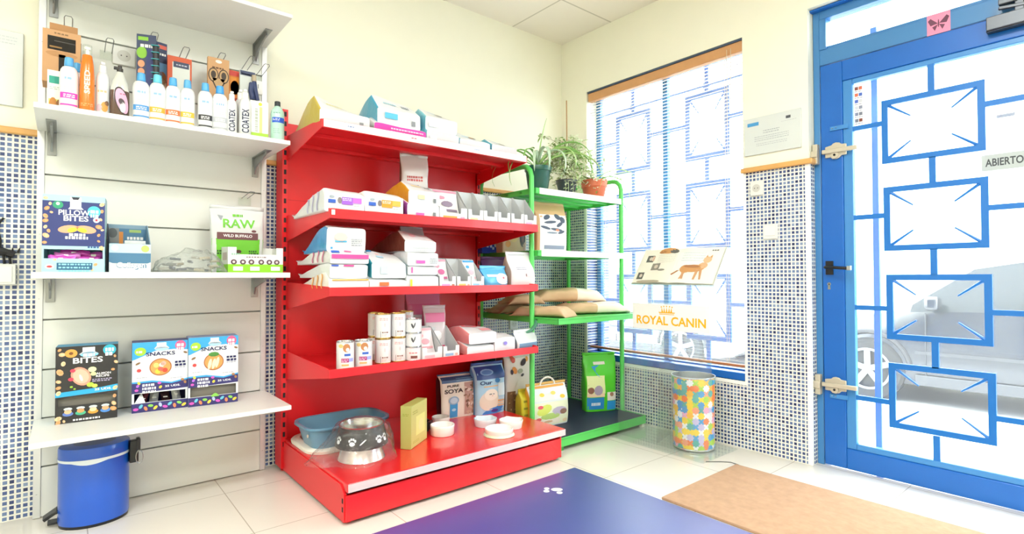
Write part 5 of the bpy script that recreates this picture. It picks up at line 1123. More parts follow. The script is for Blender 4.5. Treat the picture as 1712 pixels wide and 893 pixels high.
pouch_box('empty grey display with orange strip, third shelf', 764, 787, 433, 477, 2.32, ZC, .13, ('#ecb86a', '#e0a890'), GP3)
pouch_box('display with white and sky blue pouch, third shelf', 788, 809, 434, 477, 2.32, ZC, .13, ('#8ac4e4', '#a8d4ea'), GP3, ('#eef0f2', '#e8b8c4', '#4aa0d8'))
def d_blue(b, fn, w, h, t, sd):
    b.blob(lambda u, v: fn(u, v, .002), .2*w, .45*h, .3*w, .3*h, M('#e9f0f4', .4), 14).patch(lambda u, v: fn(u, v, .002), -.4*w, .3*w, .55*h, .68*h, M('#f2f3f5', .4), 8, 2).blob(lambda u, v: fn(u, v, .0026), .22*w, .5*h, .05*w, .06*h, M('#c05a6a', .5), 8)
y = 2.36; xa, xb = Xa(809, y), Xa(852, y)
bag('pet_food_bag', 'small sky blue bag slumped on the third shelf', 'pet food bag', ((xa+xb)/2, y+.04, ZC), .1, xb-xa, .10, Za(835, 449, y)-ZC, M('#5cb4e0', .3, coat=.3), M('#1f6fb8', .35, coat=.3), d_blue, 4, .55, .006)
y = 2.62; xa, xb = Xa(806, y), Xa(850, y)
bag('pet_food_bag', 'purple bag standing behind the sky blue bag', 'pet food bag', ((xa+xb)/2, y, ZC), -.1, xb-xa, .1, Za(840, 434, y)-ZC, M('#5a3a72', .35, coat=.3), M('#3a2250', .4), None, 4, .5, .006)
y = 2.37; xa, xb = Xa(853, y), Xa(898, y)
def d_wh(b, fn, w, h, t, sd):
    f = lambda u, v: fn(u, v, .0022); b.lines(f, -.35*w, .1*w, .6*h, M('#9a96a8', .5), 2, .004, .006, 4).patch(f, -.02*w, .4*w, .3*h, .42*h, M('#e6cccc', .5), 4, 1).blob(f, .02*w, .36*h, .03*w, .05*h, M('#8a7a7a', .5), 8)
bag('pet_food_bag', 'white bag with folded top at right end of third shelf', 'pet food bag', ((xa+xb)/2, y+.05, ZC), .12, xb-xa, .12, Za(873, 426, y+.04)-ZC, M('#d8d8da', .35, coat=.2), M('#a08878', .5), d_wh, 5, .5, .008)
# fourth red shelf: cans
CANW = M('#d8d9d8', .35, coat=.2); RIM = M('#c2a060', .25, .9); RIMS = M('#c6c8ca', .2, .9)
def can(label, l, r, tp, bt, y, z0, rim, deco, group, small=False):
    x0, x1 = Xa(l, y), Xa(r, y); xc = (x0+x1)/2; rr = (x1-x0)/2*.96; h = Za((l+r)/2, tp+1, y)-z0
    t = thing('food_can', label, 'can', (xc, y, z0), FACE(xc, y), group)
    b = MB().lathe([(rr*.99, .004), (rr*.99, h-.004)], CANW, 32, cap=False); fn = cyl_fn(rr*.99, rr*.99); deco(b, fn, rr, h); b.build('label_wrap', t, local=True)
    MB().lathe([(rr*.9, .0005), (rr*1.0, .001), (rr*1.01, .004), (rr*.985, .006)], rim, 32).build('bottom_rim', t, local=True)
    MB().lathe([(rr*.985, h-.006), (rr*1.01, h-.004), (rr*1.0, h), (rr*.94, h), (rr*.92, h-.004)], rim, 32).build('lid', t, local=True)
    return xc, h
def c_hill(b, fn, rr, h):
    f2 = lambda u, v: fn(u, v, .0012)
    b.blob(fn, .006, h*.78, rr*.42, h*.15, M('#b87a4a', .5), 10).blob(f2, .01, h*.72, rr*.2, h*.07, M('#f0dcd4', .5), 10).blob(fn, -rr*.5, h*.85, rr*.3, h*.07, M('#d9b870', .5), 8).patch(fn, -rr*.1, rr*.6, h*.5, h*.58, M(HB, .5), 5, 1).patch(fn, -rr*.45, rr*.4, h*.28, h*.42, M('#a82a6a', .5), 6, 1).patch(fn, rr*.4, rr*1., h*.3, h*.42, M('#9aa0dc', .5), 5, 1).patch(fn, -rr*.4, rr*.4, h*.16, h*.22, M('#d8a860', .5), 6, 1).lines(f2, -rr*.4, rr*.3, h*.38, M('#f0c8dc', .5), 2, .003, .004, 3)
def c_rc(b, fn, rr, h):
    b.lines(fn, -rr*.4, rr*.7, h*.82, M('#e8a0a0', .5), 2, .004, .003, 6).blob(fn, rr*.25, h*.55, rr*.12, h*.09, M('#c8c4c4', .5), 8).patch(fn, -rr*.3, -rr*.24, .006, h*.3, M('#7a7478', .5), 1, 1).lines(fn, -rr*.1, rr*.85, h*.28, M('#8a6a62', .5), 1, .007, .003, 7).lines(fn, -rr*.1, rr*.6, h*.18, M('#e0b0a4', .5), 2, .003, .003, 8)
def c_small(b, fn, rr, h):
    b.blob(fn, -rr*.1, h*.5, rr*.12, h*.2, M('#4a4c50', .5), 8, .4).blob(fn, rr*.15, h*.56, rr*.08, h*.2, M('#5a5c60', .5), 7, -.3)
def c_small2(b, fn, rr, h):
    b.lines(fn, -rr*.5, rr*.6, h*.62, M('#d08088', .5), 1, .006, .002, 5).patch(fn, -rr*.3, rr*.5, h*.2, h*.38, M('#7a4a44', .5), 4, 1)
can('white can with dog picture, leftmost on the fourth red shelf', 563, 592, 569, 610, 2.345, ZD, RIMS, c_hill, 'dog picture cans')
can('white can with dog picture, second from left on fourth shelf', 593, 622, 567, 607, 2.36, ZD, RIMS, c_hill, 'dog picture cans')
CG = 'tall white cans in the stacked block'
yf, yb = 2.40, 2.505
hcan = Za(640, 565.5, yf)-ZD
def can2(label_lo, label_hi, l, r, y):
    x0, x1 = Xa(l, y), Xa(r, y)
    for lab, z in ((label_lo, ZD), (label_hi, ZD+hcan)):
        xc = (x0+x1)/2; rr = .0375
        t = thing('food_can', lab, 'can', (xc, y, z+.0004), FACE(xc, y), CG)
        b = MB().lathe([(rr*.99, .004), (rr*.99, hcan-.004)], CANW, 32, cap=False); fn = cyl_fn(rr*.99, rr*.99); c_rc(b, fn, rr, hcan); b.build('label_wrap', t, local=True)
        MB().lathe([(rr*.9, .0005), (rr, .001), (rr*1.01, .004), (rr*.985, .006)], RIM, 32).build('bottom_rim', t, local=True)
        MB().lathe([(rr*.985, hcan-.006), (rr*1.01, hcan-.004), (rr, hcan-.0006), (rr*.94, hcan-.0006), (rr*.92, hcan-.004)], RIM, 32).build('lid', t, local=True)
can2('tall white can, bottom left at the front of the can block', 'tall white can, top left at the front of the can block', 627, 653.5, yf)
can2('tall white can, bottom right at the front of the can block', 'tall white can, top right at the front of the can block', 653.5, 677.5, yf+.006)
can2('tall white can, bottom left at the back of the can block', 'tall white can, top left at the back of the can block', 615, 641, yb)
can2('tall white can, bottom right at back of block behind the small cans', 'tall white can, top right at back above the small cans', 668, 690, yb)
hs = Za(690, 579, 2.385)-ZD
for k, nm in enumerate(('lowest', 'middle', 'topmost')):
    x0, x1 = Xa(678.5, 2.385), Xa(703.5, 2.385); hk = hs
    t = thing('food_can', nm+' of the three small white cans stacked beside the can block', 'can', ((x0+x1)/2, 2.385, ZD+k*hk+.0004), FACE((x0+x1)/2, 2.385), 'small cans in a stack of three')
    rr = (x1-x0)/2*.97; b = MB().lathe([(rr*.99, .004), (rr*.99, hk-.004)], CANW, 32, cap=False); (c_small2 if k == 0 else c_small)(b, cyl_fn(rr*.99, rr*.99), rr, hk); b.build('label_wrap', t, local=True)
    MB().lathe([(rr*.9, .0005), (rr, .001), (rr*1.01, .004), (rr*.985, .006)], RIMS, 32).lathe([(rr*.985, hk-.006), (rr*1.01, hk-.004), (rr, hk-.0006), (rr*.92, hk-.0006), (rr*.9, hk-.003)], RIMS, 32).build('lid', t, local=True)
# standing bags behind the displays
def d_royal(b, fn, w, h, t, sd):
    f1 = lambda u, v: fn(u, v, .002); f2 = lambda u, v: fn(u, v, .003)
    b.patch(f1, -.47*w, .47*w, .62*h, .8*h, M('#d06a94', .4), 8, 2).blob(f1, .15*w, .16*h, .4*w, .2*h, M('#c84a84', .4), 14, .5).word(f2, 'ROYAL', .02*w, .35*h, .06*h, M('#b02a44', .5), .7*w).lines(f2, -.3*w, .35*w, .27*h, M('#8a4a5a', .5), 1, .005, .003, 3)
y = 2.68; xa, xb = Xa(681, y), Xa(730, y)
bag('pet_food_bag', 'grey and pink ROYAL bag standing behind the small cans', 'pet food bag', ((xa+xb)/2, y, ZD), -.25, xb-xa, .11, Za(705, 482, y)-ZD-.02, M('#cfcbce', .3, coat=.3), M('#8a5a6a', .4), d_royal, 5, .72, .006, mtop=M('#d684a8', .3, coat=.4))
def d_pinkp(b, fn, w, h, t, sd):
    f1 = lambda u, v: fn(u, v, .002); b.patch(f1, -.45*w, .45*w, .7*h, .9*h, M('#d4749c', .35), 6, 2).patch(f1, -.3*w, .45*w, .1*h, .2*h, M('#c83c6a', .4), 5, 1).blob(f1, .0, .4*h, .3*w, .12*h, M('#f0eef0', .3), 9, .4)
y = 2.50; xa, xb = Xa(709, y), Xa(741, y)
bag('pet_food_bag', 'small pink and silver pouch above the pouch displays, fourth shelf', 'pet food bag', ((xa+xb)/2, y, ZD), -.2, xb-xa, .06, Za(725, 512, y)-ZD-.01, M('#cfc6ca', .25, coat=.5), M('#b86a8a', .4), d_pinkp, 5, .8, .006)
GP4 = 'pouch displays on the fourth red shelf'
pouch_box('white pink display with pouch beside the small cans', 706, 739, 544, 597, 2.345, ZD, .14, ('#f0b0b8', '#e8e0e0'), GP4, ('#e6dcde', '#d89aa4', '#eab0b8'))
pouch_box('empty grey display with blue strip beside the pink bags', 741, 767.5, 543, 593, 2.345, ZD, .14, ('#8ab4d4', '#e0b0a0'), GP4)
GB4 = 'bags on the fourth red shelf'
v2 = lying('pink white bag lying lowest beside the grey display', 781, 826, 581, 590, 568, 2.325, .09, .36, side='#e09a98', front='#d8d2d4', z0=ZD, decos=lambda b, sl, w: (b.patch(sl, -.1*w, .3*w, .35, .7, M('#ecb4b8', .5), 4, 2), b.blob(sl, -.2*w, .5, .05*w, .15, M('#b09a98', .5), 8)), group=GB4)
lying('pink sided bag lying on top of the pink white bag', 784, 830, 558, 569, 543, 2.325, .10, .40, side='#dc8284', front='#d8d2d4', deco=None, decos=lambda b, sl, w: (b.patch(sl, .05*w, .4*w, .2, .6, M('#e8a0a4', .5), 4, 2), b.patch(sl, -.45*w, .1*w, .8, .95, M('#e0787c', .5), 4, 1), b.patch(sl, -.3*w, .0*w, .9, .99, M('#6a6468', .5), 4, 1)), group=GB4, z0=v2[1]+.012)
lying('white bag with violet mark right of the pink bags', 827, 861, 566, 582, 554, 2.325, .08, .34, side='#dcdcde', z0=ZD, deco=lambda b, fn, w, h: b.blob(lambda u, v: fn(u-w/2, v), .5*w, .6*h, .014, .01, M('#8a7ad0', .5), 10), group=GB4)
def d_bl(b, fn, w, h, t, sd): b.patch(lambda u, v: fn(u, v, .0022), -.44*w, .44*w, .04*h, .36*h, M('#6f93b4', .4), 8, 3)
y = 2.345; xa, xb = Xa(863, y), Xa(902, y)
t = bag('pet_food_bag', 'grey and blue pouch with green tab at right end of fourth shelf', 'pet food bag', ((xa+xb)/2, y+.04, ZD), .15, xb-xa, .09, Za(882, 556, y)-ZD, M('#dfe2e4', .3, coat=.3), M('#6a7a84', .4), d_bl, 4, .5, .007)
w = xb-xa
MB().tube([(w*.1, -.0, .085), (w*.3, -.01, .095), (w*.5, -.01, .12), (w*.62, -.01, .15)], .012, M('#4f8a70', .4), 8, taper=lambda s: .6+.6*s).build('green_tab', t, local=True)
# ------------------------------------------------------------------ on the red base deck (z .171)
ZE = .1715
# white tray frame
TW = M('#e6dfd2', .4); p0 = on(472, 726, 2, ZE+.02)
def rrect(w, d, r, n=6):
    pts = []
    for cx, cy, a0 in ((w/2-r, d/2-r, 0), (-w/2+r, d/2-r, PI/2), (-w/2+r, -d/2+r, PI), (w/2-r, -d/2+r, 1.5*PI)):
        for k in range(n+1): a = a0+PI/2*k/n; pts.append((cx+r*math.cos(a), cy+r*math.sin(a)))
    return pts
def ring_mesh(b, secs, m, close=False):
    """loft of closed outlines [(pts, z)]"""
    n = len(secs[0][0]); vs = [(x, y, z) for pts, z in secs for x, y in pts]; fs = []
    for j in range(len(secs)-1): fs += [(j*n+i, j*n+(i+1) % n, (j+1)*n+(i+1) % n, (j+1)*n+i) for i in range(n)]
    return b.add(vs, fs, m, True)
tw, td = .42, .36
tx, ty = 1.088, 2.68
t = thing('litter_pan', 'cream litter pan frame lying flat under the blue basin', 'litter pan', (tx, ty, ZE), 0)
b = MB(); ring_mesh(b, [(rrect(tw, td, .09), .0005), (rrect(tw+.004, td+.004, .09), .014), (rrect(tw-.01, td-.01, .085), .022), (rrect(tw-.075, td-.075, .06), .024), (rrect(tw-.085, td-.085, .055), .016), (rrect(tw-.085, td-.085, .055), .0005)], TW)
b.build('rim', t, local=True, sharp=50)
# blue basin
BAS = M('#6797b4', .35, coat=.2)
bx0, bx1 = .865, 1.29; by0, by1 = 2.485, 2.765
t = thing('litter_tray', 'blue plastic litter basin at the back left of red base', 'litter tray', ((bx0+bx1)/2, (by0+by1)/2, ZE+.0005), 0)
w, d, h = bx1-bx0, by1-by0, .125
b = MB(); ring_mesh(b, [(rrect(w-.10, d-.09, .05), .0), (rrect(w-.09, d-.08, .055), .004), (rrect(w-.03, d-.03, .07), h*.85), (rrect(w-.02, d-.02, .075), h-.004), (rrect(w, d, .08), h), (rrect(w+.002, d+.002, .08), h-.012), (rrect(w+.002, d+.002, .08), h-.012), (rrect(w-.004, d-.004, .08), h-.003), (rrect(w-.03, d-.03, .07), h-.002), (rrect(w-.036, d-.036, .07), h*.84), (rrect(w-.10, d-.09, .05), .006)], BAS)
n = len(rrect(1, 1, .1)); pts = rrect(w-.10, d-.09, .05)
b.add([(x, y, 0) for x, y in pts], [tuple(range(n-1, -1, -1))], BAS).add([(x, y, .006) for x, y in pts], [tuple(range(n))], BAS)
b.blob(lambda u, v: (-w/2+.012+(v-.07)*.18, -.07+u, v), 0, .085, .012, .008, M('#d8c8b8', .4), 10)
b.build('basin', t, local=True, sharp=60)
# bowl wrapped in film
pb_ = on(598, 782, 2, ZE); xc, yc = 1.06, 2.365
t = thing('pet_bowl', 'black and steel pet bowl with white paw prints inside clear film', 'bowl', (xc, yc, ZE))
STL = M('#cfd0d0', .15, 1.); RUB = M('#0b0b0c', .35); PWM = M('#dfe6ea', .4)
rb = .108; zb0 = .062
MB().lathe([(rb*.98, .0005), (rb*.96, .003), (rb*.80, zb0)], M('#d9cfcf', .2, .7), 40, cap=False).build('steel_base', t, local=True)  # pinkish colour paints in the red deck's reflection on the steel
b = MB().lathe([(rb*.80, zb0-.002), (rb*1.08, zb0), (rb*1.1, zb0+.006), (rb*.92, zb0+.085), (rb*.9, zb0+.09)], RUB, 44, cap=False)
fn = lambda u, v: ((lambda rr: (rr*math.sin(u/rb), -rr*math.cos(u/rb), v))(rb*1.1-(v-zb0-.006)/.079*rb*.18+.0015))
for u in (-.085, .035, .075, .13, -.16, .19):
    vz = zb0+.03
    b.blob(fn, u, vz, .012, .009, PWM, 10)
    for du, dv in ((-.013, .012), (-.005, .019), (.005, .019), (.013, .012)): b.blob(fn, u+du, vz+dv, .0045, .006, PWM, 8)
b.blob(fn, -.04, zb0+.035, .018, .003, PWM, 8, .7)
b.build('rubber_band', t, local=True)
MB().lathe([(rb*.9, zb0+.088), (rb*.93, zb0+.094), (rb*.88, zb0+.094), (rb*.75, zb0+.03), (rb*.3, zb0+.018), (.001, zb0+.018)], STL, 44, cap=False).build('steel_bowl', t, local=True)
def wrapf(a, c):
    an = 2*PI*a; rr = .155*(1-c**2.2*.45)*(1+.06*math.sin(5*an+3*c)); z = .002+.185*c
    if c > .82: rr *= max(0, 1-((c-.82)/.18)**2*.99)
    k = max(0, math.cos(an-3.0))**10*(1-c)**2
    q = Vector((rr*math.cos(an)*(1+.55*k), rr*math.sin(an)*(1+.55*k), z))
    n = noise.noise_vector(q*19)*.014+noise.noise_vector(q*45)*.006; return (q.x+n.x, q.y+n.y, max(.002, q.z+n.z*.7*(c > .05)))
tag(MB().sheet(wrapf, 72, 26, FILM).build('plastic_wrap', origin=(xc, yc, ZE), local=True), 'crumpled clear plastic film wrapped round the black bowl', 'plastic wrap')
# yellow green box
pA = on(669.5, 751, 2, ZE); pB = on(685, 753.5, 2, ZE); pC = on(712, 733.5, 2, ZE)
ex = (pB-pA); ey = (pC-pB); wA, wB = ex.length, ey.length; an = math.atan2(ey.y, ey.x)-PI/2
hb_ = Za(685, 681, pB.y)-ZE
t = thing('accessory_box', 'yellow green carton standing on the red base beside the bowls', 'box', (pA.x, pA.y, ZE), an)
YG = M('#b2b564', .5, var=.08); YG2 = M('#c6c878', .5)
b = MB().box(0, wA, 0, wB, .0005, hb_, YG)
fr = lambda u, v, e=.0008: (wA+e, u, v)
b.patch(fr, .002, wB-.002, .002, hb_-.002, YG2, 1, 1)
f2 = lambda u, v: fr(u, v, .0014)
b.patch(f2, .3*wB, .85*wB, .25*hb_, .7*hb_, M('#dbe08a', .5), 1, 1).blob(lambda u, v: fr(u, v, .002), .6*wB, .45*hb_, .03, .03, M('#e4e09a', .5), 12).lines(f2, .1*wB, .4*wB, .85*hb_, M('#8f9434', .5), 2, .004, .006, 3).lines(f2, .12*wB, .5*wB, .15*hb_, M('#a8ac44', .5), 2, .003, .004, 4)
b.lines(lambda u, v: (u, -.0008, v), .2*wA, .8*wA, .82*hb_, M('#8f9434', .5), 2, .003, .004, 5)
b.build('carton', t, local=True, bevel=.001)
# ceramic bowls
CER = M('#f2f0ea', .25, coat=.4)
def round_bowl(name, label, l, r, pyb, h, m, inner=None, group=None, lip=None):
    q = on((l+r)/2, pyb, 2, ZE); d = (q-EYE); dd = math.hypot(q.x, q.y)
    rr = (Xa(r, q.y)-Xa(l, q.y))/2*.86; c = Vector((q.x, q.y, 0))+Vector((q.x, q.y, 0)).normalized()*rr
    t = thing(name, label, 'bowl', (c.x, c.y, ZE), 0, group)
    MB().lathe([(rr*.93, .0005), (rr*.96, .003), (rr*.99, h*.8), (rr, h-.002), (rr*.985, h), (rr*.93, h), (rr*.9, h-.006, inner or m), (rr*.86, .012, inner or m), (.001, .009, inner or m)], m, 40, cap=False).lathe([(rr*.93, .0005), (.001, .0005)], m, 40, cap=False).build('bowl', t, local=True)
    if lip: MB().lathe([(rr*.97, h*.32), (rr*1.07, h*.1), (rr*1.08, .001), (rr*.9, .001)], lip, 40, cap=False).build('base_ring', t, local=True)
    return c, rr
round_bowl('pet_bowl', 'white round ceramic bowl in front beside the yellow carton', 719, 760, 732, .052, CER)
round_bowl('pet_bowl', 'pale round bowl behind the white round bowl', 722, 752, 713, .042, M('#d9d6ce', .3, coat=.3))
q = on(713, 727, 2, ZE); BKB = M('#232528', .3, coat=.3); b = MB()
pts = []
for k in range(16): a = 2*PI*k/16; rr = .062 if k % 2 else .045; pts.append((rr*math.cos(a), rr*math.sin(a)))
ring_mesh(b, [([(x*.8, y*.8) for x, y in pts], .0005), (pts, .03), ([(x*1.02, y*1.02) for x, y in pts], .05), ([(x*.85, y*.85) for x, y in pts], .05), ([(x*.7, y*.7) for x, y in pts], .012)], BKB)
b.add([(x*.7, y*.7, .012) for x, y in pts], [tuple(range(16))], BKB)
tag(b.build('pet_bowl', origin=(q.x+.02, q.y+.09, ZE), local=True, sharp=60), 'black fluted bowl half hidden behind the yellow carton', 'bowl')
def cat_bowl(label, l, r, pyb, h, m, rot):
    q = on((l+r)/2, pyb, 2, ZE); rr = (Xa(r, q.y)-Xa(l, q.y))/2*.88; c = Vector((q.x, q.y, 0))+Vector((q.x, q.y, 0)).normalized()*rr
    def outl(s):
        o = []
        for k in range(40):
            a = 2*PI*k/40; e = 1.
            for ea in (PI*.32, PI*.68): dlt = abs((a-ea+PI) % (2*PI)-PI); e += .30*max(0, 1-dlt/.30)
            o.append((rr*.85*s*e*math.cos(a), rr*.85*s*e*math.sin(a)*.9))
        return o
    t = thing('pet_bowl', label, 'bowl', (c.x, c.y, ZE), rot, 'cat head shaped bowls')
    b = MB(); ring_mesh(b, [(outl(.9), .0005), (outl(.97), h*.5), (outl(1.04), h-.002), (outl(1.03), h), (outl(.96), h), (outl(.88), .012)], m)
    b.add([(x, y, .012) for x, y in outl(.88)], [tuple(range(40))], m).add([(x, y, .0005) for x, y in outl(.9)], [tuple(range(39, -1, -1))], m)
    b.build('bowl', t, local=True, sharp=60)
cat_bowl('pale blue cat head bowl, left of the three on red base', 791, 832, 718, .042, M('#d8e2e8', .25, coat=.4), -.5)
cat_bowl('white cat head bowl at the right on the red base', 834, 875, 721, .042, CER, -1.0)
round_bowl('pet_bowl', 'white bowl with pale green foot in front of cat head bowls', 812, 857, 734, .036, CER, None, None, M('#cfdfc0', .35))
# bags standing at the right of the base
SOY = M('#e6e0d2', .45)
def d_soya(b, fn, w, h, t, sd):
    f1 = lambda u, v: fn(u, v, .0018); f2 = lambda u, v: fn(u, v, .0026); f3 = lambda u, v: fn(u, v, .0033)
    b.patch(f1, -.48*w, .48*w, .84*h, .97*h, M('#3f5f8a', .35), 10, 2).patch(f2, -.1*w, .48*w, .87*h, .93*h, M('#8ab4d0', .35), 8, 1)
    b.word(f2, 'PURE', -.19*w, .765*h, .055*h, M('#2b2a2c', .5), .32*w).word(f2, 'SOYA', -.17*w, .645*h, .10*h, M('#2b2a2c', .5), .5*w)
    b.patch(f2, -.28*w, -.07*w, .02*h, .4*h, M('#3f9ad4', .4), 3, 4).blob(f3, -.175*w, .42*h, .14*w, .1*h, M('#8aa8c4', .4), 18).blob(lambda u, v: fn(u, v, .004), -.175*w, .42*h, .1*w, .072*h, M('#b8cad8', .4), 16).blob(lambda u, v: fn(u, v, .004), -.175*w, .2*h, .06*w, .035*h, M('#a8cfe8', .4), 9)
    FUR = ['#a8806a', '#c9a892', '#7a5a4c', '#e0d0c4', '#8a6a5a']; rnd = random.Random(3)
    b.patch(f1, .12*w, .47*w, .05*h, .82*h, M('#b9968a', .6), 6, 8)
    for i in range(46): b.blob(f2, rnd.uniform(.13, .45)*w, rnd.uniform(.06, .8)*h, .05*w, rnd.uniform(.012, .03)*h, M(FUR[i % 5], .7), 7, rnd.uniform(0, 3))
    b.blob(f3, .3*w, .62*h, .035*w, .018*h, M('#5f7a5a', .3), 9).blob(f3, .38*w, .52*h, .06*w, .03*h, M('#efe4dc', .5), 9).blob(lambda u, v: fn(u, v, .004), .38*w, .54*h, .02*w, .012*h, M('#c98a84', .5), 7)
y = on(770, 698, 2, ZE).y; xa, xb = Xa(742, y), Xa(799, y)
bag('cat_litter_bag', 'PURE SOYA cat litter bag with tabby cat picture on base', 'cat litter bag', ((xa+xb)/2, y+.05, ZE), -.1, xb-xa, .09, Za(770, 628, y)-ZE, SOY, M('#23222a', .4), d_soya, 7, .9, .003, seal=M('#3f5f8a', .35), sealh=.012)
def d_clump(b, fn, w, h, t, sd):
    f1 = lambda u, v: fn(u, v, .0018); f2 = lambda u, v: fn(u, v, .0026); f3 = lambda u, v: fn(u, v, .0034)
    b.patch(f1, -.46*w, .46*w, .72*h, .97*h, M('#2f4f94', .35), 10, 3).blob(f2, -.12*w, .86*h, .22*w, .06*h, M('#8ab0d8', .4), 12).blob(f3, -.12*w, .86*h, .17*w, .04*h, M('#5a84c0', .4), 12)
    b.word(f2, 'Our', -.18*w, .655*h, .08*h, M('#23407e', .5), .4*w).blob(f2, .2*w, .68*h, .09*w, .05*h, M('#3a8ad0', .5), 9).patch(f2, -.25*w, .2*w, .56*h, .585*h, M('#e8c090', .5), 4, 1)
    b.blob(f1, -.08*w, .27*h, .32*w, .2*h, M('#e4dccc', .6), 18).blob(f2, -.02*w, .4*h, .22*w, .12*h, M('#efe8dc', .6), 16).blob(f3, -.04*w, .41*h, .05*w, .015*h, M('#8a8e84', .5), 8).blob(f3, .06*w, .41*h, .03*w, .012*h, M('#6a7a8a', .5), 8).blob(f3, .02*w, .375*h, .02*w, .01*h, M('#c9a090', .5), 7)
    b.blob(f1, .1*w, .06*h, .4*w, .07*h, M('#3f86d4', .4), 16, .2).blob(f2, .1*w, .06*h, .12*w, .035*h, M('#4a3a94', .5), 10)
    for i in range(4): b.patch(f2, .2*w, .42*w, (.14+.05*i)*h, (.175+.05*i)*h, M(['#e8b890', '#f0cca8', '#e0a878', '#c0d8ec'][i], .5), 2, 1)
    b.patch(f1, .22*w, .45*w, .36*h, .62*h, M('#d9ebf6', .4), 3, 4)
y = on(822, 693, 2, ZE).y; xa, xb = Xa(801, y), Xa(848, y)
bag('cat_litter_bag', 'light blue cat litter bag with white cat beside the SOYA bag', 'cat litter bag', ((xa+xb)/2, y+.07, ZE), -.1, xb-xa, .12, Za(822, 612, y)-ZE, M('#a8d4ee', .35, coat=.2), M('#5a9ad0', .4), d_clump, 5, .8, .005, seal=M('#2f4f94', .35))
y = 2.80; xa, xb = Xa(789, y), Xa(828, y)
bag('pet_food_bag', 'tall black bag behind the light blue cat litter bag', 'pet food bag', ((xa+xb)/2, y, ZE), 0, xb-xa, .12, Za(808, 602, y)-ZE, M('#14172c', .35, coat=.2), M('#0d0f1c', .4), lambda b, fn, w, h, t, sd: b.patch(lambda u, v: fn(u, v, .002), .05*w, .45*w, .88*h, .96*h, M('#2f74c0', .4), 4, 1), 4, .8, .006)
# ================================================================== green rack in the corner
GRN = M('#55c95c', .38, coat=.2, var=.04); GRND = M('#3aa544', .4); CREM = M('#eef0e2', .4); NVY = M('#23283f', .5, var=.06)
t = thing('storage_rack', 'green metal storage rack in the corner beside the window', 'rack', (2.56, 2.6, 0))
PX0, PX1, PY0, PY1 = 2.148, 2.985, 2.405, 2.915
for x in (PX0, PX1):
    p = MB()
    path = [(x, PY0, .012), (x, PY0, 1.60), (x, PY0+.012, 1.635), (x, PY0+.04, 1.66), (x, PY0+.08, 1.668), (x, PY1-.08, 1.668), (x, PY1-.04, 1.66), (x, PY1-.012, 1.635), (x, PY1, 1.60), (x, PY1, .012)]
    p.tube(path, .0155, GRN, 12)
    p.build('side_frame', t)
def rack_shelf(zt, th, y0, y1, x0, x1, top, lip=None, slats=True):
    b = MB()
    b.box(x0, x1, y0, y0+.004, zt-th, zt, GRN).box(x0, x0+.004, y0, y1, zt-th, zt, GRN).box(x1-.004, x1, y0, y1, zt-th, zt, GRN).box(x0, x1, y1-.004, y1, zt-th, zt, GRN)
    b.box(x0, x1, y0, y1, zt-.012, zt-.008, GRN)
    for k in range(1, 4):
        yy = y0+(y1-y0)*k/4; b.box(x0, x1, yy-.014, yy+.014, zt-.022, zt-.012, GRN)
    s = b.build('shelf', t, bevel=.0012)
    if lip: MB().box(x0+.03, x1-.004, y0-.003, y0-.0005, zt-th-.002, zt+.002, CREM).build('front_strip', s, bevel=.0008)  # painted cream where the front lip is washed out by glare
    MB().box(x0+.004, x1-.004, y0+.004, y1-.004, zt-.0078, zt-.004, top).build('shelf_top', s)
    return s
rack_shelf(1.532, .034, 2.388, 2.94, 2.166, 2.967, CREM, True)
rack_shelf(1.156, .034, 2.372, 2.94, 2.166, 2.967, CREM, True)
rack_shelf(.758, .036, 2.20, 2.94, 2.166, 2.967, GRND)
rack_shelf(.078, .052, 2.20, 2.94, 2.166, 2.975, NVY)
f = MB()
for x in (PX0, PX1): 
    for yy in (PY0, PY1): f.lathe([(.02, 0), (.02, .014), (.0158, .02)], BLK, 14, (x, yy, 0))
f.box(2.2, 2.22, 2.215, 2.235, 0, .027, GRND).box(2.94, 2.965, 2.205, 2.23, 0, .027, CREM)
f.build('feet', t)
R1, R2, R3, R4 = 1.529, 1.153, .755, .075
# ------------------------------------------------------------------ plants on top
def pot(name, label, x, y, z, r, h, m, rim_h, soil=M('#4a3a2c', .9)):
    t = thing(name, label, 'potted plant', (x, y, z))
    MB().lathe([(r*.68, .0005), (r*.7, .004), (r*.9, h-rim_h-.002), (r*.92, h-rim_h), (r*.97, h-rim_h+.002), (r*1.0, h-.004), (r*.99, h), (r*.93, h), (r*.9, h-.012)], m, 40, cap=False).lathe([(.001, .0006), (r*.68, .0005)], m, 40, cap=False).build('pot', t, local=True)
    MB().lathe([(r*.91, h-.014), (r*.5, h-.008), (.001, h-.01)], soil, 24, cap=False).build('soil', t, local=True)
    return t
def leaf(b, base, az, lift, L, w, droop, m, n=14, tip=.0, twist=0.):
    """arching strap leaf"""
    base = Vector(base); d = Vector((math.cos(az), math.sin(az), 0)); sd = Vector((-math.sin(az), math.cos(az), 0)); p = base.copy(); th = lift; pts = []
    for i in range(n+1):
        k = i/n; ww = w*(math.sin(PI*min(1, .12+.88*k))**.6 if k < 1 else 0)*(1-.35*k)
        fold = .35*ww
        pts.append((p-sd*ww/2+Vector((0, 0, fold)), p.copy(), p+sd*ww/2+Vector((0, 0, fold))))
        p = p+(d*math.cos(th)+Vector((0, 0, math.sin(th))))*(L/n); th -= droop/n*(.4+1.4*k)
    vs = [q for tr in pts for q in tr]; fs = []
    for i in range(n): 
        for j in range(2): fs.append((3*i+j, 3*i+j+1, 3*i+3+j+1, 3*i+3+j))
    b.add(vs, fs, m, True)
LG = M('#7fb25a', .4, var=.12); LG2 = M('#a8cc7a', .4, var=.12); LGP = M('#b9d2b4', .45, var=.1)
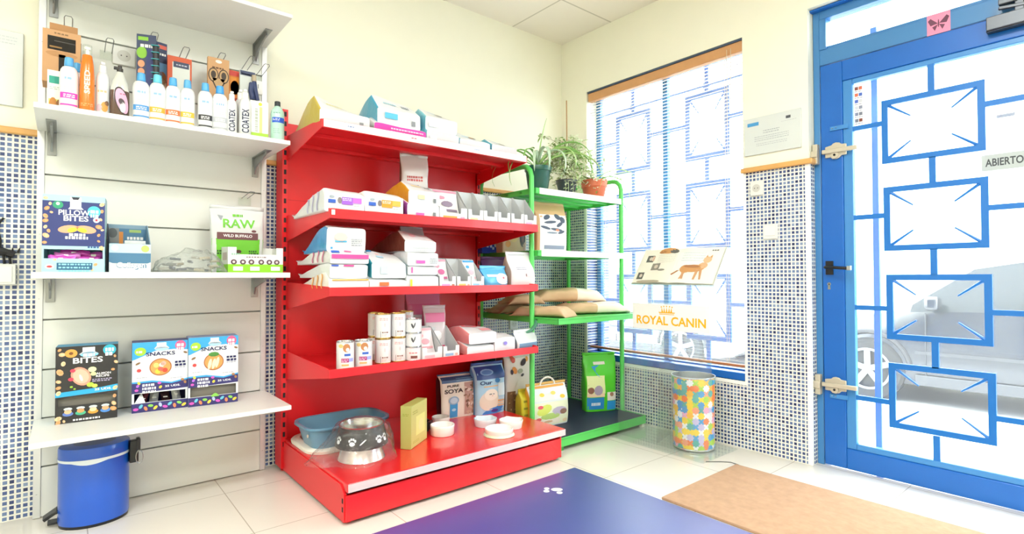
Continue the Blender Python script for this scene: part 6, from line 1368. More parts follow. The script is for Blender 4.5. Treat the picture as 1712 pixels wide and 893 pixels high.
y = 2.53; xp = Xa(900, y); 
t = pot('potted_plant', 'strap leaved plant drooping from a dark green pot on rack', xp, y, R1, .088, .165, M('#1f5a4c', .3, coat=.3), .03)
b = MB(); rnd = random.Random(11); c0 = Vector((xp, y, R1+.16))
for az, lf, L, w, dr, mm in ((-1.1, 1.45, .33, .022, .2, LG2), (-2.7, .9, .36, .024, 2.6, LG), (-2.4, .9, .36, .032, 3.3, LGP), (-2.0, .95, .40, .034, 3.3, LGP), (-1.6, .9, .40, .028, 3.2, LGP), (-1.3, .95, .42, .026, 3.1, LG2), (-.8, 1.0, .46, .030, 3.0, LG), (-.55, .9, .50, .026, 3.1, LG), (-.9, 1.1, .50, .026, 2.9, LG), (-.3, .8, .44, .024, 2.7, LG), (2.8, .85, .42, .024, 2.6, LG), (-3.0, .8, .44, .02, 3.0, LG), (2.5, .6, .42, .014, 2.8, LG), (-2.9, .5, .42, .012, 2.8, LG2), (1.2, 1.0, .3, .02, 2.0, LG), (-.7, .7, .60, .02, 2.9, LG2)):
    leaf(b, c0+Vector((rnd.uniform(-.02, .02), rnd.uniform(-.02, .02), -.01)), az, lf, L, w, dr, mm)
o = b.build('leaves', t); md = o.modifiers.new('thick', 'SOLIDIFY'); md.thickness = .0015
MB().box(xp+.045, xp+.055, y-.055, y-.05, R1+.13, R1+.215, M('#2fb08a', .4)).build('plant_label', t)
y = 2.56; xp2 = Xa(948, y)
t = pot('potted_plant', 'bushy variegated plant in a dark grey pot between the others', xp2, y, R1, .074, .115, M('#3f4a50', .4, coat=.2), .022)
st = MB(); lf = MB(); rnd = random.Random(21); SM = M('#8a7a4a', .7); L1, L2, L3 = M('#e9eed2', .45, var=.06), M('#c4d69c', .45, var=.1), M('#8fb060', .45, var=.1)
st.tube([(xp2, y, R1+.1), (xp2+.004, y, R1+.35), (xp2+.002, y, R1+.66)], .004, M('#a07a4a', .7), 6)
tips = []
for i in range(66):
    az = rnd.uniform(0, 2*PI); zz = rnd.uniform(.02, .3); L = rnd.uniform(.12, .26)*(1-.3*(zz > .22)); p = Vector((xp2, y, R1+.12+zz*.8)); el = rnd.uniform(-.2, 1.0); pts = [p.copy()]
    for k in range(6): p = p+Vector((math.cos(az)*math.cos(el), math.sin(az)*math.cos(el), math.sin(el)))*L/6; p.x = min(p.x, 3.0); p.y = min(p.y, 3.01); el -= .16; az += rnd.uniform(-.2, .2); pts.append(p.copy())
    st.tube(pts, .0016, SM, 5, taper=lambda s: 1-.6*s)
    for k in range(1, 7):
        for _ in range(4):
            q = pts[k]+Vector((rnd.uniform(-.022, .022), rnd.uniform(-.022, .022), rnd.uniform(-.02, .02))); q.x = min(q.x, 3.0); q.y = min(q.y, 3.0)
            leaf(lf, q, rnd.uniform(0, 2*PI), rnd.uniform(-.7, .8), rnd.uniform(.022, .038), rnd.uniform(.014, .021), .8, (L1, L1, L1, L2, L3)[rnd.randrange(5)], 4)
for i in range(10):
    az = rnd.uniform(-2.6, .2); p = Vector((xp2, y, R1+.11)); pts = [p.copy()]; el = .3
    for k in range(8): p = p+Vector((math.cos(az)*math.cos(el), math.sin(az)*math.cos(el), math.sin(el)))*.028; el -= .42; pts.append(p.copy())
    if pts[-1].z < R1: pts = [q for q in pts if q.z > R1+.012] 
    st.tube(pts, .0014, M('#c9d8a8', .6), 5)
    for q in pts[2:]: leaf(lf, q, rnd.uniform(0, 6.2), rnd.uniform(-.6, .4), .026, .014, .8, (L1, L2)[rnd.randrange(2)], 4)
st.build('stems', t); lf.build('leaves', t)
y = 2.52; xp3 = Xa(994, y)
t = pot('potted_plant', 'long leaved plant in a terracotta orange pot at front of rack', xp3, y, R1, .092, .135, M('#cf6a48', .5, coat=.1), .048)
b = MB(); c0 = Vector((xp3, y, R1+.125))
for az, lfv, L, w, dr in ((-.5, .75, .36, .018, 1.8), (-.2, .5, .42, .016, 2.3), (2.4, .6, .26, .018, 1.8), (-2.9, .7, .25, .016, 1.6), (-1.2, .3, .3, .012, .4), (1.2, 1.3, .28, .012, .3), (-.7, .25, .40, .012, 1.3), (3.0, .3, .3, .01, 1.0), (.3, .6, .3, .014, 1.6)):
    leaf(b, c0, az, lfv, L, w, dr, (LG, LG2)[int(abs(az)*10) % 2])
o = b.build('leaves', t); md = o.modifiers.new('thick', 'SOLIDIFY'); md.thickness = .0012
# ------------------------------------------------------------------ second rack shelf
def d_kraftbag(b, fn, w, h, t, sd):
    f1 = lambda u, v: fn(u, v, .0018); f2 = lambda u, v: fn(u, v, .0026); DKB = M('#4a5468', .5)
    b.patch(f1, -.42*w, .44*w, .02*h, .78*h, M('#eef0ee', .45), 8, 8)
    for u, v, a, c, r in ((-.2, .72, .12, .05, .4), (.15, .74, .1, .06, -.5), (.3, .68, .08, .08, .9), (-.1, .62, .2, .03, .1), (.2, .58, .12, .04, .5), (-.25, .5, .16, .03, -.2), (.1, .47, .2, .03, -.1), (.25, .42, .12, .03, .3), (-.05, .4, .18, .02, 0)): b.blob(f2, u*w, v*h, a*w, c*h, DKB if r else M('#7f8a9c', .5), 9, r)
    b.blob(lambda u, v: fn(u, v, .0034), .12*w, .46*h, .06*w, .025*h, M('#d88a6a', .5), 8).patch(f2, -.3*w, .36*w, .06*h, .14*h, M('#8a94ac', .5), 6, 1)
y = on(915, 415, 1, 2.46).y; xa, xb = Xa(903, 2.46), Xa(950, 2.46)
bag('pet_food_bag', 'tall kraft bag with white label on the upper green shelf', 'pet food bag', ((xa+xb)/2, 2.52, R2), -.1, xb-xa, .12, Za(915, 342, 2.5)-R2, M('#d8b084', .6), M('#b98a5a', .6), d_kraftbag, 6, .7, .003)
def shelf_box(label, l, r, tp, y, z, d, m, deco, rot=0.):
    xa, xb = Xa(l, y), Xa(r, y); w = xb-xa; h = Za((l+r)/2, tp, y)-z
    t = thing('accessory_box', label, 'box', ((xa+xb)/2, y, z), rot)
    b = MB().box(-w/2, w/2, 0, d, .0005, h, m); deco(b, lambda u, v, e=.0008: (u-w/2, -e, v), w, h); b.build('carton', t, local=True, bevel=.001)
def d_bluebox(b, fn, w, h):
    f1 = lambda u, v: fn(u, v, .0013); b.blob(fn, .6*w, .62*h, .09*w, .3*h, M('#f2f2e6', .5), 14).blob(f1, .6*w, .62*h, .04*w, .13*h, M('#c9a84a', .5), 10)
    for u, v in ((.2, .3), (.35, .3), (.2, .6), (.8, .3), (.9, .7), (.45, .2)): b.patch(fn, u*w, (u+.09)*w, v*h, (v+.14)*h, M('#c8d4f4', .5), 1, 1)
shelf_box('royal blue printed box low on upper green shelf, partly hidden', 806, 843, 392, 2.84, R2, .07, M('#2348c0', .4), d_bluebox)
def d_beige(b, fn, w, h, t, sd):
    f1 = lambda u, v: fn(u, v, .002); b.blob(f1, .28*w, .45*h, .13*w, .28*h, M('#5a6472', .5), 14).blob(lambda u, v: fn(u, v, .003), .28*w, .45*h, .06*w, .14*h, M('#8a7a80', .5), 10).blob(f1, -.32*w, .25*h, .1*w, .1*h, M('#d8a86a', .5), 9).blob(f1, -.1*w, .5*h, .2*w, .2*h, M('#e6dfae', .5), 10).blob(f1, .38*w, .2*h, .1*w, .14*h, M('#c9b8ae', .5), 9)
xa, xb = Xa(844, 2.66), Xa(884, 2.66)
bag('pet_food_bag', 'beige printed bag beside the royal blue box on rack', 'pet food bag', ((xa+xb)/2, 2.72, R2), 0, xb-xa, .1, .22, M('#e0d8bc', .5), M('#c9bc98', .5), d_beige, 6, .8, .003)
# ------------------------------------------------------------------ paper sacks
PAP = M('#d0ae8a', .75, bump=.12, var=.08); PAPW = M('#efe3d4', .7, var=.04)
def sack(label, p0, p1, w, h, z, rot=None, tuck=.25, seed=1., white=0.):
    """kraft sack lying: p0 -> p1 long axis on the shelf plane (x, y), width w across, height h"""
    a, c = Vector(p0), Vector(p1); L = (c-a).length; an = math.atan2(c.y-a.y, c.x-a.x)
    t = thing('paper_sack', label, 'sack', ((a.x+c.x)/2, (a.y+c.y)/2, z), an, 'kraft paper sacks on the green rack')
    nu, nv = 36, 30; vs = []; fs = []; mm = []
    for j in range(nv+1):
        k = j/nv; e = 1-abs(2*k-1)**5; th = h*max(.10, e**.7 if k > .5 else (min(1, k/tuck)**.75)*e**.3 if k < tuck else e**.3); ww = w/2*(.92+.08*e)
        for i in range(nu):
            A = 2*PI*i/nu; ca, sa = math.cos(A), math.sin(A); x = L*(k-.5); y_ = ww*math.copysign(abs(ca)**.45, ca); zz = th/2+th/2*math.copysign(abs(sa)**.6, sa)
            n = noise.noise_vector(Vector((x*8+seed, y_*8, zz*8)))*.014+noise.noise_vector(Vector((x*22+seed, y_*22, zz*20)))*.005
            vs.append((x+n.x, y_+n.y, max(.001, zz+n.z*min(1, zz/.03))))
    for j in range(nv):
        for i in range(nu): fs.append((j*nu+i, j*nu+(i+1) % nu, (j+1)*nu+(i+1) % nu, (j+1)*nu+i)); mm.append(PAPW if white and j/nv > 1-white else PAP)
    fs += [tuple(range(nu-1, -1, -1)), tuple(nv*nu+i for i in range(nu))]; mm += [PAP, PAPW if white else PAP]
    b = MB(); b.add(vs, fs, mm, True); b.build('body', t, local=True, sharp=60)
    MB().sheet(lambda u, v: (-L/2-.035+.05*u, w*.44*(2*v-1), .012+.012*u+.004*math.sin(9*v+seed)), 4, 12, PAP).build('folded_end', t, local=True)
    return t
sack('kraft sack lying at the front left edge of third green shelf', (2.20, 2.62), (2.34, 2.27), .20, .062, R3, seed=2., tuck=.2)
sack('kraft sack lying at the far left back of third green shelf', (2.20, 2.86), (2.50, 2.80), .20, .06, R3, seed=5.)
sack('kraft sack at bottom right of the third green shelf', (2.42, 2.55), (2.95, 2.36), .24, .07, R3, seed=8., white=.5)
sack('kraft sack with pale end, topmost of the pile on rack', (2.36, 2.72), (2.86, 2.50), .24, .085, R3+.074, seed=11., white=.42)
sack('kraft sack half hidden behind the front post, upper left', (2.18, 2.72), (2.42, 2.64), .2, .06, R3+.064, seed=15.)
# ------------------------------------------------------------------ bottom of the rack
def d_white_yel(b, fn, w, h, t, sd):
    f1 = lambda u, v: fn(u, v, .002); f2 = lambda u, v: fn(u, v, .003); f3 = lambda u, v: fn(u, v, .0038)
    b.patch(f1, -.46*w, .46*w, .03*h, .60*h, M('#e9efcf', .5), 10, 8).patch(f1, -.46*w, .46*w, .93*h, .985*h, M('#e0a04a', .5), 10, 1)
    b.blob(f2, -.2*w, .42*h, .2*w, .12*h, M('#d4e06a', .5), 12, .3).blob(f2, .2*w, .36*h, .2*w, .1*h, M('#b8b0c8', .5), 10).blob(f2, -.05*w, .25*h, .25*w, .08*h, M('#b4d27a', .5), 12).blob(f3, .3*w, .33*h, .1*w, .07*h, M('#8a6a5a', .5), 9).patch(f2, -.34*w, .2*w, .06*h, .18*h, M('#f0e8d8', .5), 6, 2).blob(f3, -.1*w, .12*h, .12*w, .03*h, M('#d8b08a', .5), 8).patch(f2, -.44*w, .1*w, .64*h, .8*h, M('#dfe8dc', .5), 6, 2)
    for u, v, c in ((-.2, .78, '#f0c84a'), (.1, .8, '#f0d06a'), (.32, .7, '#f2c03a'), (-.3, .5, '#e05a6a'), (-.35, .2, '#e86a6a'), (.35, .1, '#e8d8b0')): b.blob(f3, u*w, v*h, .07*w, .045*h, M(c, .5), 9)
y = on(925, 712, 2, R4).y; xa, xb = Xa(896, y), Xa(952, y)
t = bag('cat_litter_bag', 'white and yellow printed bag with rope handle on rack floor', 'cat litter bag', ((xa+xb)/2, y+.07, R4), -.12, xb-xa, .13, Za(925, 642, y+.05)-R4, M('#dfe6ea', .45), M('#e0a53c', .5), d_white_yel, 6, .62, .004, seal=M('#e0b060', .5))
hh = Za(925, 642, y+.05)-R4; w = xb-xa
MB().tube([(w*.2*math.cos(a)+.01, 0, hh-.01+.055*math.sin(a)) for a in [PI*i/14 for i in range(15)]], .006, M('#f2efe6', .6), 8).build('handle', t, local=True)
def d_tig(b, fn, w, h, t, sd):
    f1 = lambda u, v: fn(u, v, .002); f2 = lambda u, v: fn(u, v, .003); f3 = lambda u, v: fn(u, v, .0038)
    b.poly(f1, [(-.3*w, .8*h), (.15*w, .84*h), (.02*w, .6*h), (-.1*w, .62*h)], M('#2f8fd0', .45)).patch(f2, -.22*w, .15*w, .83*h, .88*h, M('#e8d8d0', .5), 4, 1)
    b.patch(f1, -.46*w, .1*w, .32*h, .64*h, M('#dfe6a8', .5), 6, 5).blob(f2, -.12*w, .38*h, .14*w, .09*h, M('#a89ab0', .5), 10).blob(f2, -.35*w, .38*h, .1*w, .06*h, M('#8a5a48', .5), 9)
    b.patch(f1, -.46*w, .08*w, .26*h, .33*h, M('#e9cfae', .5), 6, 2).patch(f1, -.46*w, .06*w, .04*h, .25*h, M('#2a86c8', .45), 6, 3).lines(f2, -.34*w, -.06*w, .16*h, M('#e8f0f4', .5), 1, .02, .004, 4)
    b.patch(f1, .16*w, .46*w, .02*h, .18*h, M('#2f9ae0', .45), 4, 2).patch(f1, .16*w, .46*w, .19*h, .34*h, M('#eae2d8', .5), 4, 2).blob(f2, .3*w, .3*h, .06*w, .04*h, M('#a87a60', .5), 8)
q = on(1012, 690, 2, R4); y = q.y; xa, xb = Xa(990, y), Xa(1038, y)
bag('cat_litter_bag', 'bright green cat litter bag at the right of rack floor', 'cat litter bag', (q.x+.035, y+.09, R4), -.42, (xb-xa)*.78, .12, Za(1010, 592, y+.08)-R4, M('#4fc428', .35, coat=.3), M('#45b424', .35, coat=.3), d_tig, 5, .62, .008)
def d_birds(b, fn, w, h, t, sd):
    f1 = lambda u, v: fn(u, v, .002); f2 = lambda u, v: fn(u, v, .003); f3 = lambda u, v: fn(u, v, .0038); rnd = random.Random(9)
    b.patch(f1, -.46*w, .1*w, .03*h, .45*h, M('#7a5a3c', .7), 8, 8)
    for i in range(60): b.blob(f2, rnd.uniform(-.44, .08)*w, rnd.uniform(.04, .44)*h, .03*w, .008*h, M(['#a8845a', '#5a4028', '#c9a878', '#6a4a30'][i % 4], .7), 6, rnd.uniform(0, 3))
    b.blob(f2, .12*w, .45*h, .3*w, .16*h, M('#dcd4c8', .5), 14, .5)
    for u, v, c, a in ((-.25, .9, '#c05040', .12), (.15, .84, '#3a2e34', .13), (.28, .88, '#d89a4a', .08), (-.2, .74, '#d88a3c', .12), (-.3, .72, '#3a2e34', .08), (.02, .72, '#9aa08a', .1), (-.02, .94, '#dfe0dc', .1), (.1, .66, '#4a4a50', .06)): b.blob(f3, u*w, v*h, a*w, a*w*.7, M(c, .5), 9, u*5)
y = 2.60; xa, xb = Xa(845, y), Xa(885, y)
bag('bird_seed_bag', 'bird seed bag with bird pictures beside the green post', 'bird seed bag', ((xa+xb)/2+.03, y+.08, R4+.004), 0, xb-xa+.02, .13, Za(865, 590, y)-R4, M('#d8d2c8', .45), M('#8a6a4a', .5), d_birds, 7, .9, .003)
def d_grnbag(b, fn, w, h, t, sd):
    f1 = lambda u, v: fn(u, v, .002)
    for v, c in ((.8, '#c88a5a'), (.62, '#d0905a'), (.45, '#e0c04a'), (.28, '#a0c86a')): b.blob(f1, .1*w, v*h, .25*w, .07*h, M(c, .5), 10)
y = 2.84; xa, xb = Xa(826, y), Xa(852, y)
bag('pet_food_bag', 'narrow green bag behind the bird seed bag', 'pet food bag', ((xa+xb)/2+.06, y-.03, R4+.004), 0, .14, .1, Za(838, 592, y)-R4, M('#4a9a34', .4, coat=.2), M('#3a8428', .4), d_grnbag, 6, .85, .004)
y = 2.47; xa, xb = Xa(872, y), Xa(885, y)
bag('pet_food_bag', 'small yellow bag low behind front green post', 'pet food bag', ((xa+xb)/2+.06, y+.07, R4+.004), 0, .12, .08, Za(878, 660, y)-R4, M('#c9c02a', .45), M('#a8a024', .5), lambda b, fn, w, h, t, sd: [b.patch(lambda u, v: fn(u, v, .002), -.4*w, .4*w, (.1+.2*i)*h, (.16+.2*i)*h, M('#8a8a20', .5), 5, 1) for i in range(4)] and None, 6, .8, .003)
# ================================================================== acrylic lectern stand, bin
AX = 2.70
t = thing('acrylic_stand', 'clear acrylic lectern stand with brand panel before the window', 'display stand', (2.8, 1.88, 0))
MB().box(2.625, 2.985, 1.575, 2.20, .0005, .008, ACRYLIC).build('base_plate', t, bevel=.001)
def slab(b, quad, th, m):
    """thin sheet from four corners, thickness along its normal"""
    q = [Vector(p) for p in quad]; n = (q[1]-q[0]).cross(q[3]-q[0]).normalized()*th
    vs = q+[p+n for p in q]; return b.add(vs, [(3, 2, 1, 0), (4, 5, 6, 7), (0, 1, 5, 4), (1, 2, 6, 5), (2, 3, 7, 6), (3, 0, 4, 7)], m)
b = MB(); slab(b, [(AX, 2.225, .008), (AX, 1.572, .008), (AX, 1.56, .945), (AX, 2.08, .945)], .005, ACRYLIC); b.build('front_panel', t)
b = MB(); slab(b, [(AX+.25, 1.99, .008), (AX+.02, 1.93, .008), (AX+.02, 1.90, .62), (AX+.25, 1.95, .62)], .005, ACRYLIC); b.build('rear_fin', t)
# brand panel
z0, z1 = on(1120, 553, 0, AX-.004).z, on(1120, 509, 0, AX-.004).z; ya, yb_ = Ya(1058, AX-.004), Ya(1186, AX-.004)
b = MB(); b.box(AX-.008, AX-.003, yb_, ya, z0, z1, M('#f4f4f2', .4)); fn = lambda u, v: (AX-.0088, ya-u, z0+v); w, h = ya-yb_, z1-z0; YL = M('#f7b800', .45)
b.word(fn, 'ROYAL CANIN', .51*w, .36*h, .052, YL, .90*w)
cu, cv = .475*w, .80*h
for i in range(5): a = -.42+.21*i; b.blob(fn, cu+.062*math.sin(a*1.5), cv+.022*math.cos(a*1.5)-.004, .0045, .0045, YL, 8).poly(fn, [(cu+.05*math.sin(a*1.5)-.006, cv-.016), (cu+.05*math.sin(a*1.5)+.006, cv-.016), (cu+.058*math.sin(a*1.5), cv+.012)], YL)
b.poly(fn, [(cu-.052, cv-.022), (cu+.052, cv-.022), (cu+.056, cv-.016), (cu-.056, cv-.016)], YL).patch(fn, cu-.05, cu+.05, cv-.03, cv-.026, YL, 4, 1)
b.build('brand_panel', t)
b = MB(); B0, B1, B2, B3 = Vector((AX-.02, 2.085, .945)), Vector((AX-.02, 1.535, .943)), Vector((AX+.135, 1.535, 1.163)), Vector((AX+.135, 2.085, 1.165))
slab(b, [B0, B1, B2, B3], .005, ACRYLIC); slab(b, [B0, B1, B1+Vector((-.02, 0, .014)), B0+Vector((-.02, 0, .014))], .004, ACRYLIC); b.build('book_rest', t)
# the book
ey = (B1-B0).normalized(); ez = (B3-B0).normalized(); nn = ey.cross(ez); nn = -nn if nn.x > 0 else nn
O = B0+nn*.003+ez*.006; BW_, BH_ = .545, .258
t = thing('book', 'open cat breed book lying on the acrylic stand', 'book', tuple(O))
def pg(u, v, e=0.):                     # pages bulge a little near the spine
    bulge = .010*math.exp(-((u-BW_*.49)/.16)**2)*abs(math.sin((u-BW_*.49)*20))**.5 if True else 0
    return tuple(O+ey*u+ez*v+nn*(.006+bulge+e))
PAGE = M('#eeece0', .6); b = MB()
b.sheet(lambda a, c: pg(.004+(BW_-.008)*a, .004+(BH_-.008)*c), 40, 8, PAGE)
f1 = lambda u, v: pg(u, v, .0012); f2 = lambda u, v: pg(u, v, .002)
TANC = M('#c8935c', .6); TAN2 = M('#a8744a', .6); GYP_ = M('#8a867c', .6); DKP = M('#5f605c', .6)
b.patch(f1, .005, .26, .004, .25, M('#e6e4d6', .6), 12, 4).patch(f1, .275, .45, .09, .22, M('#e2e8e6', .6), 8, 3)
b.blob(f2, .19, .235, .065, .022, TANC, 12).blob(f2, .15, .228, .03, .012, TAN2, 9).blob(f2, .23, .23, .03, .016, DKP, 9)
for u, v, a, c, m_ in ((.075, .18, .05, .05, DKP), (.135, .12, .058, .05, GYP_), (.05, .055, .045, .05, DKP)): b.patch(f2, u-a/2, u+a/2, v-c/2, v+c/2, m_, 3, 3); b.blob(lambda x, y_: pg(x, y_, .0028), u+.004, v, a*.25, c*.28, M('#c9beb0', .6), 8)
b.patch(f2, .088, .105, .165, .2, M('#d8b8a0', .6), 2, 2).blob(f2, .185, .095, .026, .008, GYP_, 9).blob(f2, .12, .012, .085, .012, M('#a8a08c', .6), 12)
for k in range(5): b.lines(f2, .13, .25, .205-k*.013, M('#b8b6ac', .6), 1, .0025, .002, k+3)
for k in range(4): b.lines(f2, .30, .44, .215-k*.018, M('#a8b8b6', .6), 1, .0025, .002, k+13)
b.lines(f2, .47, .51, .235, DKP, 1, .008, .002, 5)
# walking cat drawn on the right page
b.blob(f2, .39, .105, .072, .026, TANC, 16, .08).blob(f2, .345, .10, .035, .028, TANC, 12).blob(f2, .445, .125, .03, .022, M('#d8b088', .6), 10).blob(f2, .462, .165, .026, .022, M('#d9b48c', .6), 12)
b.poly(f2, [(.443, .175), (.452, .2), (.46, .182)], TANC).poly(f2, [(.468, .182), (.484, .2), (.485, .175)], TANC)
for u0, u1 in ((.335, .345), (.352, .33), (.42, .415), (.44, .455)): b.poly(f2, [(u0-.009, .1), (u0+.009, .1), (u1+.005, .03), (u1-.007, .03)], M('#c99a70', .6))
b.poly(f2, [(.325, .112), (.325, .1), (.265, .06), (.258, .066)], TAN2).blob(lambda x, y_: pg(x, y_, .0028), .38, .118, .05, .01, TAN2, 10)
b.build('pages', t)
b = MB(); slab(b, [O+nn*.0005, O+ey*BW_+nn*.0005, O+ey*BW_+ez*BH_+nn*.0005, O+ez*BH_+nn*.0005], -.004, M('#d8d6cc', .5)); b.build('cover', t)
# puzzle bin
q = on(1160, 756, 2, .008); rr = .118; dirv = Vector((q.x, q.y, 0)).normalized(); c = Vector((q.x, q.y, 0))+dirv*rr
zt = 1+(on(1158, 636, 1, q.y).z-1)*1.0; H = on(1158, 633, 1, q.y).z-.008
pm = bpy.data.materials.new('puzzle_print'); pm.use_nodes = True; nt = pm.node_tree; bs = nt.nodes['Principled BSDF']
tc = N(nt, 'ShaderNodeTexCoord'); s = N(nt, 'ShaderNodeSeparateXYZ'); nt.links.new(tc.outputs['Object'], s.inputs[0])
an = math_node(nt, 'ARCTAN2', s.outputs[1], s.outputs[0]); NP = 24
U0 = math_node(nt, 'MULTIPLY', an, NP/(2*PI)); V0 = math_node(nt, 'MULTIPLY', s.outputs[2], NP/(2*PI*rr))
# puzzle knobs: shift the cell edges with round bumps
def bump(P, Q, ph):
    fq = math_node(nt, 'SUBTRACT', math_node(nt, 'FRACT', Q), .5)
    par = math_node(nt, 'SUBTRACT', math_node(nt, 'MULTIPLY', math_node(nt, 'MODULO', math_node(nt, 'ADD', math_node(nt, 'FLOOR', Q), math_node(nt, 'ADD', math_node(nt, 'ROUND', P), 1000)), 2.), 2.), 1.)
    k = math_node(nt, 'MULTIPLY', math_node(nt, 'LESS_THAN', math_node(nt, 'ABSOLUTE', fq), .15), .17)
    return math_node(nt, 'ADD', P, math_node(nt, 'MULTIPLY', k, par))
U1 = bump(U0, V0, 0); V1 = bump(V0, U0, 1)
cm = N(nt, 'ShaderNodeCombineXYZ'); nt.links.new(math_node(nt, 'FLOOR', U1), cm.inputs[0]); nt.links.new(math_node(nt, 'FLOOR', V1), cm.inputs[1])
wn = N(nt, 'ShaderNodeTexWhiteNoise', noise_dimensions='2D'); nt.links.new(cm.outputs[0], wn.inputs['Vector'])
cr = N(nt, 'ShaderNodeValToRGB'); cr.color_ramp.interpolation = 'CONSTANT'; el = cr.color_ramp.elements; el[0].color = lin('#f2ce2c'); el[1].color = lin('#f2ce2c'); el[1].position = .12
for p_, c_ in ((.2, '#ee7a3c'), (.32, '#3a9ad8'), (.43, '#e9e9ee'), (.56, '#a8d04a'), (.64, '#4aa8a4'), (.72, '#c4b8e4'), (.82, '#ef9a7a'), (.89, '#f4b83a'), (.955, '#e8a8c8'), (.985, '#3a4a4a')): e = el.new(p_); e.color = lin(c_)
nt.links.new(wn.outputs['Value'], cr.inputs[0]); nt.links.new(cr.outputs[0], bs.inputs['Base Color']); bs.inputs['Roughness'].default_value = .3
t = thing('waste_bin', 'round metal bin with colourful jigsaw print beside the acrylic stand', 'bin', (c.x, c.y, .008))
MB().lathe([(rr*.98, .002), (rr*.985, .01), (rr*1.0, H*.6), (rr*1.03, H-.006)], pm, 56, cap=False).build('body', t, local=True)
TIN = M('#d4d7d8', .25, .8)
MB().lathe([(rr*1.03, H-.008), (rr*1.045, H-.004), (rr*1.04, H), (rr*1.015, H), (rr*1.01, H-.01), (rr*.965, .01), (.001, .008)], TIN, 56, cap=False).build('inner_wall', t, local=True)
MB().lathe([(.001, .0003), (rr*.97, .0005), (rr*.995, .002), (rr*.985, .011)], TIN, 56, cap=False).build('base_rim', t, local=True)
# cable on the floor
p = [on(a, b_, 2, .003) for a, b_ in ((1180, 772), (1205, 772), (1222, 773), (1234, 777), (1238, 779))]
tag(MB().tube(p, .002, M('#5a5a56', .6), 6).build('floor_cable', origin=p[0]), 'thin grey cable on the floor by the acrylic stand', 'cable')
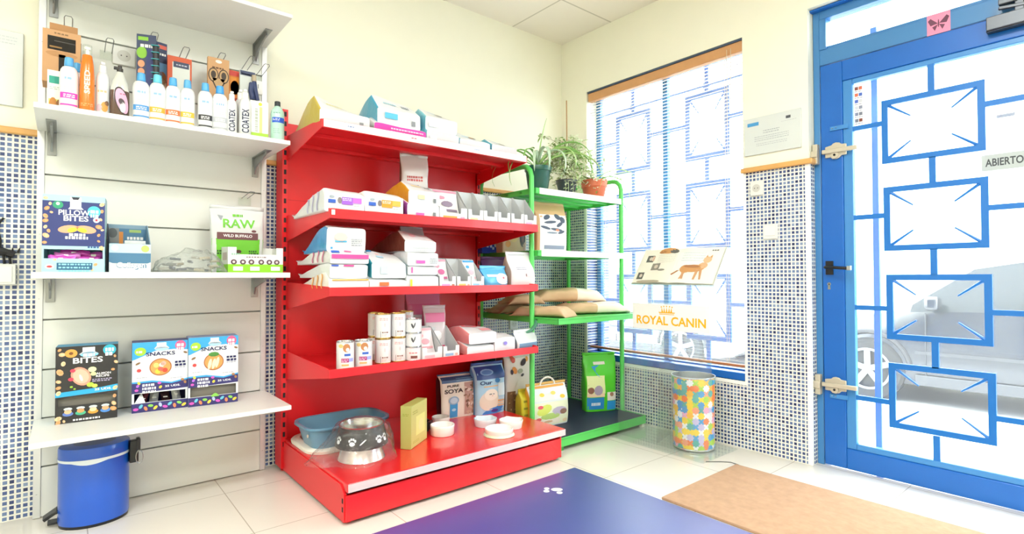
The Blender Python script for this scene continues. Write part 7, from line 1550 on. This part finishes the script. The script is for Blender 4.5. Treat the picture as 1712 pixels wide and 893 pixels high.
# ================================================================== outside
STZ = -.26
PAV = M('#d8d8d6', .7, var=.03)
b = MB().box(3.29, 14, -9, 14, STZ-.1, STZ, PAV).box(3.29, 4.6, -9, 14, STZ, -.012, PAV)
struct(b.build('ground'), 'pale pavement and street outside', 'ground')
struct(MB().box(3.29, 3.3, -2.7, 3.3, -.36, 0, PAV).build('trim_6'), 'threshold edge', 'threshold')
BLD = M('#dcdbd6', .7)
t = thing('building', 'pale building across the street with shuttered windows', 'building', (13.4, 1, STZ))
MB().box(13, 13.4, -9, 14, STZ, 8, BLD).build('facade', t)
for k in range(6):
    MB().box(12.96, 12.999, -8+3.4*k, -6.4+3.4*k, .9, 2.6, M('#aab4ba', .4)).box(12.93, 13, -8.1+3.4*k, -6.3+3.4*k, .82, .9, BLD).build('window', t)
def car(label, xs, yf, L, body, glassc):
    """parked hatchback seen from its side; xs = near side plane, yf = y of the front bumper, length L towards -y"""
    W = 1.72; H = 1.45; t = thing('car', label, 'car', (xs+W/2, yf-L/2, STZ), 0)
    BOD = M(body, .22, .5, coat=.6); GLS = M(glassc, .25, spec=.3); TY = M('#2a2b2d', .7); ALW = M('#84878b', .4, .4)
    # stations along the car: share, bottom, belt height, roof height, inset at the belt
    ST = [(0, .30, .52, .56, .16), (.03, .22, .64, .68, .06), (.10, .20, .76, .80, .02), (.22, .19, .88, .90, .0), (.27, .19, .90, .98, .0), (.38, .19, .92, 1.36, .0), (.48, .19, .93, 1.44, .0), (.62, .19, .94, 1.45, .0), (.78, .19, .96, 1.40, .0), (.90, .20, .98, 1.22, .02), (.96, .24, .96, 1.02, .05), (1., .34, .80, .84, .12)]
    def sec(s):
        k, zb, zbelt, zr, ins = s; y = yf-L*k; hw = W/2-ins; xc = xs+W/2
        rows = [(hw-.06, zb), (hw-.01, zb+.10), (hw, zb+.28), (hw-.005, (zb+zbelt)/2+.1), (hw-.035, zbelt)]
        cab = zr-zbelt
        rows += [(hw-.06-.10*min(1, cab/.4)*.5, zbelt+cab*.5), (hw-.09-.20*min(1, cab/.4)*.6, zbelt+cab*.9), (hw*.55, zr)]
        pts = [(xc-a, y, STZ+z) for a, z in rows]+[(xc+a, y, STZ+z) for a, z in reversed(rows)]
        return pts
    secs = [sec(s) for s in ST]; n = len(secs[0]); b = MB(); g = MB()
    vs = [p for s_ in secs for p in s_]
    body_f, glass_f = [], []
    for j in range(len(secs)-1):
        for i in range(n):
            f = (j*n+i, j*n+(i+1) % n, (j+1)*n+(i+1) % n, (j+1)*n+i)
            win = i in (4, 5, n-6, n-7) and 4 <= j <= 8
            wsc = i in (6, 7, n-8) and j in (4,) or (i in (6, 7, n-8) and j in (9,))
            (glass_f if win or wsc else body_f).append(f)
    b.add(vs, body_f, BOD, True).add(vs[:n], [tuple(range(n-1, -1, -1))], BOD).add(vs[-n:], [tuple(range(n))], BOD); g.add(vs, glass_f, GLS, True)
    o = b.build('body', t, sharp=50); g.build('windows', t, sharp=50)
    for yy in (yf-L*.185, yf-L*.80):
        wz = STZ+.31
        for sx, x0 in ((-1, xs), (1, xs+W)):
            wt = MB()
            prof = [(.31, -.09), (.315, -.05), (.315, .06), (.29, .085), (.21, .085), (.2, .06), (.02, .055)]
            vs2 = []; nn_ = 32
            for r_, q_ in prof: vs2 += [(x0+sx*(q_-.06), yy+r_*math.cos(2*PI*k/nn_), wz+r_*math.sin(2*PI*k/nn_)) for k in range(nn_)]
            fs2 = [(a*nn_+k, a*nn_+(k+1) % nn_, (a+1)*nn_+(k+1) % nn_, (a+1)*nn_+k) for a in range(len(prof)-1) for k in range(nn_)]
            wt.add(vs2, fs2, TY, True); w_ = wt.build('wheel', t)
            sp = MB()
            for k in range(5):
                a = 2*PI*k/5+.3; d = Vector((0, math.cos(a), math.sin(a))); e = Vector((0, -math.sin(a), math.cos(a)))
                sp.obox(Vector((x0+sx*.012, yy, wz))+d*.105, d*.095, e*.028, Vector((.008, 0, 0)), ALW)
            sp.tube([(x0+sx*.02, yy+.2*math.cos(2*PI*k/28), wz+.2*math.sin(2*PI*k/28)) for k in range(28)], .014, ALW, 8, True).tube([(x0+sx*-.01, yy, wz), (x0+sx*.03, yy, wz)], .04, ALW, 16)
            sp.build('rim', w_)
            MB().tube([(x0+sx*.004, yy+.36*math.cos(a_), wz+.02+.36*math.sin(a_)) for a_ in [PI*k/16 for k in range(17)]], .022, M('#3a3b3e', .7), 6).build('wheel_arch', t)
    d = MB(); SEAM = M('#3e4044', .6)
    for k in (.30, .53, .74): d.box(xs-.004, xs+.012, yf-L*k-.004, yf-L*k+.004, STZ+.3, STZ+.90, SEAM)
    d.box(xs-.012, xs+.008, yf-L*.78, yf-L*.28, STZ+.50, STZ+.53, SEAM)
    d.build('door_seams', t)
    for k in (.49, .70): MB().box(xs-.028, xs+.006, yf-L*k-.09, yf-L*k+.09, STZ+.79, STZ+.82, BOD).build('door_handle', t, bevel=.008)
    MB().box(xs-.16, xs-.0, yf-L*.32-.05, yf-L*.32+.06, STZ+.93, STZ+1.06, BOD).build('side_mirror', t, bevel=.03, seg=3)
    MB().box(xs-.012, xs+.02, yf-L*.82, yf-L*.28, STZ+.20, STZ+.3, M('#44464a', .6)).build('sill', t, bevel=.008)
    MB().obox((xs+.2, yf-.16, STZ+.63), (.16, .04, 0), (-.03, .08, .02), (0, 0, .06), M('#e8eaec', .1, coat=.5)).build('headlight', t, bevel=.02)
    return t
car('dark grey parked hatchback seen through the blue door', 6.35, 2.72, 4.2, '#3f4248', '#2a3034')
car('light grey parked car seen through the window blinds', 6.35, 7.4, 4.1, '#a4a8ac', '#56606a')
# ================================================================== ceiling lights (the room's own panels) and daylight
EM = bpy.data.materials.new('panel_diffuser'); EM.use_nodes = True
eb = EM.node_tree.nodes['Principled BSDF']; eb.inputs['Base Color'].default_value = (.9, .9, .88, 1); eb.inputs['Emission Color'].default_value = (1, .97, .92, 1); eb.inputs['Emission Strength'].default_value = 4
LP = [(-.77, .43), (-.77, -.77), (1.03, .43), (1.03, -.77), (-2.0, .43)]
for i, (x, y) in enumerate(LP):
    t = thing('ceiling_light', 'square light panel in the ceiling grid above the viewer', 'ceiling light', (x, y, CE-.012), 0, 'ceiling light panels')
    MB().box(x-.298, x+.298, y-.298, y+.298, CE-.010, CE-.001, WHITE).build('frame', t, bevel=.002)
    MB().box(x-.28, x+.28, y-.28, y+.28, CE-.0125, CE-.0102, EM).build('diffuser', t)
    ld = bpy.data.lights.new('panel_lamp', 'AREA'); ld.shape = 'SQUARE'; ld.size = .55; ld.energy = PANEL_W; ld.color = (.97, 1, .98)
    lo = bpy.data.objects.new('panel_lamp', ld); C.objects.link(lo); lo.location = (x, y, CE-.02)
w = bpy.data.worlds.new('sky'); bpy.context.scene.world = w; w.use_nodes = True
bg = w.node_tree.nodes['Background']; bg.inputs['Color'].default_value = (.93, .96, 1., 1); bg.inputs['Strength'].default_value = SKY_S
# soft daylight entering at the openings is sampled through portals
for nm, yc, zc, sy_, sz_ in (('window_portal', (WY0+WY1)/2, (WZ0+WZ1)/2, WY1-WY0, WZ1-WZ0), ('door_portal', .58, 1.2, 1.1, 2.35)):
    ld = bpy.data.lights.new(nm, 'AREA'); ld.shape = 'RECTANGLE'; ld.size = sz_; ld.size_y = sy_; ld.cycles.is_portal = True
    lo = bpy.data.objects.new(nm, ld); C.objects.link(lo); lo.location = (RW+WT+.01, yc, zc); lo.rotation_euler = (0, math.radians(90), 0)
# ================================================================== camera and view
cd = bpy.data.cameras.new('camera'); cd.sensor_width = 36; cd.lens = F_PX/1712*36; cd.clip_start = .02; cd.clip_end = 200
co = bpy.data.objects.new('camera', cd); C.objects.link(co)
R = Matrix((CR, CU, -CF)).transposed().to_4x4(); co.matrix_world = Matrix.Translation(EYE) @ R
sc = bpy.context.scene; sc.camera = co
sc.view_settings.view_transform = 'Standard'; sc.view_settings.look = 'None'; sc.view_settings.gamma = 1; sc.view_settings.use_curve_mapping = False
sc.view_settings.exposure = EXPO
sc.cycles.max_bounces = 10; sc.cycles.diffuse_bounces = 5; sc.cycles.glossy_bounces = 5; sc.cycles.transparent_max_bounces = 24; sc.cycles.transmission_bounces = 6
sc.cycles.use_denoising = True; sc.cycles.sample_clamp_indirect = 8
sc.cycles.caustics_reflective = False; sc.cycles.caustics_refractive = False
